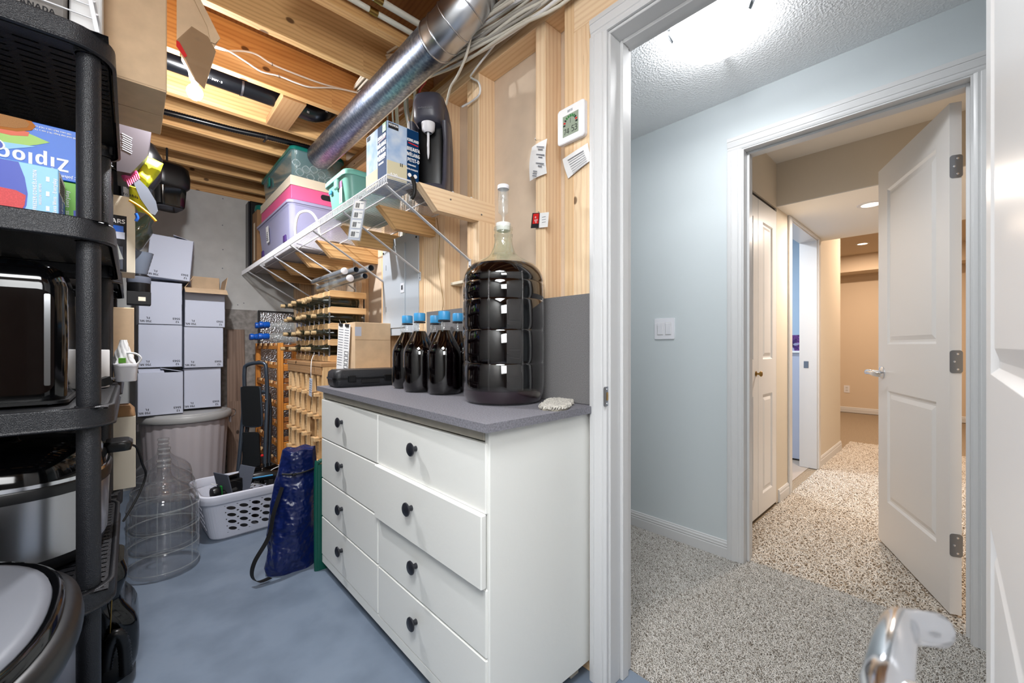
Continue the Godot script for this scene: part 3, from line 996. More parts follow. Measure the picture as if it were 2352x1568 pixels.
# ---------------------------------------------------------------- the hall
func build_hall() -> void:
	struct("floor_hall", boxes([[Vector3(1.205, -0.12, -2.7), Vector3(2.262, -0.006, 1.45)]]), M.carpet_base)
	struct("wall_hall", boxes([
		[Vector3(2.2, 0, -2.7), Vector3(2.315, 2.4, -0.735)], [Vector3(2.2, 0, 0.045), Vector3(2.315, 2.4, 1.45)],
		[Vector3(2.2, 2.038, -0.735), Vector3(2.315, 2.4, 0.045)]]), M.wall_blue)
	struct("wall_hall_end", boxes([[Vector3(1.21, 0, -2.8), Vector3(2.315, 2.4, -2.7)], [Vector3(1.21, 0, 1.45), Vector3(2.315, 2.4, 2.75)]]), M.wall_blue)
	struct("ceiling_hall", boxes([[Vector3(1.21, 2.29, -2.7), Vector3(2.2, 2.40, 1.45)]]), M.stipple)
	# baseboard with its grooves
	var prof := poly([[0, 0], [0.013, 0], [0.013, 0.048], [0.0105, 0.051], [0.012, 0.055], [0.012, 0.060], [0.009, 0.063], [0.010, 0.067], [0.0095, 0.073], [0.006, 0.078], [0.006, 0.083], [0.003, 0.086], [0, 0.086]])
	for s in [[-2.7, -0.789], [0.10, 1.45]]:
		struct("baseboard_hall", sh().extrude(prof, s[1] - s[0], Transform3D(Basis(Vector3.LEFT, Vector3.UP, Vector3.FORWARD), Vector3(2.2, 0, s[1]))).done(), M.trim)
	# frame of the far doorway
	var t := struct("trim_2", boxes([
		[Vector3(2.195, 0, -0.735), Vector3(2.32, 2.02, -0.715)], [Vector3(2.195, 0, 0.025), Vector3(2.32, 2.02, 0.045)],
		[Vector3(2.195, 2.018, -0.735), Vector3(2.32, 2.038, 0.045)]], 0.001), M.trim)
	part(t, "door_stop", boxes([[Vector3(2.24, 0, -0.715), Vector3(2.275, 2.018, -0.704)], [Vector3(2.24, 2.007, -0.704), Vector3(2.275, 2.018, 0.014)], [Vector3(2.24, 0, 0.014), Vector3(2.275, 2.018, 0.025)]], 0.001), M.trim)
	part(t, "casing", casing_mesh(0.066), M.trim, Transform3D(Basis(Vector3(0, 0, -1), Vector3.DOWN, Vector3(-1, 0, 0)), Vector3(2.2, 2.024, -0.722)) * Transform3D(Basis.from_scale(Vector3(1, 2.024, 1)), Vector3.ZERO))
	part(t, "casing", casing_mesh(0.066), M.trim, Transform3D(Basis(Vector3(0, 1, 0), Vector3(0, 0, -1), Vector3(-1, 0, 0)), Vector3(2.2, 2.024, 0.098)) * Transform3D(Basis.from_scale(Vector3(1, 0.886, 1)), Vector3.ZERO))
	part(t, "casing", casing_mesh(0.066), M.trim, Transform3D(Basis(Vector3(0, 0, 1), Vector3.UP, Vector3(-1, 0, 0)), Vector3(2.2, 0, 0.032)) * Transform3D(Basis.from_scale(Vector3(1, 2.024, 1)), Vector3.ZERO))
	part(t, "strike_plate", box(Vector3(0.004, 0.06, 0.003), 0.0008), M.hinge, at(Vector3(2.29, 0.92, -0.7135)))
	# light switch
	var sw := thing("light_switch", "white double rocker light switch on the pale blue wall", "switch", Vector3(2.2, 1.158, -1.123))
	sw.transform = facing(Vector3(2.2, 1.158, -1.123), Vector3.LEFT)
	part(sw, "plate", sh().extrude(rr_poly(0.058, 0.058, 0.004), 0.005).done(), M.white_plastic)
	for dx in [-0.0235, 0.0235]:
		var fr := part(sw, "rocker_frame", sh().extrude(rr_poly(0.0185, 0.035, 0.002), 0.0012).done(), M.trim, at(Vector3(dx, 0, 0.005)))
		part(fr, "rocker", sh().box(Vector3(0, 0, 0.003), Vector3(0.031, 0.064, 0.004), 0.001, Basis(Vector3.RIGHT, 0.06)).done(), M.white_plastic)
	# bowl lamp
	var l := thing("ceiling_lamp", "round frosted glass bowl lamp with metal clips on the hall ceiling", "lamp", Vector3(1.645, 2.29, -0.64))
	part(l, "back_plate", lathed([[0.0, -0.006], [0.13, -0.006], [0.135, -0.003], [0.135, 0.0]], 40), M.white_metal)
	part(l, "glass_bowl", lathed([[0.0, -0.098], [0.05, -0.094], [0.095, -0.083], [0.13, -0.064], [0.150, -0.043], [0.158, -0.028], [0.160, -0.024], [0.150, -0.026]], 48), M.lamp_bowl)
	for k in 3:
		var a := -2.25 + k * TAU / 3.0
		var d := Vector3(cos(a), 0, sin(a))
		var tn := Vector3(-d.z, 0, d.x)
		part(l, "clip", sh().loft([
			PackedVector3Array([d * 0.158 + tn * 0.008 + Vector3(0, -0.0, 0), d * 0.158 - tn * 0.008, d * 0.162 - tn * 0.008, d * 0.162 + tn * 0.008]),
			PackedVector3Array([d * 0.163 + tn * 0.009 + Vector3(0, -0.025, 0), d * 0.163 - tn * 0.009 + Vector3(0, -0.025, 0), d * 0.170 - tn * 0.009 + Vector3(0, -0.025, 0), d * 0.170 + tn * 0.009 + Vector3(0, -0.025, 0)]),
			PackedVector3Array([d * 0.148 + tn * 0.006 + Vector3(0, -0.047, 0), d * 0.148 - tn * 0.006 + Vector3(0, -0.047, 0), d * 0.152 - tn * 0.006 + Vector3(0, -0.052, 0), d * 0.152 + tn * 0.006 + Vector3(0, -0.052, 0)])]).done(), M.chrome)

func build_beyond() -> void:
	struct("floor_corridor", boxes([[Vector3(2.262, -0.12, -0.90), Vector3(8.6, -0.006, 2.0)], [Vector3(5.39, -0.12, -3.2), Vector3(8.6, -0.006, -0.90)]]), M.carpet_far)
	var zf := -0.84
	struct("wall_corridor_near", boxes([
		[Vector3(2.315, 0, zf - 0.12), Vector3(2.45, 2.3, zf)], [Vector3(2.45, 1.99, zf - 0.12), Vector3(3.20, 2.3, zf)],
		[Vector3(3.20, 0, zf - 0.12), Vector3(3.52, 2.3, zf)], [Vector3(3.52, 1.985, zf - 0.12), Vector3(4.365, 2.3, zf)],
		[Vector3(4.365, 0, zf - 0.12), Vector3(5.39, 2.6, zf)]]), M.wall_tan)
	struct("wall_corridor_far", boxes([[Vector3(2.315, 0, 0.55), Vector3(4.6, 2.6, 0.65)], [Vector3(2.315, 0, 0.045), Vector3(2.32, 2.3, 0.55)], [Vector3(4.6, 0, 0.65), Vector3(4.7, 2.6, 2.0)], [Vector3(4.6, 0, 2.0), Vector3(8.6, 2.6, 2.1)]]), M.wall_tan)
	struct("wall_room", boxes([[Vector3(8.5, 0, -3.2), Vector3(8.6, 2.6, 2.0)], [Vector3(5.29, 0, -3.3), Vector3(8.6, 2.6, -3.2)], [Vector3(5.29, 0, -3.2), Vector3(5.39, 2.6, zf - 0.12)]]), M.wall_peach)
	struct("ceiling_corridor", boxes([[Vector3(2.315, 2.29, zf), Vector3(3.2, 2.40, 0.55)]]), M.white_ceiling)
	var bh := struct("ceiling_bulkhead", boxes([[Vector3(3.2, 2.003, zf), Vector3(4.54, 2.5, 0.55)]]), M.wall_tan)
	part(bh, "soffit", boxes([[Vector3(3.2, 1.998, zf), Vector3(4.54, 2.003, 0.55)]]), M.white_ceiling)
	struct("ceiling_room", boxes([[Vector3(4.54, 2.45, -3.2), Vector3(8.6, 2.56, 2.0)]]), M.wall_peach)
	struct("ceiling_room_bulkhead", boxes([[Vector3(8.1, 2.20, -3.2), Vector3(8.5, 2.45, 2.0)]]), M.wall_peach)
	var prof := poly([[0, 0], [0.013, 0], [0.013, 0.055], [0.010, 0.060], [0.010, 0.075], [0.005, 0.085], [0, 0.086]])
	var bx := func(x0: float, x1: float, z: float) -> ArrayMesh:
		return sh().extrude(prof, x1 - x0, Transform3D(Basis(Vector3.BACK, Vector3.UP, Vector3.LEFT), Vector3(x1, 0, z))).done()
	struct("baseboard_corridor", bx.call(3.235, 3.46, zf), M.trim)
	struct("baseboard_corridor", bx.call(4.43, 5.39, zf), M.trim)
	struct("baseboard_room", sh().extrude(prof, 5.2, Transform3D(Basis(Vector3.LEFT, Vector3.UP, Vector3.FORWARD), Vector3(8.5, 0, 2.0))).done(), M.trim)
	# folding closet door
	var d3 := holder("door_3")
	part(d3, "track", boxes([[Vector3(2.45, 1.965, zf - 0.035), Vector3(3.2, 1.99, zf - 0.01)]]), M.splash_edge)
	for k in 2:
		var leaf := part(d3, "leaf", panel_door(0.365, 1.945, 0.028, [[0.085, 0.12, 0.28, 0.74], [0.085, 0.96, 0.28, 1.82]]), M.door, at(Vector3(2.455 + k * 0.37, 0.018, zf - 0.012)))
		if k == 0:
			part(leaf, "knob", lathed([[0.0, 0.0], [0.016, 0.0], [0.016, 0.003], [0.006, 0.006], [0.006, 0.018], [0.014, 0.022], [0.017, 0.029], [0.012, 0.034], [0.0, 0.035]], 20), M.brass, Transform3D(Basis(Vector3.RIGHT, PI / 2), Vector3(0.325, 0.876, 0.014)))
	# washroom door opening
	var t := struct("trim_3", boxes([[Vector3(3.52, 0, zf - 0.125), Vector3(3.535, 1.97, zf + 0.002)], [Vector3(4.35, 0, zf - 0.125), Vector3(4.365, 1.97, zf + 0.002)], [Vector3(3.52, 1.97, zf - 0.125), Vector3(4.365, 1.985, zf + 0.002)]]), M.trim)
	part(t, "casing", boxes([[Vector3(3.465, 0, zf), Vector3(3.525, 1.998, zf + 0.016)], [Vector3(4.36, 0, zf), Vector3(4.425, 1.998, zf + 0.016)], [Vector3(3.525, 1.978, zf), Vector3(4.36, 1.998, zf + 0.016)]], 0.004), M.trim)
	part(t, "strike_plate", box(Vector3(0.003, 0.06, 0.035), 0.001), M.hinge, at(Vector3(4.349, 0.90, zf - 0.075)))
	struct("floor_washroom", boxes([[Vector3(3.2, -0.12, -2.5), Vector3(5.39, -0.002, -0.90)]]), M.tile)
	struct("wall_washroom", boxes([[Vector3(3.2, 0, -2.6), Vector3(5.39, 2.4, -2.5)], [Vector3(3.1, 0, -2.6), Vector3(3.2, 2.4, -0.96)], [Vector3(5.285, 0, -2.5), Vector3(5.29, 2.4, -0.96)]]), M.wall_bath)
	struct("ceiling_washroom", boxes([[Vector3(3.1, 2.29, -2.6), Vector3(5.39, 2.40, -0.96)]]), M.white_ceiling)
	var cab := thing("washroom_cabinet", "pale cabinet in the washroom with the flower picture on it", "cabinet", Vector3(4.78, 0, -1.25))
	part(cab, "body", box(Vector3(0.45, 0.985, 0.55), 0.004), M.cabinet, at(Vector3(0, 0.4925 + 0.012, 0)))
	part(cab, "top", box(Vector3(0.48, 0.02, 0.58), 0.004), M.white, at(Vector3(0, 1.007, 0)))
	var pic := thing("flower_picture", "small canvas print of a purple flower on the washroom cabinet", "picture")
	pic.transform = facing(Vector3(4.60, 1.092, -1.09), Vector3(-1, 0, 0.25))
	part(pic, "canvas", box(Vector3(0.20, 0.148, 0.02), 0.002), M.flower)
	for k in 9:
		var a := TAU * k / 9
		part(pic, "petal", sh().extrude(oval(0.012, 0.036, 12), 0.0008, Transform3D(Basis(Vector3.BACK, a), Vector3(sin(-a) * 0.036, cos(a) * 0.036 - 0.02, 0.0101))).done(), M.tote_lilac if k % 2 else M.purple)
	part(pic, "flower_eye", sh().extrude(oval(0.02, 0.012, 14), 0.0016, at(Vector3(0, -0.02, 0.0102))).done(), M.ink)
	# lamps
	for q in [[Vector3(3.60, 1.998, -0.40), "round recessed ceiling lamp in the low corridor soffit"], [Vector3(5.6, 2.45, -0.2), "unseen recessed ceiling lamp in the far room by the corridor"], [Vector3(7.3, 2.45, -0.9), "recessed ceiling lamp deep in the far room"]]:
		var rl := thing("recessed_lamp", q[1], "lamp", q[0])
		part(rl, "ring", lathed([[0.052, -0.001], [0.052, -0.004], [0.072, -0.003], [0.075, 0.0]], 32), M.white_metal)
		part(rl, "lens", lathed([[0.0, -0.003], [0.052, -0.002]], 32), M.warm_lens)
	# outlet
	var o := thing("wall_outlet", "white duplex outlet low on the peach wall", "outlet")
	o.transform = facing(onx(1945, 893, 8.499), Vector3.LEFT)
	part(o, "plate", sh().extrude(rr_poly(0.036, 0.058, 0.004), 0.005).done(), M.white_plastic)
	for dy in [-0.021, 0.021]:
		var so := part(o, "socket", sh().extrude(rr_poly(0.016, 0.014, 0.006), 0.0015).done(), M.trim, at(Vector3(0, dy, 0.005)))
		for dx in [-0.006, 0.006]:
			part(so, "slot", box(Vector3(0.002, 0.008, 0.001)), M.ink, at(Vector3(dx, 0.001, 0.0016)))
	# the open door beyond the far doorway
	var dir := Vector3(0.92, 0, -0.392).normalized()
	var d2 := part(self, "door_2", panel_door(0.70, 1.995, 0.035, [[0.10, 0.235, 0.585, 0.815], [0.10, 1.055, 0.585, 1.86]]), M.door, Transform3D(Basis(dir, Vector3.UP, dir.cross(Vector3.UP)), Vector3(2.362, 0.015, -0.012)))
	d2.set_meta("kind", "structure")
	lever_set(d2, Transform3D(Basis(Vector3.UP, PI), Vector3(0.645, 0.905, -0.0175)), M.chrome, 1.0)
	for hy in [0.27, 0.985, 1.745]:
		hinge(d2, facing(Vector3(-0.0002, hy, 0.001), Vector3.LEFT))

func build_foreground_door() -> void:
	var a := Vector3(1.088, 0.012, 0.048)
	var b := Vector3(0.235, 0.012, 0.057)
	var dir := (b - a).normalized()
	var d := part(self, "door_1", panel_door(a.distance_to(b), 2.005, 0.035, [[0.115, 0.235, 0.735, 0.770], [0.115, 1.005, 0.735, 1.87]]), M.door, Transform3D(Basis(dir, Vector3.UP, dir.cross(Vector3.UP)), a))
	d.set_meta("kind", "structure")
	lever_set(d, Transform3D(Basis.IDENTITY, Vector3(a.distance_to(b) - 0.065, 0.86, 0.0175)), M.chrome, -1.0)

# ---------------------------------------------------------------- dresser, worktop and what stands on it
func build_dresser() -> void:
	var fx := 0.665
	var z0 := -0.812
	var z1 := -2.05
	var d := thing("dresser", "white painted eight-drawer dresser with dark round knobs", "dresser", Vector3(0.88, 0, -1.43))
	var o := d.position
	block(d, "side_panel", Vector3(fx + 0.006, 0.045, z0 - 0.020) - o, Vector3(1.092, 0.846, z0) - o, M.dresser, 0.003)
	block(d, "side_panel", Vector3(fx + 0.006, 0.045, z1) - o, Vector3(1.092, 0.846, z1 + 0.020) - o, M.dresser, 0.003)
	block(d, "back_panel", Vector3(1.082, 0.08, z1 + 0.02) - o, Vector3(1.092, 0.846, z0 - 0.02) - o, M.dresser, 0.001)
	block(d, "top_rail", Vector3(fx + 0.004, 0.816, z1 + 0.02) - o, Vector3(fx + 0.03, 0.846, z0 - 0.02) - o, M.dresser_rail, 0.002)
	block(d, "bottom_rail", Vector3(fx + 0.002, 0.040, z1) - o, Vector3(fx + 0.024, 0.078, z0 - 0.004) - o, M.dresser, 0.003)
	block(d, "floor_board", Vector3(fx + 0.02, 0.062, z1 + 0.02) - o, Vector3(1.082, 0.078, z0 - 0.02) - o, M.dresser, 0.001)
	block(d, "centre_panel", Vector3(fx + 0.02, 0.078, -1.453) - o, Vector3(1.082, 0.816, -1.433) - o, M.dresser, 0.001)
	for zz in [-0.86, -1.95]:
		for xx in [0.72, 1.05]:
			block(d, "foot", Vector3(xx - 0.02, 0, zz - 0.02) - o, Vector3(xx + 0.02, 0.062, zz + 0.02) - o, M.dresser_rail, 0.002)
	var ys := [0.813, 0.628, 0.440, 0.260, 0.078]
	var outs := [0.0, 0.0, 0.0, 0.0, 0.001, 0.016, 0.0, 0.0]
	for c in 2:
		var za := -1.446 if c == 0 else z0 - 0.006
		var zb := z1 + 0.002 if c == 0 else -1.440
		for r in 4:
			var yt: float = ys[r] - 0.002
			var yb: float = ys[r + 1] + 0.002
			var px: float = outs[c * 4 + r]
			if c == 1 and r == 1:
				yt += 0.006
			var dr := block(d, "drawer", Vector3(fx - px, yb, zb) - o, Vector3(fx + 0.018 - px, yt, za) - o, M.dresser, 0.003)
			part(dr, "drawer_box", boxes([[Vector3(0.012, -0.07, -0.24), Vector3(0.30, -0.06, 0.24)], [Vector3(0.012, -0.07, -0.24), Vector3(0.30, 0.05, -0.23)], [Vector3(0.012, -0.07, 0.23), Vector3(0.30, 0.05, 0.24)]]), M.rack2)
			var kz := onx(786 if c == 0 else 956, 1000, fx).z
			var zc := (za + zb) / 2.0
			part(dr, "knob", lathed([[0.0, 0.0], [0.009, 0.0], [0.008, 0.008], [0.0085, 0.012], [0.018, 0.016], [0.0215, 0.019], [0.021, 0.0225], [0.017, 0.0255], [0.0, 0.027]], 28), M.charcoal, Transform3D(Basis(Vector3.BACK, PI / 2), Vector3(-0.0089, 0.016 if r < 3 else 0.02, kz - zc)))
	# worktop and the splash board
	var w := sh().extrude(poly([[0.636, 0.782], [1.098, 0.792], [1.098, 2.085], [0.655, 2.085]]), 0.022, Transform3D(Basis(Vector3.RIGHT, Vector3.FORWARD, Vector3.UP), Vector3(0, TOP - 0.022, 0)))
	single("worktop", "dark grey laminate worktop laid on the white dresser", "worktop", w.done(), M.worktop)
	single("splash_board", "dark speckled board standing behind the glass jugs against the studs", "board", sh().box(Vector3((WALL - 0.012 + WALL) / 2.0, (TOP + 1.232) / 2.0, -1.305), Vector3(0.0115, 1.232 - TOP - 0.002, 1.01), 0.001).done(), M.splash)
	# carpet offcut
	var rug := PackedVector2Array()
	for k in 28:
		var a := TAU * k / 28
		var e := 3.5
		var r := pow(pow(absf(cos(a)), e) + pow(absf(sin(a)), e), -1.0 / e)
		rug.append(Vector2(0.115 * r * cos(a), 0.045 * r * sin(a)) * rng.randf_range(0.94, 1.05))
	var c0 := thing("carpet_offcut", "small piece of looped beige carpet on the dark worktop corner", "carpet piece", Vector3(1.005, TOP, -0.875), 0.55)
	part(c0, "backing", sh().extrude(rug, 0.006, Transform3D(Basis(Vector3.RIGHT, Vector3.FORWARD, Vector3.UP), Vector3.ZERO)).done(), M.rug)
	var mm := MultiMesh.new()
	mm.transform_format = MultiMesh.TRANSFORM_3D
	mm.use_colors = true
	mm.mesh = tuft_mesh(0.0045, 0.010)
	var spots := []
	for i in 1500:
		var p := Vector2(rng.randf_range(-0.12, 0.12), rng.randf_range(-0.05, 0.05))
		if Geometry2D.is_point_in_polygon(p, rug):
			spots.append(p)
	mm.instance_count = spots.size()
	for i in spots.size():
		mm.set_instance_transform(i, Transform3D(Basis(Vector3.UP, rng.randf() * TAU) * Basis(Vector3.RIGHT, rng.randf_range(-0.5, 0.5)), Vector3(spots[i].x, 0.005, -spots[i].y)))
		var g := rng.randf_range(0.42, 0.66)
		mm.set_instance_color(i, Color(g, g * 0.95, g * 0.86))
	var mi := MultiMeshInstance3D.new()
	mi.name = "pile"
	mi.multimesh = mm
	mi.material_override = tuft_mat()
	mi.set_meta("kind", "stuff")
	c0.add_child(mi)

var tuft_material: StandardMaterial3D
func tuft_mat() -> StandardMaterial3D:
	if tuft_material == null:
		tuft_material = mat(Color.WHITE, 0.95)
		tuft_material.vertex_color_use_as_albedo = true
	return tuft_material

# a bent loop of yarn
func tuft_mesh(r: float, h: float) -> ArrayMesh:
	var pts := PackedVector3Array()
	for k in 5:
		var a := PI * k / 4.0
		pts.append(Vector3(-cos(a) * r * 1.1, sin(a) * h * 0.8, 0.3 * r * sin(a * 2.0)))
	return sh().tube(pts, r * 0.42, 4).done()

func build_carboy_and_jugs() -> void:
	# carboy full of red wine: ribbed glass skin with the wine inside
	var p := Vector3(0.952, TOP, -1.076)
	var c := thing("wine_carboy", "large glass carboy full of dark red wine with an airlock", "carboy", p)
	var R := 0.1415
	var prof := [[0.0, 0.004], [0.118, 0.0], [0.128, 0.005], [0.1385, 0.030], [0.1405, 0.046]]
	var rib := func(y0: float, y1: float) -> void:
		prof.append([R, y0 + 0.006])
		prof.append([R, y1 - 0.006])
		prof.append([R - 0.0035, y1])
	for q in [[0.05, 0.135], [0.14, 0.245], [0.25, 0.345], [0.35, 0.405]]:
		rib.call(q[0], q[1])
	var neck := [[R, 0.412], [0.1375, 0.430], [0.128, 0.450], [0.110, 0.468], [0.085, 0.482], [0.060, 0.494], [0.044, 0.510], [0.035, 0.530], [0.0305, 0.550], [0.0300, 0.566], [0.0325, 0.570], [0.0325, 0.576], [0.0295, 0.580], [0.0300, 0.590], [0.0325, 0.593], [0.0325, 0.601], [0.029, 0.604], [0.025, 0.604]]
	part(c, "glass", lathed(prof + neck, 64), M.glass_clear)
	# vertical ribs of the glass
	for k in 8:
		var a := TAU * (k + 0.35) / 8.0
		var d := Vector3(cos(a), 0, sin(a))
		part(c, "glass_rib", sh().tube(PackedVector3Array([d * 0.139 + Vector3(0, 0.05, 0), d * 0.1405 + Vector3(0, 0.08, 0), d * 0.1405 + Vector3(0, 0.39, 0), d * 0.136 + Vector3(0, 0.43, 0)]), 0.0035, 6).done(), M.glass_clear)
	var wine := [[0.0, 0.046], [0.1375, 0.046]]
	for q in prof.slice(5):
		wine.append([q[0] - 0.002, q[1]])
	wine += [[R - 0.003, 0.412], [0.1350, 0.430], [0.126, 0.449], [0.112, 0.4655], [0.0, 0.4655]]
	part(c, "wine", lathed(wine, 64), M.wine)
	part(c, "lees", lathed([[0.0, 0.006], [0.116, 0.003], [0.126, 0.007], [0.1362, 0.030], [0.1378, 0.0455], [0.0, 0.0455]], 64), M.lees)
	part(c, "neck_glass", lathed([[0.110, 0.4685], [0.085, 0.4825], [0.060, 0.4945], [0.044, 0.5105], [0.035, 0.5305], [0.0307, 0.5505], [0.0302, 0.566], [0.0327, 0.570], [0.0327, 0.576], [0.0297, 0.580], [0.0302, 0.590], [0.0327, 0.593], [0.0327, 0.601]], 48), M.glass_green)
	part(c, "bung", lathed([[0.0, 0.590], [0.0235, 0.590], [0.0260, 0.612], [0.0255, 0.616], [0.0, 0.617]], 24), M.porcelain)
	var al := part(c, "airlock", lathed([[0.006, 0.60], [0.006, 0.640], [0.0075, 0.645], [0.0170, 0.652], [0.0180, 0.656], [0.0185, 0.700], [0.0175, 0.704], [0.0180, 0.712], [0.0180, 0.737]], 24), M.glass_pale)
	part(al, "airlock_cap", lathed([[0.020, 0.734], [0.0205, 0.736], [0.0205, 0.746], [0.019, 0.748], [0.0, 0.748]], 24), M.white_plastic)
	part(al, "inner_cup", lathed([[0.005, 0.655], [0.005, 0.705], [0.011, 0.700], [0.0115, 0.725], [0.009, 0.729], [0.0, 0.729]], 20), M.glass_pale)
	# small wine jugs
	var grp := "dark wine jugs with blue caps on the worktop"
	var j := thing("wine_jug", "glass jug of dark wine with a blue screw cap and finger ring", "jug", Vector3.ZERO, 0.0, grp)
	part(j, "glass", lathed([[0.0, 0.0], [0.058, 0.0], [0.065, 0.008], [0.068, 0.03], [0.0685, 0.15], [0.067, 0.168], [0.060, 0.190], [0.048, 0.213], [0.034, 0.238], [0.0245, 0.258], [0.0205, 0.272], [0.0195, 0.290], [0.0215, 0.293], [0.0215, 0.298], [0.018, 0.300]], 40), M.glass_clear)
	part(j, "wine", lathed([[0.0, 0.003], [0.056, 0.003], [0.063, 0.010], [0.0662, 0.03], [0.0667, 0.15], [0.0652, 0.168], [0.0582, 0.190], [0.0462, 0.213], [0.0325, 0.238], [0.0240, 0.254], [0.0, 0.254]], 40), M.wine)
	part(j, "cap", lathed([[0.0, 0.296], [0.0235, 0.296], [0.0242, 0.298], [0.0242, 0.326], [0.0225, 0.330], [0.0, 0.330]], 32), M.cap_blue)
	part(j, "cap_ring", lathed([[0.0215, 0.2885], [0.0245, 0.2885], [0.0245, 0.2935], [0.0215, 0.2935]], 28), M.ink)
	var rg := PackedVector3Array()
	for k in 19:
		var a := TAU * k / 18
		rg.append(Vector3(-0.036 + 0.0155 * cos(a), 0.268 + 0.0165 * sin(a), 0))
	part(j, "finger_ring", sh().tube(rg, 0.0035, 8, PackedFloat32Array(), false).done(), M.glass_pale)
	var spots := [[0.926, -1.405, 0.3], [0.90, -1.552, 0.15], [0.935, -1.722, 0.0], [1.022, -1.275, 0.2], [1.028, -1.452, 0.4], [1.024, -1.625, 0.1]]
	for i in spots.size():
		var x := at(Vector3(spots[i][0], TOP, spots[i][1]), spots[i][2] + 0.5)
		var words: String = "blue-capped glass jug of dark wine " + ["beside the big carboy at the worktop edge", "midway along the worktop edge row", "at the tool case end of the edge row", "tucked between the carboy and splash board", "second from the carboy by the splash board", "by the splash board, close to the electrical panel"][i]
		if i == 0:
			j.transform = x
			j.set_meta("label", words)
		else:
			copy(j, x, words)
	# black tool case
	var tc := thing("tool_case", "black moulded plastic tool case lying beside the wine jugs", "case", Vector3(0.845, TOP, -1.975), -0.10)
	for h in 2:
		var rings := []
		var y0 := 0.0 if h == 0 else 0.042
		var y1 := 0.040 if h == 0 else 0.080
		var t0 := 0.92 if h == 0 else 1.0
		var t1 := 1.0 if h == 0 else 0.90
		rings.append(ring_rr(0.162 * t0, 0.075 * t0, y0, 0.03))
		rings.append(ring_rr(0.162 * lerpf(t0, 1.0, 0.7), 0.075 * lerpf(t0, 1.0, 0.7), lerpf(y0, y1, 0.2), 0.03))
		rings.append(ring_rr(0.162 * lerpf(1.0, t1, 0.2), 0.075 * lerpf(1.0, t1, 0.2), lerpf(y0, y1, 0.75), 0.03))
		rings.append(ring_rr(0.162 * t1 if h == 1 else 0.162, 0.075 * t1 if h == 1 else 0.075, y1, 0.03))
		part(tc, "lower_shell" if h == 0 else "upper_shell", sh().loft(rings).done(), M.black_plastic)
	part(tc, "seam_rim", sh().loft([ring_rr(0.165, 0.078, 0.037, 0.03), ring_rr(0.165, 0.078, 0.045, 0.03)]).done(), M.black_satin)
	for xx in [-0.085, 0.085]:
		part(tc, "latch", box(Vector3(0.035, 0.030, 0.008), 0.002), M.black_satin, at(Vector3(xx, 0.040, 0.080)))
	part(tc, "handle_recess", box(Vector3(0.085, 0.018, 0.006), 0.002), M.black_matte, at(Vector3(0.0, 0.026, 0.078)))

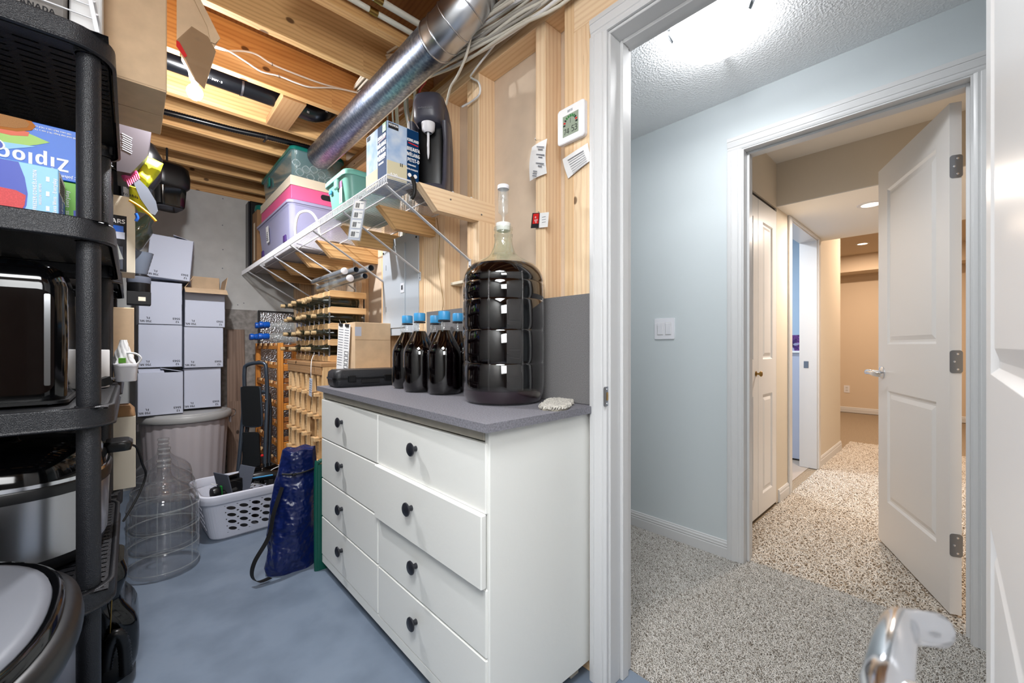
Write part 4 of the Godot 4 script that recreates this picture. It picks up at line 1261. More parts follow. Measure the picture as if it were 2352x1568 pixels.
# ---------------------------------------------------------------- the wire shelf on the stud wall
func build_wire_shelf() -> void:
	var x0 := 0.70
	var x1 := 1.092
	var z0 := -1.44
	var z1 := BACK + 0.005
	var s := thing("wire_shelf", "long white wire shelf on diagonal braces above the worktop", "shelf", Vector3(0.9, SHELF, -2.8))
	var o := s.position
	var R := func(a: Vector3, b: Vector3, r: float, sides := 5) -> ArrayMesh: return rod(a - o, b - o, r, sides)
	# lengthwise rods
	part(s, "front_rod", R.call(Vector3(x0, SHELF - 0.004, z0), Vector3(x0, SHELF - 0.004, z1), 0.003), M.white_wire)
	part(s, "lip_rod", R.call(Vector3(x0, SHELF - 0.034, z0), Vector3(x0, SHELF - 0.034, z1), 0.0032), M.white_wire)
	for xx in [0.80, 0.95, 1.088]:
		part(s, "long_rod", R.call(Vector3(xx, SHELF - 0.006, z0), Vector3(xx, SHELF - 0.006, z1), 0.003), M.white_wire)
	# cross wires: each runs over the shelf and bends down over the lip
	var n := 200
	var mesh_wire := sh().tube(PackedVector3Array([Vector3(x1 - 0.9, 0, 0), Vector3(x0 - 0.9 + 0.004, 0, 0), Vector3(x0 - 0.9 - 0.0025, -0.002, 0), Vector3(x0 - 0.9 - 0.003, -0.036, 0)]), 0.00125, 5).done()
	for i in n:
		part(s, "cross_wire", mesh_wire, M.white_wire, at(Vector3(0, 0, lerpf(z0, z1, float(i) / (n - 1)) - o.z)))
	# end guard wires above the cut end
	part(s, "end_rod", R.call(Vector3(x0, SHELF - 0.004, z0), Vector3(x1 + 0.02, SHELF - 0.004, z0), 0.003), M.white_wire)
	for q in [0.99, 1.085]:
		part(s, "end_cap", lathed([[0.0, -0.006], [0.005, -0.005], [0.006, 0.0], [0.005, 0.005], [0.0, 0.006]], 10), M.white_plastic, at(Vector3(q, SHELF, z0 + 0.003) - o))
	# diagonal braces
	for z in [-1.462, -1.885, -2.30, -2.72, -3.13, -3.54, -3.92]:
		var a := Vector3(x0 + 0.004, SHELF - 0.036, z) - o
		var b := Vector3(WALL - 0.006, 1.437, z) - o
		var dir := (b - a).normalized()
		var xf := Transform3D(Basis(dir, Vector3(0, 0, 1).cross(dir), Vector3(0, 0, 1)), (a + b) / 2.0)
		var br := part(s, "brace", box(Vector3(a.distance_to(b), 0.004, 0.016), 0.001), M.white_metal, xf)
		part(br, "brace_flange", box(Vector3(a.distance_to(b), 0.010, 0.0025), 0.0006), M.white_metal, at(Vector3(0, 0.004, -0.0068)))
		part(br, "wall_foot", box(Vector3(0.004, 0.045, 0.016), 0.001), M.white_metal, xf.affine_inverse() * at(Vector3(WALL - 0.003, 1.42, z) - o))
		part(br, "screw", lathed([[0.004, 0], [0.003, 0.002], [0.0, 0.002]], 8), M.hinge, xf.affine_inverse() * Transform3D(Basis(Vector3.BACK, PI / 2), Vector3(WALL - 0.005, 1.412, z) - o))
	# lumber arms with cut ends that carry the shelf
	var arm := sh().extrude(poly([[0.81, -0.012], [1.19, -0.012], [1.19, -0.102], [0.895, -0.102]]), 0.038, at(Vector3(0, 0, -0.019))).done()
	var arms := [-1.421, -1.765, -2.19, -2.60, -3.01, -3.42, -3.83]
	for k in arms.size():
		var z: float = arms[k]
		var words := "sawn lumber arm with an angled end under the wire shelf"
		if k == 0:
			words = "pale lumber arm with screws at the open end of the wire shelf"
		var b := single("shelf_arm", words, "shelf bracket", arm, M.stud if k == 0 else M.joist, at(Vector3(0, SHELF, z)), "lumber arms under the wire shelf" if k else "")
		if k == 0:
			for q in [[0.955, -0.045], [1.115, -0.072]]:
				part(b, "screw", lathed([[0.004, 0], [0.003, 0.002], [0.0, 0.002]], 8), M.hinge, Transform3D(Basis(Vector3.RIGHT, PI / 2), Vector3(q[0], q[1], 0.019)))
	# black webbing loop at the shelf end
	single("webbing_loop", "black webbing strap looped round the shelf end rod", "strap", sh().tube(curve([Vector3(0.80, SHELF + 0.012, z0 + 0.004), Vector3(0.802, SHELF - 0.02, z0 + 0.018), Vector3(0.80, SHELF - 0.055, z0 + 0.020), Vector3(0.796, SHELF - 0.072, z0 + 0.008)], 0.01), 0.008, 6).done(), M.strap_black)
	# the price card hung on the lip
	var card := thing("label_card", "clear sleeve of white barcode labels hung on the shelf lip", "label")
	card.transform = facing(Vector3(0.694, SHELF - 0.115, -1.70), Vector3(-0.95, 0.05, 0.45), Vector3(0.05, 1, 0.16))
	part(card, "sleeve", sh().extrude(rr_poly(0.036, 0.088, 0.003), 0.004).done(), M.glass_pale)
	part(card, "backing", box(Vector3(0.064, 0.168, 0.001)), M.carton_white, at(Vector3(0, 0, 0.002)))
	for k in 4:
		var lb := part(card, "barcode_label", box(Vector3(0.050, 0.033, 0.0008)), M.paper, at(Vector3(0.001, 0.062 - k * 0.040, 0.0032)))
		for i in 6:
			part(lb, "bar", box(Vector3(0.0012 + 0.0008 * (i % 3), 0.020, 0.0005)), M.ink, at(Vector3(-0.019 + i * 0.0036, -0.002, 0.0006)))
		part(lb, "print", box(Vector3(0.016, 0.003, 0.0005)), M.ink_grey, at(Vector3(0.014, 0.006, 0.0006)))
	part(card, "clip", box(Vector3(0.012, 0.014, 0.010), 0.002), M.ink, at(Vector3(0.006, 0.090, 0.004)))

# a tote body with lid, sized by its outer box
func tote(called: String, label: String, lo: Vector3, hi: Vector3, body: Material, lid: Material, taper := 0.93) -> Node3D:
	var c := (lo + hi) / 2.0
	var t := thing(called, label, "storage tote", Vector3(c.x, lo.y, c.z))
	var hx := (hi.x - lo.x) / 2.0 - 0.012
	var hz := (hi.z - lo.z) / 2.0 - 0.012
	var h := hi.y - lo.y
	part(t, "body", tub(hx * taper, hz * taper, hx, hz, h - 0.012, 0.035, 0.003, 0.008), body)
	if lid:
		part(t, "lid", sh().loft([ring_rr(hx + 0.012, hz + 0.012, h - 0.030, 0.04), ring_rr(hx + 0.013, hz + 0.013, h - 0.014, 0.04), ring_rr(hx + 0.008, hz + 0.008, h - 0.004, 0.04), ring_rr(hx - 0.02, hz - 0.02, h - 0.001, 0.03), ring_rr(hx - 0.03, hz - 0.03, h - 0.008, 0.03)]).done(), lid)
	return t

func build_shelf_goods() -> void:
	var y := SHELF + 0.002
	# lilac tote
	var lt := tote("lilac_tote", "translucent lilac tote with purple latches under a pink box", Vector3(0.722, y, -3.72), Vector3(1.085, y + 0.285, -2.835), M.tote_lilac, null, 0.90)
	part(lt, "contents", box(Vector3(0.30, 0.17, 0.78), 0.02), M.purple, at(Vector3(0.01, 0.095, 0)))
	for zz in [0.28, -0.33]:
		part(lt, "latch", box(Vector3(0.014, 0.05, 0.05), 0.005), M.purple, at(Vector3(-0.160, 0.06, zz)))
	part(lt, "rim", sh().loft([ring_rr(0.184, 0.445, 0.262, 0.04), ring_rr(0.186, 0.447, 0.275, 0.04), ring_rr(0.180, 0.441, 0.283, 0.04), ring_rr(0.165, 0.426, 0.283, 0.03)], false, false).done(), M.tote_lilac)
	part(lt, "label", box(Vector3(0.001, 0.115, 0.07)), M.paper, Transform3D(Basis(Vector3.BACK, 0.055), Vector3(-0.1745, 0.165, -0.12)))
	for k in 7:
		part(lt, "label_print", box(Vector3(0.001, 0.005, 0.045)), M.ink_grey, Transform3D(Basis(Vector3.BACK, 0.055), Vector3(-0.1758, 0.205 - k * 0.013, -0.12)))
	# pink carton with a white lid
	var pk := thing("pink_box", "pink cardboard storage box with hand hole on the lilac tote", "box", Vector3(0.905, y + 0.287, -3.25))
	part(pk, "body", box(Vector3(0.325, 0.090, 0.80), 0.003), M.pink, at(Vector3(0, 0.045, 0)))
	part(pk, "hand_hole", sh().extrude(rr_poly(0.055, 0.018, 0.017), 0.001, at(Vector3(0.07, 0.052, 0.400))).done(), M.ink)
	part(pk, "lid", sh().loft([ring_rr(0.168, 0.406, 0.088, 0.002, 1), ring_rr(0.168, 0.406, 0.147, 0.002, 1)], true, true, false).done(), M.carton_cream)
	# big clear tote with a green lid and bottles in it
	var bt := tote("clear_tote", "clear tote with dark green lid holding empty bottles", Vector3(0.738, y + 0.436, -3.66), Vector3(1.080, y + 0.634, -2.845), M.tote_clear, M.lid_green, 0.94)
	part(bt, "latch", box(Vector3(0.014, 0.065, 0.05), 0.004), M.lid_green, at(Vector3(-0.166, 0.115, -0.17)))
	part(bt, "handle_frame", sh().tube(PackedVector3Array([Vector3(-0.05, 0.165, 0.402), Vector3(-0.05, 0.125, 0.400), Vector3(0.07, 0.125, 0.400), Vector3(0.07, 0.165, 0.402)]), 0.002, 5).done(), M.glass_pale)
	var gb := "empty bottles lying in the clear tote"
	var first: Node3D = null
	for q in [[-0.125, 0.100], [-0.065, 0.075], [-0.105, 0.045], [-0.020, 0.085], [-0.035, 0.035], [0.035, 0.070], [0.030, 0.028], [0.080, 0.040], [0.010, 0.115]]:
		var p := bt.position + Vector3(q[0], q[1] - 0.0, 0.36)
		if first == null:
			first = thing("empty_bottle", "clear empty bottle lying with its base against the tote end", "bottle", Vector3.ZERO, 0.0, gb)
			part(first, "glass", lathed([[0.0, 0.004], [0.024, 0.0], [0.028, 0.004], [0.028, 0.16], [0.024, 0.18], [0.013, 0.21], [0.012, 0.25]], 20), M.glass_pale)
			part(first, "base_ring", sh().tube(curve([Vector3(0.0235, 0, 0), Vector3(0, 0, 0.0235), Vector3(-0.0235, 0, 0), Vector3(0, 0, -0.0235)], 0.008, true), 0.003, 5, PackedFloat32Array(), false).done(), M.white_plastic)
			first.transform = Transform3D(Basis(Vector3.RIGHT, -PI / 2), p)
		else:
			copy(first, Transform3D(Basis(Vector3.RIGHT, -PI / 2), p + Vector3(0, 0, rng.randf_range(-0.02, 0.01))))
	var st := thing("straw_bundle", "loose brown straw packing inside the clear tote", "packing straw", bt.position + Vector3(0.105, 0.12, 0.33))
	var straw := sh()
	for i in 70:
		var a := Vector3(rng.randf_range(-0.04, 0.04), rng.randf_range(-0.05, 0.04), rng.randf_range(-0.03, 0.05))
		var b := a + Vector3(rng.randf_range(-0.03, 0.03), rng.randf_range(-0.03, 0.03), rng.randf_range(-0.02, 0.02))
		straw.tube(PackedVector3Array([a, b]), 0.0012, 4)
	part(st, "straw", straw.done(), M.kraft_dark).set_meta("kind", "stuff")
	# rope loop between the totes
	single("rope_handle", "white rope handle of a bag standing between the totes", "rope", cable([Vector3(0.76, y + 0.005, -2.80), Vector3(0.745, y + 0.09, -2.77), Vector3(0.755, y + 0.165, -2.73), Vector3(0.80, y + 0.175, -2.68), Vector3(0.83, y + 0.12, -2.64), Vector3(0.84, y + 0.03, -2.62)], 0.008, 8, 0.015), M.cable_white)
	single("purple_bag", "purple folded bag standing behind the rope loop", "bag", sh().loft([ring_rr(0.06, 0.09, 0.0, 0.02), ring_rr(0.07, 0.10, 0.05, 0.03), ring_rr(0.05, 0.07, 0.09, 0.03), ring_rr(0.03, 0.05, 0.10, 0.02)]).done(), M.purple, at(Vector3(0.95, y, -2.68)))
	# mint tote
	var mt := tote("mint_tote", "small mint green tote with matching lid and a pink tag", Vector3(0.722, y, -2.20), Vector3(1.04, y + 0.185, -1.905), M.tote_mint, M.lid_mint, 0.88)
	part(mt, "contents", box(Vector3(0.22, 0.09, 0.20), 0.01), M.carton_cream, at(Vector3(0.01, 0.055, 0)))
	var mg := part(mt, "price_tag", box(Vector3(0.001, 0.085, 0.034)), M.paper, at(Vector3(-0.146, 0.082, 0.055)))
	part(mg, "tag_top", box(Vector3(0.0012, 0.030, 0.034), 0.0003), M.magenta, at(Vector3(-0.001, 0.045, 0)))
	part(mg, "tag_print", box(Vector3(0.0005, 0.040, 0.020)), M.ink_grey, at(Vector3(-0.001, -0.012, 0)))
	part(mt, "latch", box(Vector3(0.014, 0.045, 0.045), 0.004), M.lid_mint, at(Vector3(-0.152, 0.135, 0.02)))
	part(mt, "hand_clip", box(Vector3(0.008, 0.02, 0.03), 0.003), M.cap_blue, at(Vector3(-0.150, 0.12, -0.07)))
	# coffee carton
	var kb := thing("coffee_carton", "tall blue and sky patterned coffee pod carton on the wire shelf", "carton", Vector3(0.788, y, -1.578))
	var kh := 0.222
	part(kb, "carton", box(Vector3(0.136, kh, 0.188), 0.0015), M.kirk_sky, at(Vector3(0, kh / 2, 0)))
	var left := facing(Vector3(-0.0682, 0, 0), Vector3.LEFT)
	var front := facing(Vector3(0, 0, 0.0942), Vector3.BACK)
	part(kb, "blue_band", box(Vector3(0.075, kh - 0.004, 0.0008)), M.kirk_blue, left * at(Vector3(0.052, kh / 2, 0)))
	part(kb, "blue_band", box(Vector3(0.052, kh - 0.004, 0.0008)), M.kirk_blue, front * at(Vector3(0.042, kh / 2, 0)))
	part(kb, "sand_print", box(Vector3(0.084, 0.070, 0.0008)), M.sand, front * at(Vector3(-0.026, 0.036, 0)))
	part(kb, "sand_print", box(Vector3(0.110, 0.062, 0.0008)), M.sand, left * at(Vector3(-0.041, 0.032, 0)))
	var zl := 0.0009
	letters(kb, "KIRKLAND", left * at(Vector3(0.052, 0.172, zl)), 0.0125, M.white, "bold", 0.80)
	part(kb, "red_stroke", box(Vector3(0.060, 0.0035, 0.0008)), M.red, left * Transform3D(Basis(Vector3.BACK, 0.06), Vector3(0.052, 0.161, zl)))
	letters(kb, "MÉLANGE", left * at(Vector3(0.050, 0.142, zl)), 0.015, M.white, "bold", 0.78)
	letters(kb, "DU PETIT-", left * at(Vector3(0.050, 0.119, zl)), 0.015, M.white, "bold", 0.74)
	letters(kb, "DÉJEUNER", left * at(Vector3(0.050, 0.096, zl)), 0.015, M.white, "bold", 0.72)
	part(kb, "text_line", box(Vector3(0.055, 0.0025, 0.0008)), M.white, left * at(Vector3(0.050, 0.085, zl)))
	letters(kb, "ORGANIC", left * at(Vector3(0.046, 0.071, zl)), 0.007, M.white)
	letters(kb, "KIRKLAND", front * at(Vector3(0.042, 0.178, zl)), 0.0105, M.white, "bold", 0.72)
	part(kb, "red_stroke", box(Vector3(0.044, 0.004, 0.0008)), M.red, front * Transform3D(Basis(Vector3.BACK, -0.08), Vector3(0.043, 0.164, zl)))
	letters(kb, "BREAKFA", front * at(Vector3(0.044, 0.143, zl)), 0.014, M.white, "bold", 0.68)
	letters(kb, "MÉLANG", front * at(Vector3(0.044, 0.121, zl)), 0.014, M.white, "bold", 0.72)
	letters(kb, "PETIT-D", front * at(Vector3(0.044, 0.099, zl)), 0.014, M.white, "bold", 0.76)
	letters(kb, "ORGANIC", front * at(Vector3(0.037, 0.079, zl)), 0.006, M.white)
	letters(kb, "BIOLOGIQUE", front * at(Vector3(0.038, 0.062, zl)), 0.006, M.white)
	for q in [[0.027, 0.038], [0.052, 0.038]]:
		part(kb, "seal", sh().extrude(oval(0.008, 0.008, 18), 0.0008).done(), M.white, front * at(Vector3(q[0], q[1], zl)))
	part(kb, "black_flag", box(Vector3(0.042, 0.022, 0.0008)), M.ink, front * at(Vector3(-0.042, kh - 0.016, zl)))
	letters(kb, "KEURIG", front * at(Vector3(-0.042, kh - 0.013, 0.0016)), 0.008, M.white)
	part(kb, "black_flag", box(Vector3(0.026, 0.016, 0.0008)), M.ink, left * at(Vector3(-0.070, kh - 0.014, zl)))
	part(kb, "green_flag", box(Vector3(0.030, 0.034, 0.0008)), M.leaf, left * at(Vector3(0.074, kh - 0.020, 0.0014)))
	letters(kb, "120", left * at(Vector3(0.074, kh - 0.018, 0.0019)), 0.010, M.white)
	letters(kb, "120", front * at(Vector3(-0.040, 0.018, zl)), 0.014, M.white)
	for q in [[-0.012, 0.066], [-0.005, 0.066]]:
		part(kb, "figure_print", box(Vector3(0.003, 0.013, 0.0008)), M.ink, front * at(Vector3(q[0], q[1], zl)))
	# soda maker
	var sm := thing("soda_maker", "tall black soda maker with a pale nozzle on the shelf end", "soda maker", Vector3(0.955, y, -1.55), -0.80)
	sm.scale = Vector3(1.22, 1.12, 1.15)
	# local +z is its front
	var ringf := func(yy: float, hx: float, zb: float, zfr: float, sq := 3.0) -> PackedVector3Array:
		var out := PackedVector3Array()
		for k in 36:
			var a := TAU * k / 36
			var r := pow(pow(absf(cos(a)), sq) + pow(absf(sin(a)), sq), -1.0 / sq)
			var zz := r * sin(a)
			out.append(Vector3(hx * r * cos(a), yy, lerpf(zb, zfr, 0.5 + 0.5 * zz)))
		return out
	part(sm, "column", sh().loft([ringf.call(0.0, 0.066, -0.095, 0.012), ringf.call(0.01, 0.070, -0.10, 0.012), ringf.call(0.20, 0.068, -0.098, 0.010), ringf.call(0.30, 0.063, -0.088, 0.012), ringf.call(0.345, 0.056, -0.074, 0.02), ringf.call(0.378, 0.046, -0.05, 0.03), ringf.call(0.388, 0.030, -0.03, 0.025)]).done(), M.soda)
	part(sm, "head", sh().loft([ringf.call(0.262, 0.040, -0.02, 0.060), ringf.call(0.275, 0.050, -0.03, 0.082), ringf.call(0.330, 0.052, -0.03, 0.084), ringf.call(0.362, 0.048, -0.03, 0.070), ringf.call(0.380, 0.040, -0.03, 0.045), ringf.call(0.385, 0.025, -0.02, 0.03)]).done(), M.soda)
	for sx in [-1.0, 1.0]:
		part(sm, "side_cheek", sh().loft([ringf.call(0.0, 0.012, -0.02, 0.085), ringf.call(0.05, 0.011, -0.02, 0.055), ringf.call(0.20, 0.010, -0.02, 0.040), ringf.call(0.265, 0.012, -0.02, 0.058)]).done(), M.soda, at(Vector3(sx * 0.058, 0, 0)))
	part(sm, "foot", sh().loft([ringf.call(0.0, 0.068, -0.02, 0.098), ringf.call(0.014, 0.068, -0.02, 0.096), ringf.call(0.022, 0.060, -0.02, 0.085)]).done(), M.soda)
	part(sm, "back_recess", sh().loft([ringf.call(0.03, 0.046, -0.02, 0.0145), ringf.call(0.26, 0.046, -0.02, 0.0145)]).done(), M.black_satin)
	var nz := part(sm, "nozzle_cup", lathed([[0.013, 0.226], [0.022, 0.236], [0.024, 0.262], [0.0, 0.262]], 24), M.white_plastic, at(Vector3(0, 0, 0.042)))
	part(nz, "nozzle_tube", lathed([[0.0, 0.128], [0.0025, 0.134], [0.0045, 0.150], [0.0045, 0.24]], 14), M.white_plastic)
	letters(sm, "sodastream", Transform3D(Basis(Vector3.RIGHT, -0.03), Vector3(0, 0.298, 0.0845)), 0.007, M.ink_grey, "regular")
	part(sm, "power_button", box(Vector3(0.035, 0.010, 0.02), 0.003), M.black_satin, at(Vector3(0, 0.386, 0.02)))
	# dark case and carton at the far end of the shelf
	var dk := thing("dark_case", "dark upright case at the far end of the wire shelf", "case", Vector3(0.90, y, -4.02))
	part(dk, "body", box(Vector3(0.36, 0.56, 0.10), 0.01), M.black_satin, at(Vector3(0, 0.28, 0)))
	part(dk, "edge_trim", box(Vector3(0.012, 0.54, 0.108), 0.003), M.charcoal, at(Vector3(-0.182, 0.28, 0)))
	var dc := thing("brown_carton", "brown cardboard carton between the dark case and totes", "box", Vector3(0.905, y, -3.85))
	part(dc, "body", box(Vector3(0.34, 0.44, 0.17), 0.003), M.kraft_dark, at(Vector3(0, 0.22, 0)))
	part(dc, "tape_strip", box(Vector3(0.001, 0.30, 0.04)), M.carton_cream, at(Vector3(-0.1706, 0.20, -0.01)))
	single("teal_cap", "teal lid of a jar standing on the brown carton", "lid", lathed([[0.0, 0.0], [0.06, 0.0], [0.065, 0.02], [0.06, 0.05], [0.0, 0.055]], 24), M.lid_green, at(Vector3(0.80, y + 0.441, -3.86)))
	# clear tubes hanging under the shelf
	var tb := "clear plastic tubes under the wire shelf"
	var tubes := [[0.985, 1.515, -2.42, 0.020], [0.93, 1.505, -2.47, 0.018], [1.03, 1.480, -2.40, 0.020], [0.955, 1.462, -2.45, 0.019], [1.05, 1.525, -2.36, 0.022]]
	for q in tubes:
		var t := thing("plastic_tube", "clear rolled plastic tube slung under the wire shelf", "tube", Vector3(q[0], q[1], q[2]), 0.0, tb)
		part(t, "tube", sh().tube(PackedVector3Array([Vector3(0, 0, 0.0), Vector3(-0.02, -0.01, -0.50)]), q[3], 16, PackedFloat32Array(), false).done(), M.glass_pale)
		part(t, "inner_sheet", sh().tube(PackedVector3Array([Vector3(0, 0, -0.01), Vector3(-0.02, -0.01, -0.49)]), q[3] * 0.8, 12, PackedFloat32Array(), false).done(), M.steel_blue)
		if q[3] < 0.020:
			part(t, "end_cap", lathed([[0.0, 0.0], [q[3] + 0.002, 0.0], [q[3] + 0.002, 0.012], [q[3] * 0.8, 0.016], [0.0, 0.016]], 18), M.white_plastic, Transform3D(Basis(Vector3.RIGHT, PI / 2), Vector3(0, 0, -0.004)))

# ---------------------------------------------------------------- overhead: lamp, duct, pipes and cables
func build_overhead() -> void:
	var b := thing("bare_bulb", "lit bare bulb in a white porcelain lampholder on the joist", "lamp", Vector3(0.213, 2.200, -2.335))
	part(b, "lampholder", lathed([[0.0, 0.055], [0.019, 0.055], [0.021, 0.062], [0.024, 0.085], [0.036, 0.110], [0.048, 0.128], [0.048, 0.149], [0.0, 0.149]], 28), M.porcelain)
	part(b, "bulb_neck", lathed([[0.0135, 0.030], [0.0135, 0.057]], 20), M.white_plastic)
	part(b, "glass_bulb", lathed([[0.0, -0.032], [0.012, -0.030], [0.022, -0.023], [0.029, -0.010], [0.031, 0.002], [0.029, 0.014], [0.022, 0.026], [0.0135, 0.034]], 28), M.bulb)
	# round duct with its elbow
	var d := thing("round_duct", "galvanised round air duct running under the joists", "duct", Vector3(0.885, 2.262, -1.40))
	part(d, "duct_pipe", sh().tube(PackedVector3Array([Vector3(0, 0, 0), Vector3(0, 0, -0.6), Vector3(0, 0, -1.36)]), 0.076, 40).done(), M.galv)
	part(d, "seam", box(Vector3(0.008, 0.004, 1.36), 0.001), M.galv_plain, at(Vector3(0.045, -0.062, -0.68)))
	var pts := [Vector3(0, 0, 0.0), Vector3(0.004, 0.004, 0.045), Vector3(0.014, 0.022, 0.10), Vector3(0.032, 0.060, 0.155), Vector3(0.06, 0.12, 0.195), Vector3(0.09, 0.20, 0.21)]
	part(d, "elbow", sh().tube(curve(pts, 0.02), 0.0785, 40).done(), M.galv_plain)
	for k in pts.size() - 1:
		var dir: Vector3 = (pts[k + 1] - pts[maxi(k - 1, 0)]).normalized()
		var sd := dir.cross(Vector3.UP).normalized()
		var up := sd.cross(dir)
		var loop := []
		for j in 16:
			var a := TAU * j / 16
			loop.append(pts[k] + (sd * cos(a) + up * sin(a)) * 0.0795)
		part(d, "crimp_ring", sh().tube(curve(loop, 0.016, true), 0.003, 6, PackedFloat32Array(), false).done(), M.galv_plain)
	# black drain pipe in the joist bay
	var p := thing("drain_pipe", "thick black drain pipe strapped in the joist bay", "pipe", Vector3(0, 2.415, -2.535))
	part(p, "pipe", sh().tube(PackedVector3Array([Vector3(-0.6, 0, 0), Vector3(0.72, 0.0, 0)]), 0.048, 28).done(), M.abs_pipe)
	part(p, "elbow", sh().tube(curve([Vector3(0.70, 0, 0), Vector3(0.78, 0.0, 0.0), Vector3(0.85, 0.04, 0.02), Vector3(0.88, 0.12, 0.03)], 0.03), 0.056, 24).done(), M.abs_pipe)
	part(p, "coupling", sh().tube(PackedVector3Array([Vector3(0.70, 0, 0), Vector3(0.78, 0, 0)]), 0.057, 28).done(), M.abs_pipe)
	for q in [[0.735, -0.035, 0.046], [0.83, 0.0, 0.062]]:
		part(p, "fitting_label", box(Vector3(0.012, 0.016, 0.002)), M.white, at(Vector3(q[0], q[1], q[2])))
	part(p, "strap", strap_mesh(0.0495, 0.010), M.strap, at(Vector3(0.425, 0, 0)))
	letters(p, "ABS · DWV · 3", Transform3D(Basis(Vector3.RIGHT, 0.85), Vector3(0.30, -0.0365, 0.0325)), 0.009, M.white)
	# corrugated black conduit
	var c := thing("corrugated_conduit", "thin corrugated black conduit clipped along a joist", "conduit", Vector3.ZERO)
	var cp := curve([Vector3(-0.55, 2.372, -3.05), Vector3(0.0, 2.366, -3.02), Vector3(0.20, 2.362, -2.99), Vector3(0.45, 2.360, -2.96), Vector3(0.66, 2.364, -2.925), Vector3(0.95, 2.372, -2.91)], 0.006)
	var rad := PackedFloat32Array()
	for k in cp.size():
		rad.append(0.0175 if k % 2 else 0.0150)
	part(c, "conduit", sh().tube(cp, 0.0165, 12, rad).done(), M.abs_pipe)
	var cs := part(c, "strap", strap_mesh(0.0185, 0.010), M.splash_edge, at(Vector3(0.62, 2.363, -2.93)))
	part(cs, "strap_tab", box(Vector3(0.012, 0.002, 0.05), 0.0005), M.splash_edge, at(Vector3(0, -0.012, -0.035)))
	for dz in [-0.03, -0.045]:
		part(cs, "strap_hole", box(Vector3(0.005, 0.0025, 0.006)), M.strap, at(Vector3(0, -0.0125, dz)))
	# two white cables stapled to a joist
	var jz := -2.3125
	var grp := "white cables stapled to the joist"
	var paths := [[[490, 108], [520, 116], [560, 117], [590, 125], [625, 147], [680, 170], [740, 192], [790, 205], [830, 214]], [[490, 105], [525, 118], [565, 143], [600, 165], [640, 175], [680, 191], [715, 201], [770, 203], [830, 216]]]
	for k in 2:
		var pp := []
		for q in paths[k]:
			var w := onz(q[0], q[1], jz)
			w.z += 0.004 * k
			pp.append(w)
		var o := single("white_cable", "white flat cable stapled along the joist face", "cable", cable(pp, 0.0042, 8, 0.02), M.cable_white, Transform3D.IDENTITY, grp)
		var q2: Vector3 = pp[4]
		part(o, "staple", box(Vector3(0.004, 0.016, 0.008), 0.001), M.strap, at(q2))
	# the bundle of house wiring along the top plate
	var mats := [M.cable, M.cable, M.cable_white, M.cable_grey, M.cable]
	for k in 26:
		var t := k / 25.0
		var lift := lerpf(-0.012, 0.19, t) + rng.randf_range(-0.012, 0.012)
		var pts2 := []
		for q in [[0.99, 2.40, -2.50, 0.9], [0.985, 2.345, -2.05, 0.9], [0.99, 2.285, -1.70, 0.75], [1.015, 2.255, -1.40, 0.8], [1.045, 2.225, -1.12, 0.9], [1.06, 2.222, -0.85, 0.9], [1.06, 2.27, -0.45, 0.8], [1.05, 2.36, -0.1, 0.6]]:
			pts2.append(Vector3(q[0] - lift * 0.30 + rng.randf_range(-0.013, 0.013), minf(q[1] + lift * q[3] + rng.randf_range(-0.012, 0.012), 2.52), q[2] + rng.randf_range(-0.03, 0.03)))
		single("house_cable", "pale house wiring cable in the loose bundle along the top plate", "cable", cable(pts2, rng.randf_range(0.0048, 0.0072), 6, 0.05), mats[k % 5], Transform3D.IDENTITY, "house wiring cables along the top plate")
	for k in 9:
		var a := Vector3(1.0 + rng.randf_range(-0.03, 0.03), 2.33 + rng.randf_range(-0.02, 0.03), -1.72 - 0.04 * k)
		var pts3 := [a + Vector3(-0.02, 0.02, 0.25), a, a + Vector3(0.045, -0.07, -0.10), a + Vector3(0.06, -0.22, -0.12 + rng.randf_range(-0.05, 0.05)), Vector3(1.135, 1.80, -2.02 - 0.02 * k), Vector3(1.14, 1.64, -2.05 - 0.02 * k)]
		single("panel_cable", "pale cable dropping from the bundle to the electrical panel", "cable", cable(pts3, 0.0052, 6, 0.04), mats[k % 5], Transform3D.IDENTITY, "cables dropping to the electrical panel")
	# cables that loop off the bundle
	single("loop_cable", "white cable looping round beside the stud behind the soda maker", "cable", cable([Vector3(1.05, 2.30, -1.05), Vector3(1.065, 2.262, -1.25), Vector3(1.07, 2.225, -1.40), onx(1082, 178, 1.085), onx(1100, 190, 1.085), onx(1102, 215, 1.085), onx(1085, 232, 1.085), onx(1062, 245, 1.08)], 0.0042, 8, 0.015), M.cable_white)
	single("sweeping_cable", "thick pale cable sweeping down behind the soda maker", "cable", cable([onx(1180, 0, 0.99), onx(1110, 45, 0.99), onx(1085, 75, 0.98), onx(1070, 130, 0.985), onx(1050, 175, 1.0), onx(1035, 200, 1.02), onx(1025, 240, 1.05)], 0.0058, 8, 0.02), M.cable)
	single("red_cable", "red cable hanging between the duct and the wiring bundle", "cable", cable([onx(1108, 18, 0.96), onx(1075, 22, 0.955), onx(1030, 55, 0.955), onx(1005, 95, 0.96), onx(985, 140, 0.97), onx(978, 185, 0.985), onx(962, 215, 1.0), onx(957, 300, 1.04)], 0.0055, 8, 0.02), M.cable_red)
	var wp := thing("water_pipe", "white plastic water pipe with print near the duct elbow", "pipe", Vector3.ZERO)
	part(wp, "pipe", rod(ony(1125, -12, 2.40), ony(1028, 93, 2.40), 0.0115, 16), M.pvc)
	var gp := "white water pipes across the joist bay"
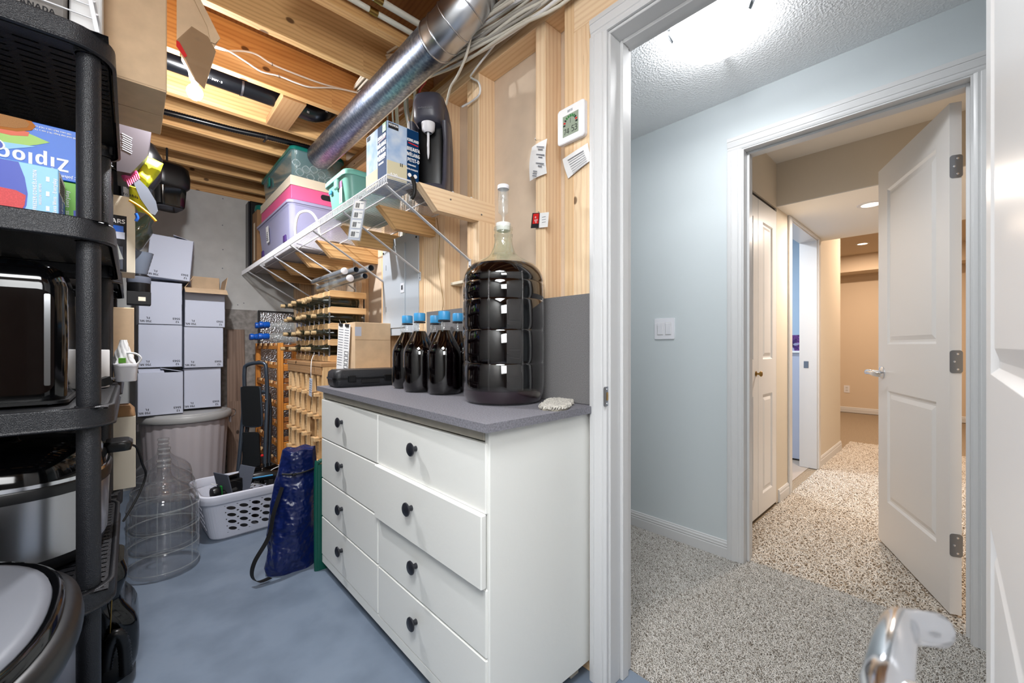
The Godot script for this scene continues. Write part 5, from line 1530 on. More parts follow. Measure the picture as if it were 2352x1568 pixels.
	for q in [[2.405, -1.60, 0.011], [2.425, -1.555, 0.013]]:
		var o2 := single("supply_pipe", "white plastic pipe running across the bay beside the duct", "pipe", rod(Vector3(0.40, q[0], q[1]), Vector3(1.15, q[0], q[1]), q[2], 14), M.pvc, Transform3D.IDENTITY, gp)
		part(o2, "brass_coupling", rod(Vector3(0.70, q[0], q[1]), Vector3(0.735, q[0], q[1]), q[2] + 0.003, 14), M.brass)

func strap_mesh(r: float, w: float) -> ArrayMesh:
	var s := sh()
	var n := 24
	for k in n:
		var a := PI * (0.0 + 1.0 * k / n) + PI
		var b := PI * (0.0 + 1.0 * (k + 1) / n) + PI
		var A := Vector3(0, sin(a), cos(a))
		var B := Vector3(0, sin(b), cos(b))
		var e := Vector3(w / 2, 0, 0)
		s.quad(A * (r + 0.001) - e, A * (r + 0.001) + e, B * (r + 0.001) + e, B * (r + 0.001) - e, A)
	return s.done()

# a sheet of paper whose corners lie at the given pixels on the plane x = depth, with a soft bulge towards the room
func sheet(px: Array, x: float, bulge: float) -> ArrayMesh:
	var c := []
	for q in px:
		c.append(onx(q[0], q[1], x))
	var s := sh()
	var n := 8
	var P := func(i: int, j: int) -> Vector3:
		var u := float(i) / n
		var v := float(j) / n
		var p: Vector3 = (c[0] as Vector3).lerp(c[1], u).lerp((c[3] as Vector3).lerp(c[2], u), v)
		return p + Vector3(-bulge * sin(v * PI) - bulge * 0.5 * sin(u * PI), 0, 0)
	for i in n:
		for j in n:
			s.quad(P.call(i, j), P.call(i + 1, j), P.call(i + 1, j + 1), P.call(i, j + 1), Vector3.LEFT)
	return s.done()

func build_wall_items() -> void:
	# hygrometer
	var h := thing("hygrometer", "white square wall hygrometer with grey display on the door studs", "hygrometer")
	h.transform = facing(Vector3(WALL - 0.001, 1.808, -0.885), Vector3.LEFT)
	part(h, "case", sh().extrude(rr_poly(0.0575, 0.060, 0.011), 0.014).done(), M.white_plastic)
	part(h, "bezel", sh().extrude(rr_poly(0.0555, 0.058, 0.010), 0.0015, at(Vector3(0, 0, 0.014))).done(), M.white)
	part(h, "display", box(Vector3(0.066, 0.070, 0.0012)), M.lcd, at(Vector3(0, -0.004, 0.016)))
	var z := 0.0168
	for k in 11:
		var a := PI * k / 10.0
		var col: Material = M.red if k == 1 or k == 9 else (M.leaf if k > 2 and k < 8 else M.lcd_dark)
		part(h, "gauge_mark", box(Vector3(0.0085, 0.0055, 0.0006)), col, at(Vector3(0, -0.002, z)) * Transform3D(Basis(Vector3.BACK, a), Vector3(cos(a) * 0.026, sin(a) * 0.026, 0)))
	part(h, "needle", box(Vector3(0.0012, 0.016, 0.0006)), M.lcd_dark, at(Vector3(0, 0.008, z)))
	letters(h, "74", at(Vector3(-0.017, -0.024, z)), 0.018, M.lcd_dark, "regular", 0.85)
	letters(h, "53", at(Vector3(0.017, -0.022, z)), 0.020, M.lcd_dark, "regular", 0.85)
	letters(h, "BIOS", at(Vector3(-0.002, 0.043, 0.016)), 0.007, M.ink_grey, "serif")
	# recipe slip
	var s := thing("recipe_slip", "curled white slip of typed notes nailed to the stud", "note")
	part(s, "paper", sheet([[1222, 338], [1257, 318], [1256, 398], [1217, 416]], WALL - 0.006, 0.008), M.paper)
	for q in [[1241, 337, 22], [1241, 343, 14], [1241, 355, 24], [1241, 361, 12], [1240, 375, 24], [1240, 381, 12], [1229, 393, 12], [1228, 399, 12], [1227, 404, 12]]:
		var p := onx(q[0], q[1], WALL - 0.0195)
		part(s, "typed_line", box(Vector3(0.0004, 0.0035, q[2] * 0.0018)), M.ink_grey, Transform3D(Basis(Vector3.RIGHT, 0.38), p))
	part(s, "nail", rod(onx(1231, 322, WALL), onx(1229, 318, WALL - 0.02), 0.0015), M.hinge)
	# handwritten card
	var r := thing("note_card", "tilted white handwritten card under the hygrometer", "note")
	part(r, "paper", sheet([[1292, 366], [1350, 328], [1359, 366], [1305, 410]], WALL - 0.005, 0.003), M.paper)
	for k in 7:
		var a := onx(1304 + k * 2.0, 368 + k * 5.0, WALL - 0.0115)
		var b := onx(1340 + k * 1.6, 346 + k * 4.6, WALL - 0.0115)
		part(r, "ink_line", sh().tube(PackedVector3Array([a, b]), 0.0009 if k else 0.0014, 4).done(), M.ink_grey)
	# business card with red grapes emblem
	var c := thing("business_card", "small hanging card with a red and black grape emblem", "card")
	part(c, "paper", sheet([[1240, 489], [1261, 487], [1258, 521], [1238, 523]], WALL - 0.008, 0.0), M.paper)
	part(c, "black_panel", sheet([[1223, 489], [1240, 488.5], [1237, 523], [1219, 524]], WALL - 0.0082, 0.0), M.ink)
	part(c, "red_panel", sheet([[1225, 491], [1238, 490], [1236.5, 513], [1223, 514]], WALL - 0.0092, 0.0), M.red)
	for q in [[1230, 499], [1229, 506], [1233, 505], [1231, 510]]:
		part(c, "grape_ring", sh().tube(curve([Vector3(0, 0.003, 0), Vector3(0, 0, 0.003), Vector3(0, -0.003, 0), Vector3(0, 0, -0.003)], 0.002, true), 0.0007, 5, PackedFloat32Array(), false).done(), M.white, at(onx(q[0], q[1], WALL - 0.0098)))
	for k in 3:
		part(c, "print", box(Vector3(0.0004, 0.0018, 0.018)), M.ink_grey, Transform3D(Basis(Vector3.RIGHT, 0.1), onx(1249, 498 + k * 6, WALL - 0.0085)))
	part(c, "nail", rod(onx(1238, 487, WALL), onx(1236, 486, WALL - 0.014), 0.0013), M.hinge)
	# electrical panel
	var e := thing("electrical_panel", "pale grey metal electrical panel cover between the studs", "electrical panel")
	e.transform = facing(Vector3(WALL - 0.001, 1.392, -2.099), Vector3.LEFT)
	part(e, "cover", box(Vector3(0.412, 0.545, 0.016), 0.002), M.panel_grey)
	part(e, "panel_door", box(Vector3(0.225, 0.46, 0.006), 0.0015), M.panel_grey, at(Vector3(-0.045, 0.0, 0.010)))
	var la := part(e, "latch", sh().extrude(rr_poly(0.020, 0.026, 0.003), 0.002, at(Vector3(0.045, -0.015, 0.013))).done(), M.white_metal)
	part(la, "latch_slide", box(Vector3(0.018, 0.024, 0.003), 0.001), M.hinge, at(Vector3(0.045, -0.013, 0.0155)))
	for q in [[0.185, 0.235], [0.185, -0.20], [-0.195, 0.21], [-0.195, -0.21]]:
		part(e, "screw", lathed([[0.0, 0.0], [0.006, 0.0], [0.005, 0.003], [0.0, 0.004]], 10), M.ink, Transform3D(Basis(Vector3.RIGHT, PI / 2), Vector3(q[0], q[1], 0.008)))
	for dy in [0.12, -0.12]:
		part(e, "hinge_slot", box(Vector3(0.002, 0.03, 0.001)), M.ink, at(Vector3(-0.15, dy, 0.0135)))
	part(e, "box_behind", box(Vector3(0.38, 0.52, 0.075)), M.panel_grey, at(Vector3(0, 0, -0.046)))
	# thin brown wire on the boards
	single("thin_wire", "thin brown wire hanging down the boards beside the panel", "wire", cable([onx(1003, 500, WALL - 0.004), onx(1009, 545, WALL - 0.006), onx(1007, 600, WALL - 0.004), onx(1012, 650, WALL - 0.006), onx(1018, 690, WALL - 0.006), onx(1016, 712, WALL - 0.004)], 0.0013, 5, 0.03), M.brass)

# ---------------------------------------------------------------- wine cartons on the fermenter
func carton(label: String, w: float, h: float, d: float, xf: Transform3D, open := 0) -> Node3D:
	var c := thing("wine_carton", label, "carton", Vector3.ZERO, 0.0, "white wine cartons stacked by the back wall")
	c.transform = xf
	# hollow carton: four walls and a floor
	var t := 0.004
	part(c, "body", boxes([
		[Vector3(-w / 2, 0, -t), Vector3(w / 2, h, 0)], [Vector3(-w / 2, 0, -d), Vector3(w / 2, h, -d + t)],
		[Vector3(-w / 2, 0, -d), Vector3(-w / 2 + t, h, 0)], [Vector3(w / 2 - t, 0, -d), Vector3(w / 2, h, 0)],
		[Vector3(-w / 2, 0, -d), Vector3(w / 2, t, 0)]], 0.0008), M.carton_white)
	if open == 0:
		part(c, "top_flap", boxes([[Vector3(-w / 2 + 0.001, h, -d / 2 + 0.001), Vector3(w / 2 - 0.001, h + 0.003, -0.0005)], [Vector3(-w / 2 + 0.001, h, -d + 0.001), Vector3(w / 2 - 0.001, h + 0.003, -d / 2 - 0.001)]], 0.0006), M.carton_white)
	elif open == 1:
		# flaps half raised
		part(c, "top_flap", sh().box(Vector3(0, 0.0, -0.055), Vector3(w * 0.55, 0.003, 0.11), 0.0006).done(), M.carton_white, Transform3D(Basis(Vector3.RIGHT, 0.20), Vector3(-w * 0.20, h + 0.001, 0)))
		part(c, "top_flap", sh().box(Vector3(-0.06, 0.0, 0), Vector3(0.12, 0.003, d * 0.8), 0.0006).done(), M.carton_white, Transform3D(Basis(Vector3.BACK, -0.22), Vector3(w / 2, h + 0.001, -d / 2)))
	else:
		# wide open: inside of brown board shows
		part(c, "inside", boxes([[Vector3(-w / 2 + t, t, -d + t), Vector3(w / 2 - t, h * 0.9, -d + t + 0.001)]]), M.kraft)
		part(c, "top_flap", sh().box(Vector3(0, -0.0, 0.047), Vector3(w + 0.012, 0.003, 0.094), 0.0006).done(), M.kraft, Transform3D(Basis(Vector3.RIGHT, 0.45), Vector3(0.004, h, 0.001)))
		part(c, "top_flap", sh().box(Vector3(0, 0.065, 0), Vector3(w, 0.13, 0.003), 0.0006).done(), M.kraft, Transform3D(Basis(Vector3.RIGHT, -0.12), Vector3(0, h, -d)))
		part(c, "top_flap", sh().box(Vector3(0.0, 0.05, 0), Vector3(0.003, 0.10, d * 0.95), 0.0006).done(), M.kraft, Transform3D(Basis(Vector3.BACK, -0.18), Vector3(w / 2, h, -d / 2)))
		part(c, "top_flap", sh().box(Vector3(0.0, 0.05, 0), Vector3(0.003, 0.10, d * 0.95), 0.0006).done(), M.kraft, Transform3D(Basis(Vector3.BACK, -0.55), Vector3(-w / 2, h, -d / 2)))
	var up := Basis(Vector3.BACK, PI)
	var z := 0.0003
	letters(c, "750 ML", Transform3D(up, Vector3(-w / 2 + 0.035, 0.020, z)), 0.0135, M.ink)
	letters(c, "FL", Transform3D(up, Vector3(-w / 2 + 0.048, 0.042, z)), 0.0135, M.ink)
	letters(c, "12", Transform3D(up, Vector3(w / 2 - 0.026, 0.020, z)), 0.0135, M.ink)
	letters(c, "5563", Transform3D(up, Vector3(w / 2 - 0.032, 0.042, z)), 0.0135, M.ink)
	return c

func build_wine_boxes() -> void:
	var h := 0.290
	carton("white wine carton with raised flaps at the base of its stack", 0.236, 0.285, 0.31, at(Vector3(0.152, 0.597, -3.66), 0.02), 1)
	carton("white wine carton resting on the carton with raised flaps", 0.232, h, 0.31, at(Vector3(0.155, 0.915, -3.75), -0.02))
	carton("white wine carton just below the tilted top carton", 0.230, h, 0.31, at(Vector3(0.156, 1.212, -3.75), 0.03))
	var tilt := Transform3D(Basis(Vector3.BACK, -0.075) * Basis(Vector3.UP, -0.10), Vector3(0.195, 1.531, -3.75))
	carton("tilted white wine carton topping its stack with loose flaps", 0.238, 0.292, 0.31, tilt, 1)
	carton("white wine carton sitting directly on the grey lid, upright stack", 0.222, h, 0.31, at(Vector3(0.392, 0.606, -3.78)))
	carton("white wine carton in the middle beneath the open carton", 0.232, h, 0.31, at(Vector3(0.398, 0.905, -3.76), 0.02))
	carton("open white wine carton with brown flaps spread", 0.238, 0.280, 0.31, at(Vector3(0.405, 1.202, -3.76), -0.02), 2)
	# fermenter with lid
	var b := thing("fermenter_bin", "large translucent grey fermenting bin carrying the wine cartons", "bin", Vector3(0.300, 0, -3.83))
	var rings := []
	for q in [[0.0, 0.215], [0.02, 0.225], [0.30, 0.238], [0.545, 0.250]]:
		var r := PackedVector3Array()
		for k in 96:
			var a := TAU * k / 96
			var rr: float = q[1] + (0.004 if (k % 4) < 2 else 0.0)
			r.append(Vector3(cos(a) * rr, q[0], sin(a) * rr))
		rings.append(r)
	part(b, "body", sh().loft(rings).done(), M.bin)
	part(b, "lid", lathed([[0.258, 0.535], [0.272, 0.537], [0.276, 0.545], [0.276, 0.572], [0.270, 0.580], [0.245, 0.583], [0.240, 0.590], [0.0, 0.592]], 64), M.bin_lid)
	for sg in [-1.0, 1.0]:
		var hb := part(b, "handle_lug", box(Vector3(0.014, 0.05, 0.035), 0.003), M.bin, at(Vector3(sg * 0.263, 0.505, 0.03)))
		part(hb, "wire_handle", cable([Vector3(0.0, 0.01, 0.0), Vector3(sg * 0.025, 0.03, 0.02), Vector3(sg * 0.035, 0.06, 0.0), Vector3(sg * 0.02, 0.07, -0.03)], 0.0022, 6, 0.01), M.hinge)
	# boards leaning on the back wall
	single("grey_board", "tall grey scuffed board leaning on the back wall", "board", box(Vector3(0.255, 1.37, 0.012), 0.001), M.board_grey, at(Vector3(0.682, 0.685, BACK + 0.012)))
	single("floor_plank", "brown wood grain flooring plank leaning on the grey board", "plank", box(Vector3(0.125, 1.20, 0.010), 0.001), M.laminate, Transform3D(Basis(Vector3.RIGHT, -0.02), Vector3(0.650, 0.602, BACK + 0.040)))
	var f := thing("foil_panel", "foil faced insulation panel in a dark frame behind the rack", "panel", Vector3(0.955, 0, BACK + 0.016))
	part(f, "foil", box(Vector3(0.255, 1.34, 0.016), 0.002), M.foil, at(Vector3(0, 0.69, 0)))
	part(f, "frame", boxes([[Vector3(-0.14, 1.355, -0.011), Vector3(0.14, 1.372, 0.011)], [Vector3(-0.14, 0, -0.011), Vector3(-0.125, 1.355, 0.011)]], 0.001), M.splash_edge)

# ---------------------------------------------------------------- wine racks
func build_racks() -> void:
	# pale lattice rack on the floor: columns of notched bottle rests
	var r := thing("lattice_rack", "pale wooden bottle rack with notched columns beside the dresser", "wine rack", Vector3(0.80, 0, -2.45))
	part(r, "top_board", boxes([[Vector3(-0.012, 0.942, -0.675), Vector3(0.29, 0.965, 0.012)]], 0.002), M.weathered)
	var fb := part(r, "front_rail", boxes([[Vector3(-0.010, 0.895, -0.665), Vector3(0.012, 0.942, 0.0)]], 0.002), M.weathered)
	for k in 6:
		part(fb, "nail", lathed([[0.0, 0.0], [0.003, 0.0], [0.0, 0.001]], 8), M.hinge, Transform3D(Basis(Vector3.BACK, PI / 2), Vector3(-0.010, 0.92, -0.05 - k * 0.115)))
	for z in [0.0, -0.665]:
		block(r, "end_board", Vector3(-0.002, 0.0, z - 0.011), Vector3(0.285, 0.942, z + 0.011), M.rack, 0.002)
	block(r, "base_board", Vector3(0, 0.0, -0.655), Vector3(0.285, 0.03, -0.01), M.rack2, 0.002)
	# one notched rest, waisted in the middle
	var half := []
	for k in 9:
		var f := k / 8.0
		half.append(Vector2(0.024 - 0.008 * sin(f * PI), f * 0.112))
	var outl := PackedVector2Array()
	for p in half:
		outl.append(Vector2(p.x, p.y))
	for k in half.size():
		outl.append(Vector2(-half[half.size() - 1 - k].x, half[half.size() - 1 - k].y))
	var rest := sh().extrude(outl, 0.018, Transform3D(Basis(Vector3.BACK, Vector3.UP, Vector3.LEFT), Vector3.ZERO)).done()
	var peg := sh().box(Vector3(-0.016, -0.008, 0), Vector3(0.052, 0.022, 0.034), 0.002).done()
	for c in 6:
		for q in 7:
			var y := 0.778 - q * 0.128
			var p := Vector3(0.012, y + 0.012, -0.06 - c * 0.109)
			if c == 1 and q == 2:
				continue
			part(r, "bottle_rest", rest, M.rack if (c + q) % 3 else M.rack2, at(p))
			part(r, "rest_peg", peg, M.rack2 if (c + q) % 2 else M.rack, at(p))
		block(r, "divider", Vector3(0.03, 0.03, -0.06 - c * 0.109 - 0.062), Vector3(0.27, 0.89, -0.06 - c * 0.109 - 0.050), M.rack2, 0.001)
	# hang tag
	var t := thing("hang_tag", "folded white card tag on a string in front of the lattice rack", "tag", Vector3(0.775, 0.0, -2.55))
	part(t, "string", cable([Vector3(0.03, 1.02, -0.06), Vector3(0.0, 0.975, -0.01), Vector3(-0.012, 0.93, 0.02), Vector3(-0.012, 0.885, 0.02)], 0.002, 5, 0.02), M.cable_white)
	part(t, "card", sh().box(Vector3(-0.014, 0.825, 0.02), Vector3(0.002, 0.105, 0.048), 0.0005, Basis(Vector3.RIGHT, 0.12)).done(), M.carton_white)
	for k in 6:
		part(t, "print", sh().box(Vector3(-0.0154, 0.862 - k * 0.013, 0.02), Vector3(0.0006, 0.004, 0.034), 0.0, Basis(Vector3.RIGHT, 0.12)).done(), M.ink_grey)

	# trestle rack of wood rails and metal strips above it
	var w := thing("trestle_rack", "wood and metal grid wine rack holding corked bottles", "wine rack", Vector3(0.87, 0.967, -2.555))
	var pz := 0.0925
	var py := 0.0975
	var rail := sh().extrude(poly([[0.0, -0.016], [0.012, -0.019], [0.222, -0.019], [0.222, 0.019], [0.012, 0.019], [0.0, 0.012]]), 0.034, at(Vector3(0, 0, -0.017))).done()
	var strip := box(Vector3(0.0015, py, 0.022), 0.0004)
	for c in 8:
		for q in 5:
			part(w, "rail", rail, M.rack if (c * 3 + q) % 4 else M.rack2, at(Vector3(0, 0.019 + q * py, -c * pz)))
			if q < 4:
				for x in [0.004, 0.215]:
					part(w, "metal_strip", strip, M.galv_plain, at(Vector3(x, 0.019 + (q + 0.5) * py, -c * pz)))
	# bottles lying in it, corks to the aisle
	var grp := "corked bottles in the wood and metal rack"
	var b := thing("wine_bottle", "dark wine bottle lying in the grid rack with its cork outward", "bottle", Vector3.ZERO, 0.0, grp)
	part(b, "glass", lathed([[0.0, 0.006], [0.030, 0.0], [0.0355, 0.005], [0.0365, 0.02], [0.0365, 0.165], [0.033, 0.185], [0.018, 0.215], [0.0142, 0.232], [0.0135, 0.268], [0.0155, 0.270], [0.0155, 0.278], [0.0, 0.278]], 24), M.glass_bottle)
	part(b, "cork", lathed([[0.0, 0.276], [0.0118, 0.276], [0.0122, 0.280], [0.0122, 0.300], [0.0105, 0.303], [0.0, 0.303]], 14), M.cork)
	var first := true
	for q in 4:
		for c in 7:
			var x := Transform3D(Basis(Vector3.BACK, PI / 2) * Basis(Vector3.UP, c * 1.3), w.position + Vector3(0.218 + rng.randf_range(-0.010, 0.004) - (0.028 if (c + q) % 3 == 0 else 0.0), 0.019 + 0.0195 + 0.0375 + q * py, -(c + 0.5) * pz))
			if first:
				b.transform = x
				first = false
			else:
				copy(b, x)
	# orange rack further back
	var o := thing("orange_rack", "tall honey coloured wooden wine rack by the back corner", "wine rack", Vector3(0.78, 0, -3.32))
	for z in [0.0, -0.71]:
		for x in [0.0, 0.28]:
			block(o, "post", Vector3(x, 0, z - 0.038), Vector3(x + 0.035, 1.085, z), M.rack_orange, 0.002)
	for q in 8:
		var y := 1.06 - q * 0.142
		if y < 0.05:
			break
		block(o, "side_slat", Vector3(0.036, y - 0.038, -0.030), Vector3(0.279, y + 0.012, -0.008), M.rack_orange if q % 2 else M.rack_brown, 0.002)
		if q > 0:
			block(o, "side_slat", Vector3(0.036, y + 0.018, -0.036), Vector3(0.279, y + 0.050, -0.020), M.rack_brown, 0.002)
		for x in [0.004, 0.29]:
			block(o, "shelf_rail", Vector3(x, y - 0.022, -0.709), Vector3(x + 0.018, y + 0.006, -0.039), M.rack_orange, 0.002)
		for k in 8:
			part(o, "saddle", sh().loft([ring_rr(0.010, 0.030, 0.0, 0.008, 2), ring_rr(0.010, 0.026, 0.010, 0.008, 2), ring_rr(0.008, 0.016, 0.018, 0.006, 2)]).done(), M.rack_brown if k % 2 else M.rack, at(Vector3(0.013, y + 0.006, -0.075 - k * 0.085)))
	# big bottles with blue stoppers on top
	var gb := "large clear bottles with blue stoppers on the honey rack"
	var g := thing("stoppered_bottle", "large clear bottle lying with blue stopper toward the aisle", "bottle", Vector3.ZERO, 0.0, gb)
	part(g, "glass", lathed([[0.0, 0.006], [0.040, 0.0], [0.046, 0.006], [0.046, 0.16], [0.043, 0.185], [0.028, 0.215], [0.018, 0.24], [0.016, 0.285], [0.019, 0.288], [0.019, 0.296]], 28), M.glass_pale)
	part(g, "stopper", lathed([[0.0, 0.285], [0.020, 0.285], [0.024, 0.290], [0.024, 0.318], [0.021, 0.321], [0.021, 0.330], [0.024, 0.333], [0.024, 0.352], [0.022, 0.356], [0.0, 0.356]], 24), M.cap_royal)
	var spots := [[1.06, 1.134, -3.56], [1.035, 1.134, -3.72], [1.06, 1.134, -3.88], [1.08, 1.226, -3.64], [1.085, 1.226, -3.80]]
	for i in spots.size():
		var x := Transform3D(Basis(Vector3.BACK, PI / 2), Vector3(spots[i][0], spots[i][1], spots[i][2]))
		if i == 0:
			g.transform = x
		else:
			copy(g, x)
	# glass jug lying on the trestle rack
	var gj := thing("clear_jug", "clear glass jar lying on its side on the grid rack", "jar", Vector3(1.09, 1.452, -2.66))
	part(gj, "glass", lathed([[0.0, 0.004], [0.060, 0.0], [0.066, 0.006], [0.066, 0.14], [0.055, 0.165], [0.040, 0.175], [0.042, 0.180], [0.042, 0.196]], 32), M.glass_pale, Transform3D(Basis(Vector3.BACK, PI / 2), Vector3.ZERO))
	# price sheets clipped to a carton
	var ct := thing("kraft_carton", "plain brown cardboard carton standing beside the electrical panel", "box", Vector3(0.985, TOP, -2.32))
	# the carton stands on the trestle's neighbour: a low wooden crate behind the dresser
	ct.position.y = 0.905
	part(ct, "body", box(Vector3(0.205, 0.285, 0.25), 0.002), M.kraft, at(Vector3(0, 0.1425, 0)))
	part(ct, "fold_line", box(Vector3(0.203, 0.0015, 0.001)), M.kraft_dark, at(Vector3(0, 0.19, 0.1252)))
	part(ct, "tape_tab", box(Vector3(0.035, 0.05, 0.001)), M.carton_white, at(Vector3(-0.085, 0.235, 0.1254)))
	var cr := thing("wood_crate", "plain wooden stand under the brown carton behind the dresser", "crate", Vector3(0.985, 0, -2.27))
	for x in [-0.09, 0.09]:
		for z in [-0.14, 0.12]:
			block(cr, "leg", Vector3(x - 0.018, 0, z - 0.018), Vector3(x + 0.018, 0.88, z + 0.018), M.rack2, 0.002)
	block(cr, "top_board", Vector3(-0.11, 0.88, -0.18), Vector3(0.11, 0.904, 0.16), M.rack, 0.002)
	var cl := thing("price_sheets", "clipped white printed sheets hanging over the carton edge", "papers")
	cl.transform = facing(Vector3(0.862, 1.075, -2.30), Vector3(-0.98, 0.0, 0.18), Vector3(0.0, 1, 0.10))
	part(cl, "paper", sh().box(Vector3(0, -0.02, 0), Vector3(0.115, 0.255, 0.003), 0.0005).done(), M.paper)
	for k in 15:
		part(cl, "print", box(Vector3(0.045, 0.004, 0.0006)), M.ink_grey, at(Vector3(-0.028, 0.075 - k * 0.014, 0.0017)))
		if k < 8:
			part(cl, "print", box(Vector3(0.040, 0.004, 0.0006)), M.ink_grey, at(Vector3(0.028, 0.075 - k * 0.014, 0.0017)))
	for k in 4:
		part(cl, "box_print", sh().extrude(poly([[-0.018, -0.010], [0.018, -0.010], [0.018, 0.010], [-0.018, 0.010], [-0.018, -0.007], [-0.015, -0.007], [-0.015, 0.007], [0.015, 0.007], [0.015, -0.007], [-0.018, -0.007]]), 0.0006, at(Vector3(0.034, -0.050 - k * 0.025, 0.0016))).done(), M.ink)
	for x in [-0.03, 0.03]:
		var bc := part(cl, "binder_clip", box(Vector3(0.032, 0.016, 0.012), 0.002), M.ink, at(Vector3(x, 0.102, 0.002)))
		part(bc, "clip_wire", cable([Vector3(0.004, 0.004, 0.004), Vector3(-0.002, 0.018, 0.008), Vector3(-0.008, 0.026, 0.009)], 0.0016, 5, 0.01), M.chrome)

# ---------------------------------------------------------------- things on the floor
func carboy_shell(h: float) -> ArrayMesh:
	var out := [[0.0, 0.006], [0.100, 0.0], [0.122, 0.006], [0.131, 0.022]]
	for q in [[0.03, 0.115], [0.12, 0.205], [0.21, 0.300]]:
		out.append([0.1345, q[0] + 0.006])
		out.append([0.1345, q[1] - 0.006])
		out.append([0.1325, q[1]])
	out += [[0.133, 0.312], [0.129, 0.335], [0.118, 0.358], [0.098, 0.380], [0.072, 0.398], [0.048, 0.414], [0.033, 0.432], [0.0255, 0.455], [0.0240, 0.480], [0.0270, 0.484], [0.0270, 0.490], [0.0245, 0.494], [0.0245, 0.505], [0.0275, 0.508], [0.0275, 0.517], [0.0255, 0.520]]
	var p := PackedVector2Array()
	for q in out:
		p.append(Vector2(q[0], q[1] * h / 0.52))
	return sh().lathe(p, 56).done()

func build_floor_goods() -> void:
	var grp := "empty glass carboys on the floor"
	var shell := carboy_shell(0.525)
	var c := thing("empty_carboy", "empty clear glass carboy at the aisle end of the row", "carboy", Vector3(0.118, 0, -2.575), 0.3, grp)
	part(c, "glass", shell, M.glass_smoke)
	for y in [0.03, 0.12, 0.21, 0.305]:
		var loop := []
		for j in 20:
			loop.append(Vector3(0.1340 * cos(TAU * j / 20), y, 0.1340 * sin(TAU * j / 20)))
		part(c, "glass_rib", sh().tube(curve(loop, 0.02, true), 0.0028, 6, PackedFloat32Array(), false).done(), M.glass_pale)
	for j in 6:
		var dv := Vector3(cos(TAU * j / 6), 0, sin(TAU * j / 6))
		part(c, "glass_rib", sh().tube(PackedVector3Array([dv * 0.132 + Vector3(0, 0.02, 0), dv * 0.1345 + Vector3(0, 0.05, 0), dv * 0.1345 + Vector3(0, 0.30, 0), dv * 0.121 + Vector3(0, 0.357, 0)]), 0.0028, 6).done(), M.glass_pale)
	for y in [0.492, 0.517]:
		part(c, "lip_ring", lathed([[0.0255, y - 0.006], [0.0285, y - 0.003], [0.0285, y + 0.003], [0.0255, y + 0.006]], 28), M.glass_pale)
	for q in [[0.132, -2.865, 1.0, "empty clear glass carboy in the middle of the row of three"], [0.142, -3.155, 2.0, "empty clear glass carboy touching the grey fermenting bin"]]:
		copy(c, at(Vector3(q[0], 0, q[1]), q[2]), q[3])
	# laundry basket
	var b := thing("laundry_basket", "white plastic laundry basket with oval holes full of gadgets", "basket", Vector3(0.515, 0, -2.91), 0.05)
	basket_parts(b)
	basket_contents(b)
	# navy bag
	var g := thing("navy_bag", "shiny navy blue drawstring bag leaning by the dresser", "bag", Vector3(0.568, 0, -2.19))
	var rings := []
	for k in 17:
		var f := k / 16.0
		var y := f * 0.555
		var hx := lerpf(0.112, 0.072, f) + 0.012 * sin(f * PI)
		var hz := lerpf(0.085, 0.060, f)
		var ring := PackedVector3Array()
		for j in 40:
			var a := TAU * j / 40
			var wob := 1.0 + 0.09 * sin(3.0 * a + f * 7.0) * (1.0 - 0.6 * f) + 0.035 * sin(7.0 * a - f * 13.0) + 0.03 * sin(f * 26.0 + 2.0 * a)
			if f > 0.86:
				wob = 1.0 + 0.05 * sin(9.0 * a)
			if k == 0:
				wob *= 0.9
			ring.append(Vector3(0.045 * f + hx * wob * cos(a), y + 0.006 * sin(5.0 * a) * f, hz * wob * sin(a) - 0.03 * f))
		rings.append(ring)
	part(g, "bag_body", sh().loft(rings).done(), M.navy)
	part(g, "drawstring", sh().tube(curve([Vector3(-0.045, 0.46, 0.03), Vector3(0.01, 0.455, 0.055), Vector3(0.08, 0.46, 0.045), Vector3(0.12, 0.462, 0.0)], 0.02), 0.004, 6).done(), M.strap_black)
	part(g, "cord_lock", box(Vector3(0.02, 0.012, 0.012), 0.003), M.black_satin, at(Vector3(0.0, 0.455, 0.058)))
	# flat strap: down the side and looping on the floor
	var sp := curve([Vector3(-0.045, 0.40, 0.035), Vector3(-0.085, 0.30, 0.060), Vector3(-0.110, 0.20, 0.075), Vector3(-0.165, 0.11, 0.080), Vector3(-0.175, 0.05, 0.080), Vector3(-0.150, 0.018, 0.085), Vector3(-0.105, 0.02, 0.085)], 0.012)
	var st := sh()
	for k in sp.size() - 1:
		var t := (sp[k + 1] - sp[k]).normalized()
		var side := Vector3(0.35, 0, 0.94)
		var w := side * 0.013
		var nn := t.cross(side).normalized() * 0.001
		for s2 in [-1.0, 1.0]:
			st.quad(sp[k] - w + nn * s2, sp[k] + w + nn * s2, sp[k + 1] + w + nn * s2, sp[k + 1] - w + nn * s2, nn * s2)
		st.quad(sp[k] - w - nn, sp[k] - w + nn, sp[k + 1] - w + nn, sp[k + 1] - w - nn, -side)
		st.quad(sp[k] + w - nn, sp[k] + w + nn, sp[k + 1] + w + nn, sp[k + 1] + w - nn, side)
	part(g, "shoulder_strap", st.done(), M.strap_black)
	# green folding tray on edge
	var tr := thing("green_tray", "thin green plastic tray standing on edge beside the dresser", "tray", Vector3(0.648, 0, -2.066))
	part(tr, "panel", sh().loft([ring_rr(0.012, 0.16, 0.0, 0.004, 2), ring_rr(0.012, 0.16, 0.50, 0.004, 2)]).done(), M.tray_green, Transform3D(Basis(Vector3.UP, PI / 2), Vector3(0.16, 0.0, 0)))
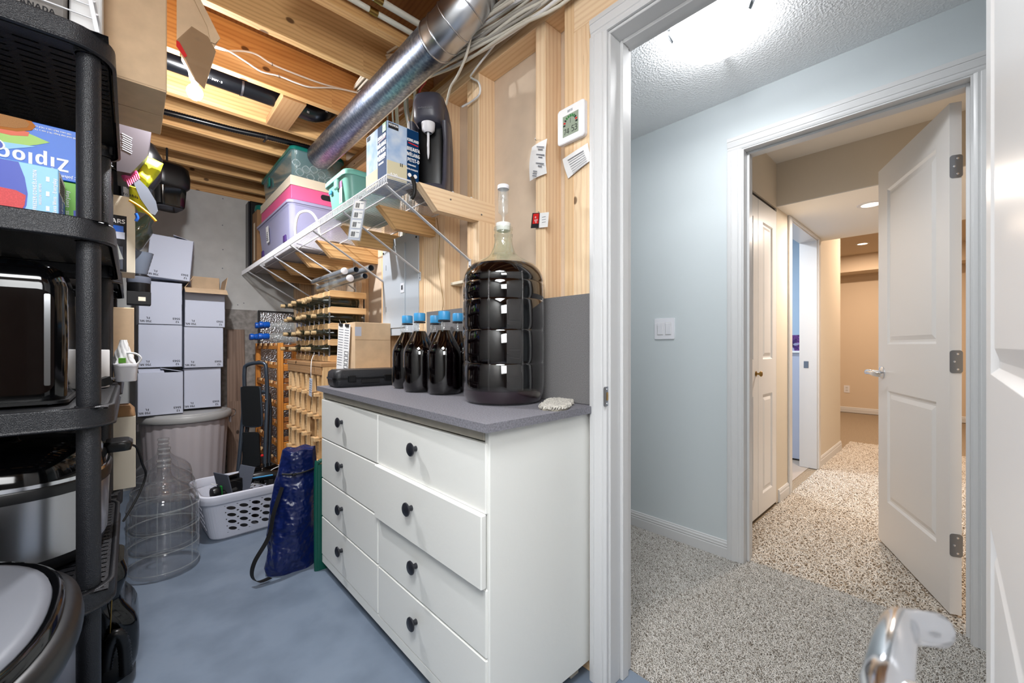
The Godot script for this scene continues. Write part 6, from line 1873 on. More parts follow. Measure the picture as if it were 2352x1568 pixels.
	part(tr, "rim", sh().tube(curve([Vector3(0.0, 0.004, 0), Vector3(-0.002, 0.02, 0), Vector3(-0.002, 0.47, 0), Vector3(0.01, 0.508, 0), Vector3(0.05, 0.516, 0), Vector3(0.30, 0.516, 0)], 0.02), 0.010, 8).done(), M.tray_green)
	# folded step stool
	var s := thing("step_stool", "folded grey metal step stool leaning against the wine racks", "step stool", Vector3(0.625, 0, -3.25))
	var u := Vector3(0.055, 0, 0.05)
	for k in 2:
		var back := Vector3(0.03, 0, -0.05) * k
		var top := 0.945 if k == 0 else 0.74
		var foot := Vector3(-0.045, 0, 0.05) + back * 1.2
		part(s, "frame_tube", sh().tube(curve([foot - u * 1.25 + Vector3(0, 0.012, 0), -u * 1.05 + back + Vector3(0, top * 0.7, 0), -u + back + Vector3(0, top - 0.07, 0), -u * 0.75 + back + Vector3(0, top - 0.012, 0), u * 0.75 + back + Vector3(0, top, 0), u + back + Vector3(0, top - 0.07, 0), u * 1.05 + back + Vector3(0, top * 0.7, 0), foot + u * 1.25 + Vector3(0, 0.012, 0)], 0.025), 0.0125, 12).done(), M.stool)
	var dir := u.normalized()
	var nrm := Vector3(-dir.z, 0, dir.x)
	var tb := Transform3D(Basis(dir, Vector3.UP, dir.cross(Vector3.UP)), Vector3(-0.02, 0.66, 0.02)) * Transform3D(Basis(Vector3.RIGHT, 0.08), Vector3.ZERO)
	part(s, "tread", sh().extrude(rr_poly(0.062, 0.135, 0.02), 0.018).done(), M.stool_tread, tb)
	part(s, "tread_edge", sh().tube(curve([Vector3(-0.060, 0.13, 0.009), Vector3(-0.064, -0.10, 0.009), Vector3(-0.045, -0.135, 0.009), Vector3(0.045, -0.135, 0.009), Vector3(0.064, -0.10, 0.009), Vector3(0.060, 0.13, 0.009)], 0.02), 0.008, 8).done(), M.stool, tb)
	part(s, "lower_tread", sh().extrude(rr_poly(0.058, 0.18, 0.02), 0.012).done(), M.stool_tread, tb * at(Vector3(-0.02, -0.36, 0.0)))
	for q in [0.70, 0.46, 0.30]:
		part(s, "rivet", lathed([[0.0, 0.0], [0.006, 0.0], [0.004, 0.003], [0.0, 0.004]], 10), M.chrome, Transform3D(Basis(Vector3.RIGHT, PI / 2), u * 1.05 + Vector3(-0.01, q, 0.014)))

func basket_parts(b: Node3D) -> void:
	var h := 0.262
	var bx := 0.205
	var bz := 0.165
	var tx := 0.245
	var tz := 0.208
	var wall := 0.004
	# floor and rounded lower edge
	part(b, "base", sh().loft([ring_rr(bx * 0.9, bz * 0.9, 0.004, 0.06), ring_rr(bx * 0.97, bz * 0.97, 0.0, 0.06), ring_rr(bx, bz, 0.014, 0.06), ring_rr(bx - wall, bz - wall, 0.016, 0.06), ring_rr(bx * 0.9, bz * 0.9, 0.008, 0.055)], true, true).done(), M.basket)
	# rim
	part(b, "rim", sh().loft([ring_rr(tx, tz, h - 0.05, 0.07), ring_rr(tx + 0.014, tz + 0.014, h - 0.046, 0.08), ring_rr(tx + 0.016, tz + 0.016, h - 0.006, 0.08), ring_rr(tx + 0.010, tz + 0.010, h, 0.08), ring_rr(tx - wall, tz - wall, h - 0.002, 0.07), ring_rr(tx - wall, tz - wall, h - 0.05, 0.07)], false, false).done(), M.basket)
	# corners: rounded quarter walls
	var lo := ring_rr(bx, bz, 0.014, 0.06, 8)
	var hi := ring_rr(tx, tz, h - 0.05, 0.07, 8)
	for q in 4:
		var s := sh()
		for k in 8:
			var i := q * 9 + k
			var out := Vector3(lo[i].x, 0, lo[i].z).normalized()
			s.quad(lo[i], lo[i + 1], hi[i + 1], hi[i], out)
			var inn := -out * wall
			s.quad(lo[i] + inn, lo[i + 1] + inn, hi[i + 1] + inn, hi[i] + inn, -out)
		part(b, "corner_wall", s.done(), M.basket)
	# four walls pierced by oval holes
	for side in 4:
		var i0 := side * 9 + 8
		var i1 := (side * 9 + 9) % 36
		var A := lo[i0]
		var B := lo[i1]
		var C := hi[i1]
		var D := hi[i0]
		var out := Vector3.ZERO
		out = [Vector3(0, 0, 1), Vector3(-1, 0, 0), Vector3(0, 0, -1), Vector3(1, 0, 0)][side]
		var nc := 5 if side % 2 == 0 else 4
		part(b, "pierced_wall", pierced(A, B, C, D, nc, 4, out, wall), M.basket)
	for sg in [-1.0, 1.0]:
		part(b, "hand_grip", box(Vector3(0.012, 0.02, 0.12), 0.005), M.basket, at(Vector3(sg * (tx + 0.016), h - 0.035, 0)))

# wall A-B (bottom) to D-C (top) with nc x nr slanted oval holes
func pierced(A: Vector3, B: Vector3, C: Vector3, D: Vector3, nc: int, nr: int, out: Vector3, wall: float) -> ArrayMesh:
	var s := sh()
	var P := func(u: float, v: float, inner: bool) -> Vector3:
		return A.lerp(B, u).lerp(D.lerp(C, u), v) - (out * wall if inner else Vector3.ZERO)
	var m0 := 0.06
	var m1 := 0.94
	var v0 := 0.10
	var v1 := 0.92
	var q := func(u0: float, w0: float, u1: float, w1: float) -> void:
		for inn in [false, true]:
			s.quad(P.call(u0, w0, inn), P.call(u1, w0, inn), P.call(u1, w1, inn), P.call(u0, w1, inn), -out if inn else out)
	q.call(0.0, 0.0, 1.0, v0)
	q.call(0.0, v1, 1.0, 1.0)
	q.call(0.0, v0, m0, v1)
	q.call(m1, v0, 1.0, v1)
	var du := (m1 - m0) / nc
	var dv := (v1 - v0) / nr
	var K := 20
	for i in nc:
		for j in nr:
			var cu := m0 + (i + 0.5) * du
			var cv := v0 + (j + 0.5) * dv
			for k in K:
				var e := []
				var o := []
				for kk in [k, k + 1]:
					var a: float = TAU * kk / K
					# slanted lens-shaped hole
					var ex := 0.44 * cos(a)
					var ey := 0.25 * sin(a)
					var tl := 0.62
					e.append(Vector2(cu + (ex * cos(tl) - ey * sin(tl)) * du * 0.95, cv + (ex * sin(tl) + ey * cos(tl)) * dv * 0.95))
					var mx := maxf(absf(cos(a + tl)), absf(sin(a + tl)))
					o.append(Vector2(cu + cos(a + tl) / mx * 0.5 * du, cv + sin(a + tl) / mx * 0.5 * dv))
				for inn in [false, true]:
					s.quad(P.call(e[0].x, e[0].y, inn), P.call(e[1].x, e[1].y, inn), P.call(o[1].x, o[1].y, inn), P.call(o[0].x, o[0].y, inn), -out if inn else out)
				var mid: Vector3 = P.call(cu, cv, false)
				var pe: Vector3 = P.call(e[0].x, e[0].y, false)
				s.quad(pe, P.call(e[1].x, e[1].y, false), P.call(e[1].x, e[1].y, true), P.call(e[0].x, e[0].y, true), mid - pe)
	return s.done()

func basket_contents(b: Node3D) -> void:
	var o := b.transform
	# open black folder-like gadget case
	var f := thing("gadget_case", "black clamshell gadget case standing open in the laundry basket", "case")
	f.transform = o * at(Vector3(-0.085, 0.205, 0.09), 0.35)
	part(f, "cover", box(Vector3(0.006, 0.19, 0.13), 0.002), M.cloth_grey, Transform3D(Basis(Vector3.BACK, 0.22), Vector3(-0.05, 0.055, 0)))
	part(f, "cover", box(Vector3(0.006, 0.19, 0.13), 0.002), M.cloth_grey, Transform3D(Basis(Vector3.BACK, -0.28), Vector3(0.055, 0.06, 0)))
	part(f, "spine", box(Vector3(0.10, 0.15, 0.012), 0.004), M.black_gloss, at(Vector3(0, 0.04, -0.03)))
	part(f, "tray", box(Vector3(0.085, 0.13, 0.03), 0.004), M.black_satin, at(Vector3(0, 0.03, 0.0)))
	# trimmer with a green band
	var t := thing("green_trimmer", "black round gadget with a green band in the basket", "gadget")
	t.transform = o * at(Vector3(-0.175, 0.235, 0.11), 0.2)
	part(t, "disc", lathed([[0.0, -0.02], [0.03, -0.018], [0.036, 0.0], [0.03, 0.018], [0.0, 0.02]], 24), M.black_satin, Transform3D(Basis(Vector3.BACK, PI / 2), Vector3(0, 0.015, 0)))
	part(t, "green_band", box(Vector3(0.008, 0.075, 0.02), 0.002), M.leaf, at(Vector3(0.024, 0.012, 0.01)))
	part(t, "body", box(Vector3(0.08, 0.045, 0.05), 0.012), M.black_matte, at(Vector3(0.07, 0.0, 0)))
	# power tool with blue stripe
	var d := thing("power_tool", "black power tool with a bright blue stripe in the basket", "tool")
	d.transform = o * at(Vector3(0.065, 0.265, 0.04), -0.15)
	part(d, "barrel", sh().tube(curve([Vector3(-0.10, 0.0, 0), Vector3(0.0, 0.012, 0), Vector3(0.10, -0.005, 0)], 0.02), 0.028, 14).done(), M.black_satin)
	part(d, "stripe", box(Vector3(0.13, 0.008, 0.006), 0.002), M.cap_blue, at(Vector3(-0.005, 0.012, 0.028)))
	part(d, "grip", box(Vector3(0.045, 0.09, 0.05), 0.012), M.black_matte, at(Vector3(0.05, -0.05, 0)))
	# remote box with a red button
	var r := thing("control_box", "black control box with a red button in the basket", "gadget")
	r.transform = o * at(Vector3(0.12, 0.262, -0.07), 0.4)
	part(r, "box", sh().loft([ring_rr(0.07, 0.05, -0.05, 0.02), ring_rr(0.07, 0.05, 0.025, 0.02), ring_rr(0.05, 0.035, 0.045, 0.02)]).done(), M.black_gloss)
	part(r, "stalk", rod(Vector3(0.0, 0.04, -0.02), Vector3(-0.01, 0.098, -0.02), 0.003), M.ink)
	part(r, "button", lathed([[0.0, -0.008], [0.007, -0.005], [0.009, 0.002], [0.006, 0.008], [0.0, 0.010]], 16), M.red, at(Vector3(-0.01, 0.105, -0.02)))
	# headset ring
	var h := thing("headset", "black and chrome headset resting at the basket end", "headset")
	h.transform = o * at(Vector3(0.195, 0.285, 0.05), 0.6)
	part(h, "band", sh().tube(curve([Vector3(-0.04, -0.03, 0), Vector3(-0.035, 0.02, 0), Vector3(0, 0.04, 0), Vector3(0.035, 0.02, 0), Vector3(0.04, -0.03, 0)], 0.01), 0.007, 8).done(), M.chrome)
	part(h, "ear_pad", lathed([[0.0, -0.012], [0.026, -0.012], [0.03, 0.0], [0.026, 0.012], [0.0, 0.012]], 20), M.black_satin, Transform3D(Basis(Vector3.BACK, PI / 2), Vector3(-0.035, -0.03, 0)))
	# loose cords
	for k in 7:
		var pts := []
		var c := Vector3(-0.13 + 0.05 * k, 0.255, 0.02 + 0.05 * sin(k * 2.1))
		for j in 9:
			var a := j * 0.9 + k
			pts.append(o * (c + Vector3(0.05 * cos(a) + rng.randf_range(-0.01, 0.01), 0.03 * sin(a * 0.7) + rng.randf_range(-0.01, 0.015), 0.045 * sin(a))))
		single("loose_cord", "thin black cord tangled among the gadgets in the basket", "cord", cable(pts, 0.0025, 5, 0.015), M.strap_black if k % 3 else M.cable_white, Transform3D.IDENTITY, "cords tangled in the laundry basket")
	# filler below: dark pouches
	for q in [[-0.09, 0.075, 0.02, 0.10, 0.06, 0.11], [0.10, 0.09, 0.0, 0.09, 0.075, 0.12]]:
		var x := o * at(Vector3(q[0], q[1], q[2]), 0.1)
		single("dark_pouch", "dark soft pouch at the bottom of the laundry basket", "pouch", sh().loft([ring_rr(q[3] * 0.8, q[5] * 0.8, -q[4], 0.04), ring_rr(q[3], q[5], 0.0, 0.05), ring_rr(q[3] * 0.8, q[5] * 0.8, q[4], 0.04)]).done(), M.fabric_black, x, "dark pouches in the laundry basket")

# ---------------------------------------------------------------- black shelving units
func slotted(hx: float, hz: float, nx: int, nz: int) -> ArrayMesh:
	var s := sh()
	var cx := 2.0 * hx / nx
	var cz := 2.0 * hz / nz
	for i in nx:
		for j in nz:
			var x0 := -hx + i * cx
			var z0 := -hz + j * cz
			var a := Vector2(x0 + cx * 0.14, z0 + cz * 0.38)
			var b := Vector2(x0 + cx * 0.86, z0 + cz * 0.62)
			for q in [[x0, z0, x0 + cx, a.y], [x0, b.y, x0 + cx, z0 + cz], [x0, a.y, a.x, b.y], [b.x, a.y, x0 + cx, b.y]]:
				for yy in [[0.0, Vector3.DOWN], [0.004, Vector3.UP]]:
					s.quad(Vector3(q[0], yy[0], q[1]), Vector3(q[2], yy[0], q[1]), Vector3(q[2], yy[0], q[3]), Vector3(q[0], yy[0], q[3]), yy[1])
	return s.done()

func shelving(label: String, center: Vector3, hx: float, hz: float, tops: Array) -> Node3D:
	var u := thing("shelving_unit", label, "shelving unit", center, 0.0, "black plastic shelving units")
	var th := 0.054
	var deck := slotted(hx - 0.012, hz - 0.012, 7, 26)
	var rim := sh().loft([ring_rr(hx - 0.006, hz - 0.006, -th, 0.085, 8), ring_rr(hx + 0.002, hz + 0.002, -th + 0.001, 0.09, 8), ring_rr(hx + 0.002, hz + 0.002, -th + 0.006, 0.09, 8), ring_rr(hx - 0.002, hz - 0.002, -th + 0.009, 0.088, 8), ring_rr(hx, hz, -0.004, 0.09, 8), ring_rr(hx - 0.003, hz - 0.003, 0.0, 0.088, 8), ring_rr(hx - 0.014, hz - 0.014, 0.0, 0.08, 8), ring_rr(hx - 0.014, hz - 0.014, -th, 0.08, 8)], false, false).done()
	var sock := lathed([[0.026, -th + 0.002], [0.0275, -th + 0.006], [0.0275, -0.004], [0.026, 0.0]], 24)
	var px := hx - 0.050
	var pz := hz - 0.055
	for k in tops.size():
		var sf := part(u, "shelf", rim, M.black_plastic, at(Vector3(0, tops[k], 0)))
		part(sf, "deck", deck, M.black_plastic, at(Vector3(0, -0.006, 0)))
		for rz in [-pz, pz]:
			part(sf, "cross_rib", box(Vector3(2.0 * hx - 0.04, 0.034, 0.04), 0.003), M.black_plastic, at(Vector3(0, -0.023, rz)))
		for sx in [-1.0, 1.0]:
			for sz in [-1.0, 1.0]:
				part(sf, "socket", sock, M.black_plastic, at(Vector3(sx * px, 0, sz * pz)))
	for k in tops.size():
		var y0: float = tops[k + 1] if k + 1 < tops.size() else 0.0
		var y1: float = tops[k] - th
		var post := lathed([[0.0225, y0], [0.0235, y0 + 0.01], [0.0235, y1 - 0.01], [0.0225, y1]], 24)
		for sx in [-1.0, 1.0]:
			for sz in [-1.0, 1.0]:
				part(u, "post", post, M.black_plastic, at(Vector3(sx * px, 0, sz * pz)))
	return u

func build_shelving_units() -> void:
	shelving("black plastic shelving unit holding the bag cartons and the oven", Vector3(-0.265, 0, -1.935), 0.235, 0.445, [1.867, 1.384, 0.905, 0.434])
	shelving("black plastic shelving unit further back behind the paper roll", Vector3(-0.262, 0, -2.84), 0.235, 0.440, [1.867, 1.384, 0.905, 0.434])

# a slab whose outline is given by pixels on the plane z, thickened backwards
func slab(pts: Array, z: float, thick: float) -> ArrayMesh:
	var q := PackedVector2Array()
	for p in pts:
		var w := onz(p[0], p[1], z)
		q.append(Vector2(w.x, w.y))
	return sh().extrude(q, thick, at(Vector3(0, 0, z - thick))).done()

func build_left_goods() -> void:
	var Y1 := 1.869
	var Y2 := 1.386
	var Y3 := 0.907
	var Y4 := 0.436
	# ---- top shelf
	var cb := thing("grey_carton", "grey carton printed CANADA on the top black shelf", "carton", Vector3(-0.32, Y1, -1.63))
	part(cb, "body", box(Vector3(0.395, 0.36, 0.14), 0.004), M.board_grey, at(Vector3(0, 0.18, 0)))
	letters(cb, "MADE IN CANADA", Transform3D(Basis.IDENTITY, onz(22, -9, -1.5595) - cb.position), 0.0125, M.ink)
	single("white_carton", "narrow white carton between the grey and brown cartons", "carton", box(Vector3(0.062, 0.33, 0.10), 0.003), M.white, at(Vector3(-0.088, Y1 + 0.165, -1.65)))
	var k := thing("kraft_box", "big brown cardboard box overhanging the top black shelf", "box", Vector3(-0.137, Y1, -1.89))
	part(k, "body", box(Vector3(0.445, 0.46, 0.36), 0.003), M.kraft, at(Vector3(0, 0.23, 0)))
	part(k, "bottom_flap", boxes([[Vector3(-0.22, -0.003, -0.178), Vector3(0.221, 0.0, -0.012)], [Vector3(-0.22, -0.003, -0.006), Vector3(0.221, 0.0, 0.178)]], 0.0006), M.kraft)
	# the opened side flap with clear tape
	var fl := thing("torn_flap", "torn cardboard flap with shiny tape hanging off the big box", "cardboard flap")
	part(fl, "board", slab([[406, -30], [438, -30], [505, 88], [492, 108], [496, 120], [470, 203], [448, 182], [406, 104]], -1.735, 0.006), M.kraft)
	part(fl, "fold_edge", slab([[432, -30], [446, -30], [506, 88], [494, 100], [484, 96], [476, 60]], -1.728, 0.004), M.kraft)
	part(fl, "tape", slab([[405, 92], [440, 60], [478, 84], [496, 118], [469, 202], [450, 184]], -1.731, 0.001), M.tape)
	part(fl, "red_label", slab([[405, 92], [412, 96], [430, 128], [424, 132], [405, 106]], -1.7305, 0.001), M.red)
	# white wire rack at the corner
	var wr := thing("wire_rack", "white coated wire rack on the corner of the top shelf", "rack")
	var a0 := Vector3(-0.062, Y1 + 0.003, -1.515)
	var a1 := Vector3(-0.105, 2.12, -1.515)
	var n := 7
	part(wr, "upright", sh().box((a0 + a1) / 2.0, Vector3(0.010, a0.distance_to(a1), 0.004), 0.001, Basis(Vector3.BACK, 0.165)).done(), M.white_wire)
	for i in n:
		var p := a0.lerp(a1, (i + 1.0) / (n + 1.0))
		part(wr, "long_wire", rod(p, p + Vector3(-0.34, 0.0, 0), 0.002), M.white_wire)
		part(wr, "prong", sh().tube(PackedVector3Array([p + Vector3(0.004, 0.015, 0.0), p + Vector3(0.006, 0.012, -0.03), p + Vector3(0.010, -0.025, -0.034)]), 0.0028, 6).done(), M.white_wire)
	# ---- bag cartons
	var zb := thing("freezer_bag_carton", "light blue freezer bag carton with red meat picture", "carton", Vector3(-0.30, Y2, -1.672))
	part(zb, "body", box(Vector3(0.324, 0.138, 0.140), 0.0015), M.blue_light, at(Vector3(0, 0.069, 0)))
	var f := facing(Vector3(0, 0, 0.0703), Vector3.BACK)
	var curvep := PackedVector2Array([Vector2(-0.161, 0.002), Vector2(0.098, 0.002), Vector2(0.107, 0.03), Vector2(0.109, 0.06), Vector2(0.104, 0.10), Vector2(0.094, 0.136), Vector2(-0.161, 0.136)])
	patch(zb, "blue_print", curvep, f, M.blue_deep)
	patch(zb, "meat_print", PackedVector2Array([Vector2(-0.10, 0.004), Vector2(0.094, 0.004), Vector2(0.104, 0.03), Vector2(0.106, 0.055), Vector2(0.09, 0.064), Vector2(0.06, 0.066), Vector2(0.03, 0.058), Vector2(0.0, 0.045), Vector2(-0.10, 0.03)]), f * at(Vector3(0, 0, 0.0006)), M.meat)
	patch(zb, "bag_print", PackedVector2Array([Vector2(-0.02, 0.05), Vector2(0.012, 0.056), Vector2(0.062, 0.098), Vector2(0.048, 0.106), Vector2(0.02, 0.09), Vector2(-0.02, 0.075)]), f * at(Vector3(0, 0, 0.0006)), M.glass_pale)
	letters(zb, "60 FREEZER/CONGÉLATION", f * Transform3D(Basis(Vector3.BACK, PI / 2), Vector3(0.121, 0.066, 0.0006)), 0.0065, M.white)
	letters(zb, "MEDIUM / MOYEN", f * Transform3D(Basis(Vector3.BACK, PI / 2), Vector3(0.130, 0.064, 0.0006)), 0.0045, M.white)
	for i in 3:
		patch(zb, "icon_print", rect(0.006, 0.012), f * at(Vector3(0.143, 0.030 + i * 0.038, 0.0004)), M.white)
	letters(zb, "Less Mess · Everyday", f * Transform3D(Basis(Vector3.BACK, PI / 2), Vector3(0.155, 0.066, 0.0006)), 0.0065, M.white)
	var rs := facing(Vector3(0.1622, 0, 0), Vector3.RIGHT)
	patch(zb, "barcode_label", rect(0.13, 0.055), rs * at(Vector3(0, 0.105, 0)), M.white)
	for i in 7:
		patch(zb, "bar", rect(0.10, 0.003), rs * at(Vector3(0, 0.083 + i * 0.006, 0.0006)), M.ink)
	patch(zb, "blue_print", rect(0.136, 0.075), rs * at(Vector3(0, 0.039, 0)), M.blue_deep)
	letters(zb, "Ziploc", rs * Transform3D(Basis(Vector3.BACK, PI / 2), Vector3(0.0, 0.040, 0.0007)), 0.022, M.white)
	var gb := thing("green_bag_carton", "lime green bag carton under the sandwich bag carton", "carton", Vector3(-0.27, Y2, -1.82))
	part(gb, "body", box(Vector3(0.314, 0.150, 0.125), 0.0015), M.lime, at(Vector3(0, 0.075, 0)))
	var gf := facing(Vector3(0, 0, 0.0628), Vector3.BACK)
	letters(gb, "Less Mess · Everyday", gf * Transform3D(Basis(Vector3.BACK, PI / 2), Vector3(0.135, 0.070, 0.0003)), 0.008, M.white)
	letters(gb, "90 SANDWICH", gf * Transform3D(Basis(Vector3.BACK, PI / 2), Vector3(0.118, 0.070, 0.0003)), 0.005, M.white)
	patch(gb, "blue_print", rect(0.008, 0.07), gf * at(Vector3(0.152, 0.036, 0)), M.blue_deep)
	var sb := thing("sandwich_bag_carton", "blue sandwich bag carton lying upside down on the green one", "carton", Vector3(-0.268, Y2 + 0.152, -1.818))
	part(sb, "body", box(Vector3(0.314, 0.148, 0.130), 0.0015), M.blue, at(Vector3(0, 0.074, 0)))
	var sf := facing(Vector3(0, 0, 0.0653), Vector3.BACK)
	var rot := Basis(Vector3.BACK, PI)
	patch(sb, "pale_print", PackedVector2Array([Vector2(-0.155, 0.05), Vector2(-0.03, 0.045), Vector2(0.02, 0.06), Vector2(0.075, 0.085), Vector2(0.10, 0.10), Vector2(0.02, 0.125), Vector2(-0.155, 0.12)]), sf, M.salad)
	patch(sb, "light_print", PackedVector2Array([Vector2(-0.155, 0.03), Vector2(-0.02, 0.035), Vector2(0.02, 0.055), Vector2(0.075, 0.08), Vector2(0.0, 0.072), Vector2(-0.155, 0.085)]), sf * at(Vector3(0, 0, 0.0005)), M.blue_light)
	patch(sb, "tomato_print", PackedVector2Array([Vector2(-0.10, 0.098), Vector2(0.03, 0.096), Vector2(0.06, 0.104), Vector2(0.062, 0.116), Vector2(-0.10, 0.112)]), sf * at(Vector3(0, 0, 0.0005)), M.tomato)
	patch(sb, "crust_print", PackedVector2Array([Vector2(-0.155, 0.108), Vector2(-0.02, 0.104), Vector2(0.04, 0.110), Vector2(0.066, 0.122), Vector2(0.074, 0.136), Vector2(0.066, 0.1475), Vector2(-0.155, 0.1475)]), sf * at(Vector3(0, 0, 0.0008)), M.crust)
	patch(sb, "bread_print", PackedVector2Array([Vector2(-0.155, 0.114), Vector2(-0.02, 0.110), Vector2(0.036, 0.117), Vector2(0.058, 0.127), Vector2(0.063, 0.138), Vector2(0.054, 0.1475), Vector2(-0.155, 0.1475)]), sf * at(Vector3(0, 0, 0.0014)), M.bread)
	letters(sb, "Ziploc", sf * Transform3D(rot, Vector3(0.072, 0.043, 0.0010)), 0.036, M.white, "bold", 0.92)
	letters(sb, "150 seal top bags 16.5 cm x 14.9 cm", sf * Transform3D(rot, Vector3(0.106, 0.128, 0.0006)), 0.0042, M.white)
	letters(sb, "150 sacs 16,5 cm x 14,9 cm", sf * Transform3D(rot, Vector3(0.106, 0.137, 0.0006)), 0.0042, M.white)
	letters(sb, "SC Johnson", sf * Transform3D(rot, Vector3(0.132, 0.011, 0.0006)), 0.0075, M.white)
	patch(sb, "grip_badge", oval(0.060, 0.026, 28), sf * Transform3D(Basis(Vector3.BACK, -0.1), Vector3(-0.040, 0.068, 0.0016)), M.white)
	patch(sb, "grip_badge", oval(0.056, 0.0235, 28), sf * Transform3D(Basis(Vector3.BACK, -0.1), Vector3(-0.040, 0.068, 0.0022)), M.blue_deep)
	letters(sb, "Grip'n Seal", sf * Transform3D(Basis(Vector3.BACK, PI - 0.1), Vector3(-0.034, 0.062, 0.0030)), 0.011, M.white)
	letters(sb, "Technology", sf * Transform3D(Basis(Vector3.BACK, PI - 0.1), Vector3(-0.036, 0.078, 0.0030)), 0.009, M.white)
	patch(sb, "green_end", rect(0.128, 0.146), facing(Vector3(0.1572, 0.074, 0), Vector3.RIGHT), M.leaf)
	# ---- oven on the third shelf
	var ov := thing("glossy_oven", "glossy black countertop oven with a chrome framed glass door", "oven", Vector3(-0.285, Y3, -1.745))
	var orr := []
	for q in [[0.0, 0.150, 0.135], [0.02, 0.160, 0.145], [0.18, 0.162, 0.147], [0.31, 0.160, 0.145], [0.355, 0.150, 0.135], [0.375, 0.125, 0.11], [0.38, 0.09, 0.08]]:
		orr.append(ring_rr(q[1], q[2], q[0], 0.045))
	part(ov, "body", sh().loft(orr).done(), M.black_gloss)
	var dr := part(ov, "glass_door", sh().extrude(rr_poly(0.140, 0.135, 0.03), 0.006, at(Vector3(0.0, 0.165, 0.145))).done(), M.oven_door)
	part(dr, "chrome_strip", sh().extrude(rr_poly(0.0055, 0.118, 0.003), 0.004).done(), M.chrome, at(Vector3(0.128, 0.170, 0.150)))
	part(ov, "base_tray", sh().loft([ring_rr(0.165, 0.155, 0.004, 0.03), ring_rr(0.165, 0.155, 0.012, 0.03)]).done(), M.black_satin)
	# ---- slow cooker on the fourth shelf
	var sc := thing("slow_cooker", "oval stainless slow cooker with a black glass lid", "slow cooker", Vector3(-0.268, Y4, -1.915))
	var ov2 := func(y: float, rx: float, rz: float) -> PackedVector3Array:
		var o := PackedVector3Array()
		for j in 56:
			var a := TAU * j / 56
			var e := 2.6
			var r := pow(pow(absf(cos(a)), e) + pow(absf(sin(a)), e), -1.0 / e)
			o.append(Vector3(rx * r * cos(a), y, rz * r * sin(a)))
		return o
	part(sc, "base", sh().loft([ov2.call(0.0, 0.175, 0.21), ov2.call(0.012, 0.205, 0.245), ov2.call(0.045, 0.212, 0.252)]).done(), M.black_satin)
	part(sc, "steel_band", sh().loft([ov2.call(0.045, 0.213, 0.253), ov2.call(0.215, 0.218, 0.258)]).done(), M.steel)
	part(sc, "collar", sh().loft([ov2.call(0.215, 0.222, 0.262), ov2.call(0.242, 0.224, 0.264), ov2.call(0.248, 0.215, 0.255)]).done(), M.black_satin)
	part(sc, "chrome_ring", sh().loft([ov2.call(0.246, 0.219, 0.259), ov2.call(0.256, 0.219, 0.259)], false, true).done(), M.chrome)
	part(sc, "lid", sh().loft([ov2.call(0.256, 0.214, 0.254), ov2.call(0.29, 0.208, 0.248), ov2.call(0.325, 0.185, 0.225), ov2.call(0.345, 0.14, 0.18), ov2.call(0.352, 0.06, 0.08)]).done(), M.black_gloss)
	part(sc, "lid_knob", lathed([[0.0, 0.35], [0.02, 0.35], [0.03, 0.375], [0.02, 0.385], [0.0, 0.387]], 20), M.black_satin)
	part(sc, "side_handle", sh().loft([ring_rr(0.035, 0.055, 0.262, 0.02), ring_rr(0.040, 0.060, 0.285, 0.02), ring_rr(0.030, 0.050, 0.295, 0.02)]).done(), M.black_satin, at(Vector3(0.235, 0.0, -0.10)))
	# black cord over the edge
	single("black_flex", "black power flex hanging from the slow cooker past the carboys", "cord", cable([Vector3(-0.02, 0.70, -2.06), Vector3(0.015, 0.685, -2.10), Vector3(0.035, 0.60, -2.16), Vector3(0.045, 0.545, -2.20), Vector3(0.02, 0.47, -2.18), Vector3(-0.02, 0.40, -2.14)], 0.004, 8, 0.02), M.strap_black)
	# ---- odds and ends at the far end of the first unit
	var yb := thing("yellow_box", "small yellow cardboard box at the end of the black shelf", "box", Vector3(-0.095, Y2, -2.21), 0.2)
	part(yb, "body", box(Vector3(0.07, 0.075, 0.06), 0.002), M.yellow, at(Vector3(0, 0.0375, 0)))
	part(yb, "paper_slip", box(Vector3(0.05, 0.07, 0.002)), M.paper, Transform3D(Basis(Vector3.BACK, 0.3), Vector3(0.035, 0.036, 0.036)))
	var pr := thing("paper_roll", "white paper towel roll standing on the black shelf", "paper roll", Vector3(-0.115, Y3, -2.19))
	part(pr, "roll", lathed([[0.018, 0.0], [0.056, 0.0], [0.0575, 0.003], [0.0575, 0.137], [0.056, 0.14], [0.018, 0.14]], 40), M.paper)
	part(pr, "core", lathed([[0.0175, 0.14], [0.0175, 0.0]], 20), M.kraft)
	var pl := thing("power_plug", "black two-prong power plug resting on the shelf edge", "plug")
	pl.transform = Transform3D(Basis(Vector3.UP, 0.6) * Basis(Vector3.BACK, 0.35), Vector3(-0.075, Y3 + 0.024, -2.065))
	part(pl, "plug_body", sh().loft([PackedVector3Array([Vector3(-0.02, -0.008, -0.008), Vector3(-0.02, 0.008, -0.008), Vector3(-0.02, 0.008, 0.008), Vector3(-0.02, -0.008, 0.008)]), PackedVector3Array([Vector3(0.0, -0.014, -0.011), Vector3(0.0, 0.014, -0.011), Vector3(0.0, 0.014, 0.011), Vector3(0.0, -0.014, 0.011)]), PackedVector3Array([Vector3(0.025, -0.014, -0.011), Vector3(0.025, 0.014, -0.011), Vector3(0.025, 0.014, 0.011), Vector3(0.025, -0.014, 0.011)])], true, true, false).done(), M.black_satin)
	for dz in [-0.006, 0.006]:
		part(pl, "prong", box(Vector3(0.016, 0.006, 0.0015)), M.chrome, at(Vector3(0.033, 0, dz)))
	part(pl, "cord", cable([Vector3(-0.02, 0, 0), Vector3(-0.05, -0.008, 0.005), Vector3(-0.10, -0.02, 0.01)], 0.004, 6, 0.02), M.strap_black)
